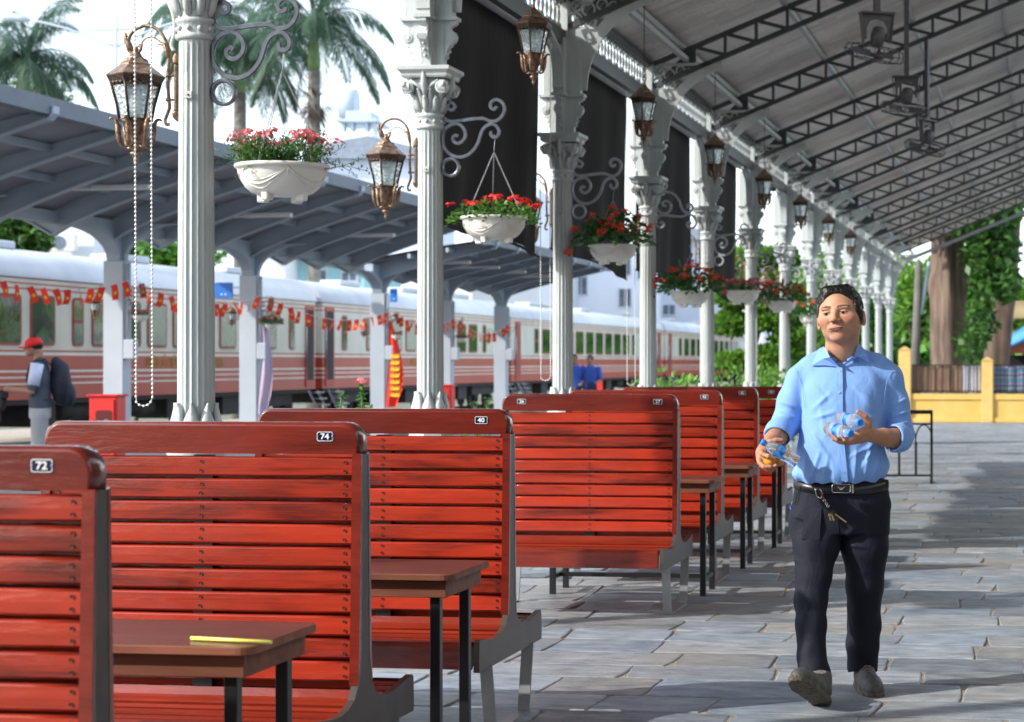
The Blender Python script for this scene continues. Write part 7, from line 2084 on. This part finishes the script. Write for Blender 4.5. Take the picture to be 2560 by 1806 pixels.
mb.bbox(-w_, -h_*.5-.0005, -.003, w_, h_*.5+.0095, .002, .002, 1, Mx @ Matrix.Translation((0, -.004, 0)))
fr = [(-w_, -.016), (w_, -.016), (w_, .017), (-w_, .017)]
mb.tube([Mx @ Vector((x, y, .002)) for x, y in [(-w_+.004, -.017), (w_-.008, -.019), (w_, -.012), (w_, .012), (w_-.004, .016), (-w_+.006, .018), (-w_, .012), (-w_, -.012)]], .0018, 6, 0, closed=True)
mb.box(w_+.006, -.020, -.002, w_+.013, .016, .005, 0, Mx)
em = [(-.016, .007), (-.011, .006), (-.006, .001), (-.0035, .004), (0, .001), (.004, .006), (.002, .001), (.006, .0015), (.011, .006), (.017, .006), (.011, .001), (.006, -.005), (0, -.009), (-.005, -.006), (-.009, -.001)]
mb.prism([(x, y) for x, y in em], .0024, .0036, 'z', 2, Mx)
mb.build('buckle', [M['chrome'], M['belt'], M['emblem']], belt, recalc=True)
# ---------- shoes
M['shoe'] = mat('shoe_leather', (.065, .062, .06), .6, 0, .2, 40, .2, 120); M['sole'] = mat('shoe_sole', (.11, .09, .068), .8, 0, .4, 50, .8, 90); M['lace'] = mat('shoe_lace', (.17, .15, .14), .8, 0, .1)
def shoe(T, name):
    # local: x right, y up, z to the toe; heel at z=0, length .29
    s = SDF((-.07, -.02, -.04), (.07, .15, .30), .0035)
    s.chain([((0, .035, .03), .042), ((0, .032, .10), .042), ((0, .030, .17), .045), ((0, .026, .225), .040), ((0, .024, .245), .030)], .02)
    s.chain([((0, .05, .02), .040), ((0, .10, .02), .040)], .02); s.chain([((0, .075, .05), .036), ((0, .058, .11), .030)], .02)
    s.plane((0, .008, 0), (0, -1, 0)); s.rc((0, .11, .02), (0, .16, .02), .030, .034, .004, '-')
    V, F = s.mesh(); V = relax(V, F, 1); o = np_mesh(name, V, F, [M['shoe']], man); o.matrix_local = T
    s = SDF((-.08, -.03, -.05), (.08, .05, .31), .0035)
    s.chain([((0, .004, .02), .045), ((0, .004, .11), .043), ((0, .004, .18), .050), ((0, .008, .235), .042), ((0, .012, .258), .030)], .02)
    s.plane((0, .020, 0), (0, 1, 0)); s.plane((0, -.010, 0), (0, -1, .02))
    V, F = s.mesh(); V = relax(V, F, 1)
    tr_ = (V[:, 1] < -.006); V[:, 1] += np.where(tr_, .0035*(np.sin(V[:, 2]*190+np.abs(V[:, 0])*60) > .2), 0)
    so_ = np_mesh('sole', V, F, [M['sole']], o)
    mb = MB()
    for i in range(5): z = .065+.022*i; y = .106-.0085*i-(.004 if i == 0 else 0); mb.tube([(-.024, y-.012, z), (-.01, y-.001, z+.006), (.01, y-.001, z+.010), (.024, y-.012, z+.014)], .0028, 5); mb.tube([(.024, y-.012, z), (.01, y+.001, z+.006), (-.01, y+.001, z+.010), (-.024, y-.012, z+.014)], .0025, 5)
    mb.tube(smooth_path([(0, .108, .066), (.02, .112, .06), (.036, .104, .066), (.030, .098, .074), (.005, .106, .070)], 3), .0026, 5); mb.tube(smooth_path([(0, .108, .066), (-.02, .113, .06), (-.034, .104, .066), (-.028, .098, .074), (-.005, .106, .070)], 3), .0026, 5)
    mb.tube([(.01, .105, .07), (.03, .085, .09)], .0024, 5); mb.build('lace', M['lace'], o)
    return o
# leading foot: on its heel, toe up, turned out; trailing foot flat
T1 = Matrix.Translation(q(2054, 1768, .40-.02)) @ Matrix.Rotation(R(-30), 4, 'Y') @ Matrix.Rotation(R(-30), 4, 'X')
hp = Vector(q(2056, 1772, .345)); hp.y = .016
T1 = Matrix.Translation(hp) @ Matrix.Rotation(R(-27), 4, 'Y') @ Matrix.Rotation(R(-27), 4, 'X') @ Matrix.Rotation(R(8), 4, 'Z')
sL = shoe(T1, 'shoe')
fp = Vector(q(2157, 1700, -.15)); fp.y = .012
T2 = Matrix.Translation(fp) @ Matrix.Rotation(R(9), 4, 'Y') @ Matrix.Rotation(R(3), 4, 'X')
sR = shoe(T2, 'shoe')
# ---------- things he carries (each a thing of its own)
def clearplastic():
    m, nt, b = newmat('clear_plastic'); b.inputs['Base Color'].default_value = (.93, .96, .98, 1); b.inputs['Transmission Weight'].default_value = .88; b.inputs['Roughness'].default_value = .06; b.inputs['IOR'].default_value = 1.33; return m
M['pet'] = clearplastic(); M['cap_blue'] = mat('bottle_cap_blue', (.02, .24, .85), .35, 0, 0)
def labelmat():
    m, nt, b = newmat('bottle_label'); N = nt.nodes; L = nt.links; tc = N.new('ShaderNodeTexCoord'); nz = N.new('ShaderNodeTexNoise'); nz.inputs['Scale'].default_value = 30; L.new(tc.outputs['Object'], nz.inputs[0])
    rp = N.new('ShaderNodeValToRGB'); E = rp.color_ramp.elements; E[0].color = (.01, .05, .35, 1); E[0].position = .4; E[1].color = (.05, .30, .62, 1); E[1].position = .6; L.new(nz.outputs[0], rp.inputs[0]); L.new(rp.outputs[0], b.inputs['Base Color']); b.inputs['Roughness'].default_value = .25; return m
M['label'] = labelmat(); M['lab_green'] = mat('label_green', (.08, .35, .12), .3, 0, 0); M['lab_red'] = mat('label_red', (.55, .04, .05), .3, 0, 0)
def mworld(p): return MFRAME @ Vector(p)
def bottle(cap, base, label, roll=0, n_='water_bottle'):
    a, b = mworld(base), mworld(cap); d = b-a; L = d.length; K = L/.195
    t = thing(n_, label, 'bottle', a, 0, 'small water bottles carried by the man'); qd = d.normalized().to_track_quat('Z', 'Y'); t.rotation_euler = (qd.to_matrix() @ Matrix.Rotation(roll, 3, 'Z')).to_euler(); t.scale = (K,)*3
    pr = [(.022, .002), (.028, .004), (.0305, .012), (.029, .022), (.0305, .030), (.0285, .040), (.0275, .052), (.0285, .062), (.0305, .072), (.0305, .118), (.0300, .128), (.026, .146), (.019, .160), (.0135, .170), (.0130, .180)]
    mb = MB(); mb.lathe(pr, 32, 0, True, rf=lambda a_, z: 1+.012*math.cos(a_*8)*(1 if z < .06 else 0)); mb.build('bottle_body', M['pet'], t)
    mb = MB(); mb.lathe([(.0145, .176), (.0152, .177), (.0152, .190), (.0142, .195), (.013, .1955)], 28, 0, True, rf=lambda a_, z: 1+.02*(math.cos(a_*28) > 0)); mb.build('cap', M['cap_blue'], t)
    mb = MB(); mb.lathe([(.0309, .078), (.0309, .116)], 32, 0, True, cap=False); lb = mb.build('paper_label', M['label'], t)
    mb = MB()     # round emblem with a green peak and the word beneath, wrapped on the label
    def wrap(u, v, r=.0313): return (r*math.cos(u/.031), r*math.sin(u/.031), .097+v)
    N = 18; mb.add([wrap(.0, .0)]+[wrap(.010*math.cos(2*PI*i/N), .004+.010*math.sin(2*PI*i/N)) for i in range(N)], [(0, 1+i, 1+(i+1) % N) for i in range(N)], 0)
    mb.add([wrap(-.008, .002, .0316), wrap(-.001, .011, .0316), wrap(.004, .003, .0316), wrap(-.002, -.003, .0316)], [(0, 1, 2, 3)], 1)
    vs, fs = text_mesh('Vie', .012, 0, True); mb.add([wrap(x, y-.013, .0317) for x, y, z in vs], fs, 2)
    mb.build('emblem', [M['lamp_grey'], M['lab_green'], M['lab_red']], lb)
    return t
bottle(hz(118, 418, .315), hz(572, 680, .30), 'water bottle with blue label held slanting in the hand above a mandarin', R(-75))
bottle(hz(1352, 185, .345), hz(1100, 125, .185), 'upper one of the two water bottles lying on his open palm', R(-60), 'water_bottle')
bottle(hz(1238, 325, .375), hz(952, 255, .215), 'lower one of the two water bottles lying on his open palm', R(-40), 'water_bottle')
def orangemat():
    m = mat('mandarin_peel', (.85, .33, .02), .38, 0, .06, 8, .5, 400); return m
M['peel'] = orangemat()
for (x, y, w, lab) in ((222, 662, .262, 'mandarin held in the hand under the slanting bottle'), (318, 655, .225, 'second mandarin, mostly hidden behind the slanting bottle')):
    c = mworld(hz(x, y, w)); t = thing('mandarin', lab, 'mandarin', c, 0, None)
    mb = MB(); mb.sphere((0, 0, 0), .0285, 24, 14, 0, (1, 1, .88)); mb.build('peel', M['peel'], t); mb = MB(); mb.lathe([(.0035, .0245), (.004, .0262), (.002, .027)], 6); mb.build('stalk', M['stem'], t)
# keys clipped to the belt
c0 = mworld(q(2046, 1222, .142)); t = thing('key_bunch', 'bunch of keys on a metal clip hanging from the belt', 'keys', c0); t.rotation_euler = (0, 0, YAW)
def kp(x, y, dz=0): p = mworld(q(x, y, .146+dz))-c0; return Matrix.Rotation(-YAW, 3, 'Z') @ p
mb = MB(); mb.tube(smooth_path([kp(2042, 1226), kp(2038, 1222), kp(2042, 1240), kp(2052, 1246), kp(2056, 1234), kp(2050, 1224)], 3), .0022, 6); mb.bar(kp(2050, 1232), kp(2060, 1248), .008, .004, 1, up=(0, -1, 0)); mb.build('clip', [M['chrome'], mat('brown_leather', (.12, .03, .02), .4, 0, .1)], t)
mb = MB()
for (x, y) in ((2061, 1252), (2066, 1260), (2070, 1266)): p = kp(x, y); mb.tube([p+Vector((.005*math.cos(a), 0, .005*math.sin(a))) for a in [2*PI*i/10 for i in range(10)]], .0014, 5, closed=True)
mb.build('ring', M['chrome'], t)
def key(a, b, m, head=.010, hc=1): 
    mb = MB(); A, B = kp(*a), kp(*b); d = (B-A).normalized(); s_ = d.cross(Vector((0, -1, 0))).normalized(); mb.bar(A, B, .0055, .0022, 0, up=(0, -1, 0))
    mb.lathe([(head, -.002), (head, .002)], 14, hc, False, Matrix.Translation(A-d*head*.6) @ Matrix.Rotation(R(90), 4, 'X')); 
    for i in range(4): p = A+d*(B-A).length*(.45+.13*i)+s_*.003; mb.box(-.0016, -.001, -.0016, .0016, .001, .0016+.001*(i % 2), 0, Matrix.Translation(p))
    mb.build('key', [m, M['black_metal']], t)
M['brass'] = mat('brass', (.60, .42, .20), .3, .9, .1)
key((2086, 1284), (2116, 1306), M['brass'], .011); key((2074, 1290), (2077, 1302), M['brass'], .006, 0); key((2080, 1288), (2085, 1302), M['brass'], .006, 0)
a, b = mworld(q(1976, 1266, .03)), mworld(q(1981, 1287, .03)); mb = MB(); mb.tube([Vector((0, 0, 0)), b-a], .0035, 8); mb.sphere((0, 0, 0), .004, 8, 5); p = mb.build('pen', mat('pen_blue', (.02, .05, .75), .3, 0, 0)); p.location = a; tag(p, 'blue pen sticking out of his trouser pocket', 'pen')

# ---------- far people
def person_far(px, d, htop, label, cols, face=0, pose='stand', kit=None):
    # d distance, htop pixel row of the head top; built life size, facing 'face' degrees about the vertical
    s0 = FPX/d; top = CAMZ+(905-htop)/s0; g = gz(d); H = top-g; K = H/1.70
    b = W(px, 905, d); t = thing('person', label, 'person', (b.x, b.y, g), YAW+R(face)); t.scale = (K,)*3
    to = lambda V: np.stack([V[:, 0], -V[:, 2], V[:, 1]], 1)
    skin, shirt_c, trs_c, hair_c = cols; h = .010
    arms = {'stand': ([(-.20, 1.38, 0), (-.25, 1.12, -.02), (-.16, .98, .14)], [(.20, 1.38, 0), (.25, 1.12, -.02), (.12, .98, .16)]),
            'camera': ([(-.19, 1.36, .02), (-.22, 1.10, .08), (-.10, 1.12, .34)], [(.19, 1.36, .02), (.22, 1.10, .08), (.10, 1.12, .34)])}[pose]
    s = SDF((-.34, -.01, -.2), (.34, 1.76, .5), h)
    hd = (0, 1.585, .07 if pose == 'camera' else .02)
    s.ell((hd[0], hd[1]+.015, hd[2]), (.072, .095, .088), .01); s.ell((0, hd[1]-.06, hd[2]+.04), (.045, .04, .045), .02); s.ell((0, hd[1]-.01, hd[2]+.095), (.012, .018, .012), .01)
    s.rc((0, 1.53, .02), (0, 1.40, 0), .052, .055, .03); s.stack([(.85, 0, 0, .13, .08), (1.1, 0, 0, .12, .08), (1.35, 0, 0, .14, .08), (1.42, 0, 0, .10, .06)], .02)
    for A in arms: s.rc(A[0], A[1], .045, .036, .02); s.rc(A[1], A[2], .036, .026, .02); s.ell(A[2], (.03, .03, .035), .015)
    for x in (-.09, .09): s.rc((x, .85, 0), (x*1.05, .45, .01), .08, .055, .03); s.rc((x*1.05, .45, .01), (x*1.1, .07, -.02), .052, .038, .02)
    V, F = s.mesh(); bd = np_mesh('body', to(V), F, [M['skin']], t); set_tint(bd, np.tile(np.array(skin), (len(V), 1)))
    s = SDF((-.34, .80, -.2), (.34, 1.5, .3), h); s.stack([(.90, 0, .0, .165, .115), (1.1, 0, 0, .165, .12), (1.3, 0, 0, .175, .11), (1.40, 0, 0, .15, .085), (1.455, 0, -.01, .07, .06)], .02)
    for A in arms:
        e = [lerp(A[0][i], A[1][i], .85) for i in range(3)]; s.rc(A[0], e, .062, .056, .03)
    V, F = s.mesh(); V = relax(V, F, 1); N_ = normals(V, F); V = V+N_*(pnoise(V, (14, 8, 14))*.006)[:, None]; np_mesh('shirt', to(V), F, [shirt_c], t)
    s = SDF((-.25, .04, -.2), (.25, .96, .2), h); s.stack([(.80, 0, 0, .165, .115), (.93, 0, 0, .16, .115)], .02)
    for x in (-.092, .092): s.rc((x, .82, 0), (x*1.05, .45, .01), .092, .075, .03); s.rc((x*1.05, .45, .01), (x*1.1, .10, -.01), .073, .062, .02)
    V, F = s.mesh(); V = relax(V, F, 1); N_ = normals(V, F); V = V+N_*(pnoise(V, (14, 8, 14))*.007)[:, None]; np_mesh('trousers', to(V), F, [trs_c], t)
    s = SDF((-.12, 1.5, -.15), (.12, 1.75, .22), .008); s.ell((0, hd[1]+.035, hd[2]-.012), (.080, .095, .095), .01); s.ell((0, hd[1]-.03, hd[2]+.08), (.07, .09, .08), .005, '-'); s.plane((0, hd[1]-.03, 0), (0, -1, 0))
    V, F = s.mesh(); np_mesh('hair', to(V), F, [hair_c], t)
    for x in (-.1, .1): mb = MB(); mb.bbox(x-.045, -.20, 0, x+.045, .08, .075, .025); mb.build('shoe', M['under'], t)
    if kit: kit(t)
    return t
M['vest'] = mat('grey_vest', (.07, .085, .12), .8, 0, .15, 8); M['backpack'] = mat('backpack_cloth', (.012, .015, .03), .7, 0, .3, 10, .3, 60); M['trs_grey'] = mat('pale_grey_trousers', (.38, .38, .40), .85, 0, .08); M['cap_red'] = mat('red_cap_cloth', (.70, .015, .012), .7, 0, .05); M['sleeve'] = mat('striped_sleeve', (.62, .66, .85), .8, 0, .1, 30)
M['uni_blue'] = mat('uniform_blue', (.035, .09, .42), .8, 0, .1, 8); M['uni_navy'] = mat('uniform_navy', (.012, .018, .06), .8, 0, .1)
def kit_back(t):
    mb = MB(); mb.lathe([(.098, 0), (.10, .03), (.085, .075), (.04, .10), (.01, .105)], 20, 0, True, Matrix.Translation((0, -.06, 1.60)) @ Matrix.Rotation(R(16), 4, 'X')); mb.prism([(-.08, -.10), (.08, -.10), (.055, -.22), (-.055, -.22)], 1.575, 1.59, 'z', 0, Matrix.Rotation(0, 4, 'X')); mb.build('cap', M['cap_red'], t, recalc=True)
    s = SDF((-.2, .8, -.48), (.2, 1.5, -.05), .012); s.ell((0, 1.18, -.22), (.16, .25, .11), .02); s.ell((0, 1.05, -.31), (.12, .14, .07), .02); s.rc((0, 1.35, -.2), (0, 1.42, -.17), .10, .06, .03)
    V, F = s.mesh(); np_mesh('backpack', np.stack([V[:, 0], -V[:, 2], V[:, 1]], 1), F, [M['backpack']], t)
    mb = MB()
    for x in (-.11, .11): mb.tube(smooth_path([(x, .13, 1.36), (x, .02, 1.475), (x, -.10, 1.38), (x*1.1, -.135, 1.2), (x*1.2, -.05, 1.02), (x*1.2, .08, 1.0)], 3), 1, sec=[(-.022, -.005), (.022, -.005), (.022, .005), (-.022, .005)], smooth=False)
    mb.build('strap', M['backpack'], t)
    mb = MB(); 
    for x in (-1, 1): mb = MB(); mb.tube([(x*.185, -.02, 1.40), (x*.215, -.06, 1.16)], [.070, .066], 12); mb.build('sleeve', M['sleeve'], t)
    mb = MB(); mb.bbox(-.07, -.42, 1.02, .07, -.33, 1.11, .01); mb.lathe([(.042, 0), (.042, .12), (.036, .16)], 14, 0, True, Matrix.Translation((0, -.38, 1.04)) @ Matrix.Rotation(R(170), 4, 'X')); mb.build('camera', M['under'], t)
person_far(100, 22.9, 843, 'passenger in red cap and dark backpack looking down at his camera by the train', ((.40, .22, .15), M['vest'], M['trs_grey'], M['hair']), face=-72, pose='camera', kit=kit_back)
person_far(1436, 54, 886, 'uniformed man in blue half hidden by the column behind the first begonia basket', ((.34, .19, .13), M['uni_blue'], M['uni_navy'], M['hair']), face=10)
person_far(1476, 54, 888, 'uniformed man in blue holding his dark cap, right one of the pair by the train', ((.34, .19, .13), M['uni_blue'], M['uni_navy'], M['hair']), face=-15, kit=lambda t: MB().lathe([(.13, 0), (.14, .03), (.12, .06), (.02, .07)], 16, 0, True, Matrix.Translation((.12, -.22, .93)) @ Matrix.Rotation(R(80), 4, 'X')).build('cap', M['uni_navy'], t))
t = thing('red_board', 'red notice board behind the two uniformed men', 'board', W(1480, 905, 57)); t.location.z = gz(57); t.rotation_euler = (0, 0, YAW)
mb = MB(); mb.bbox(-.2, -.02, .15, .30, .02, 1.25, .01); mb.build('board_panel', M['flag_red'], t)
for x in (-.18, .27): mb = MB(); mb.box(x, .022, 0, x+.03, .05, 1.1); mb.build('leg', M['steel_grey'], t)
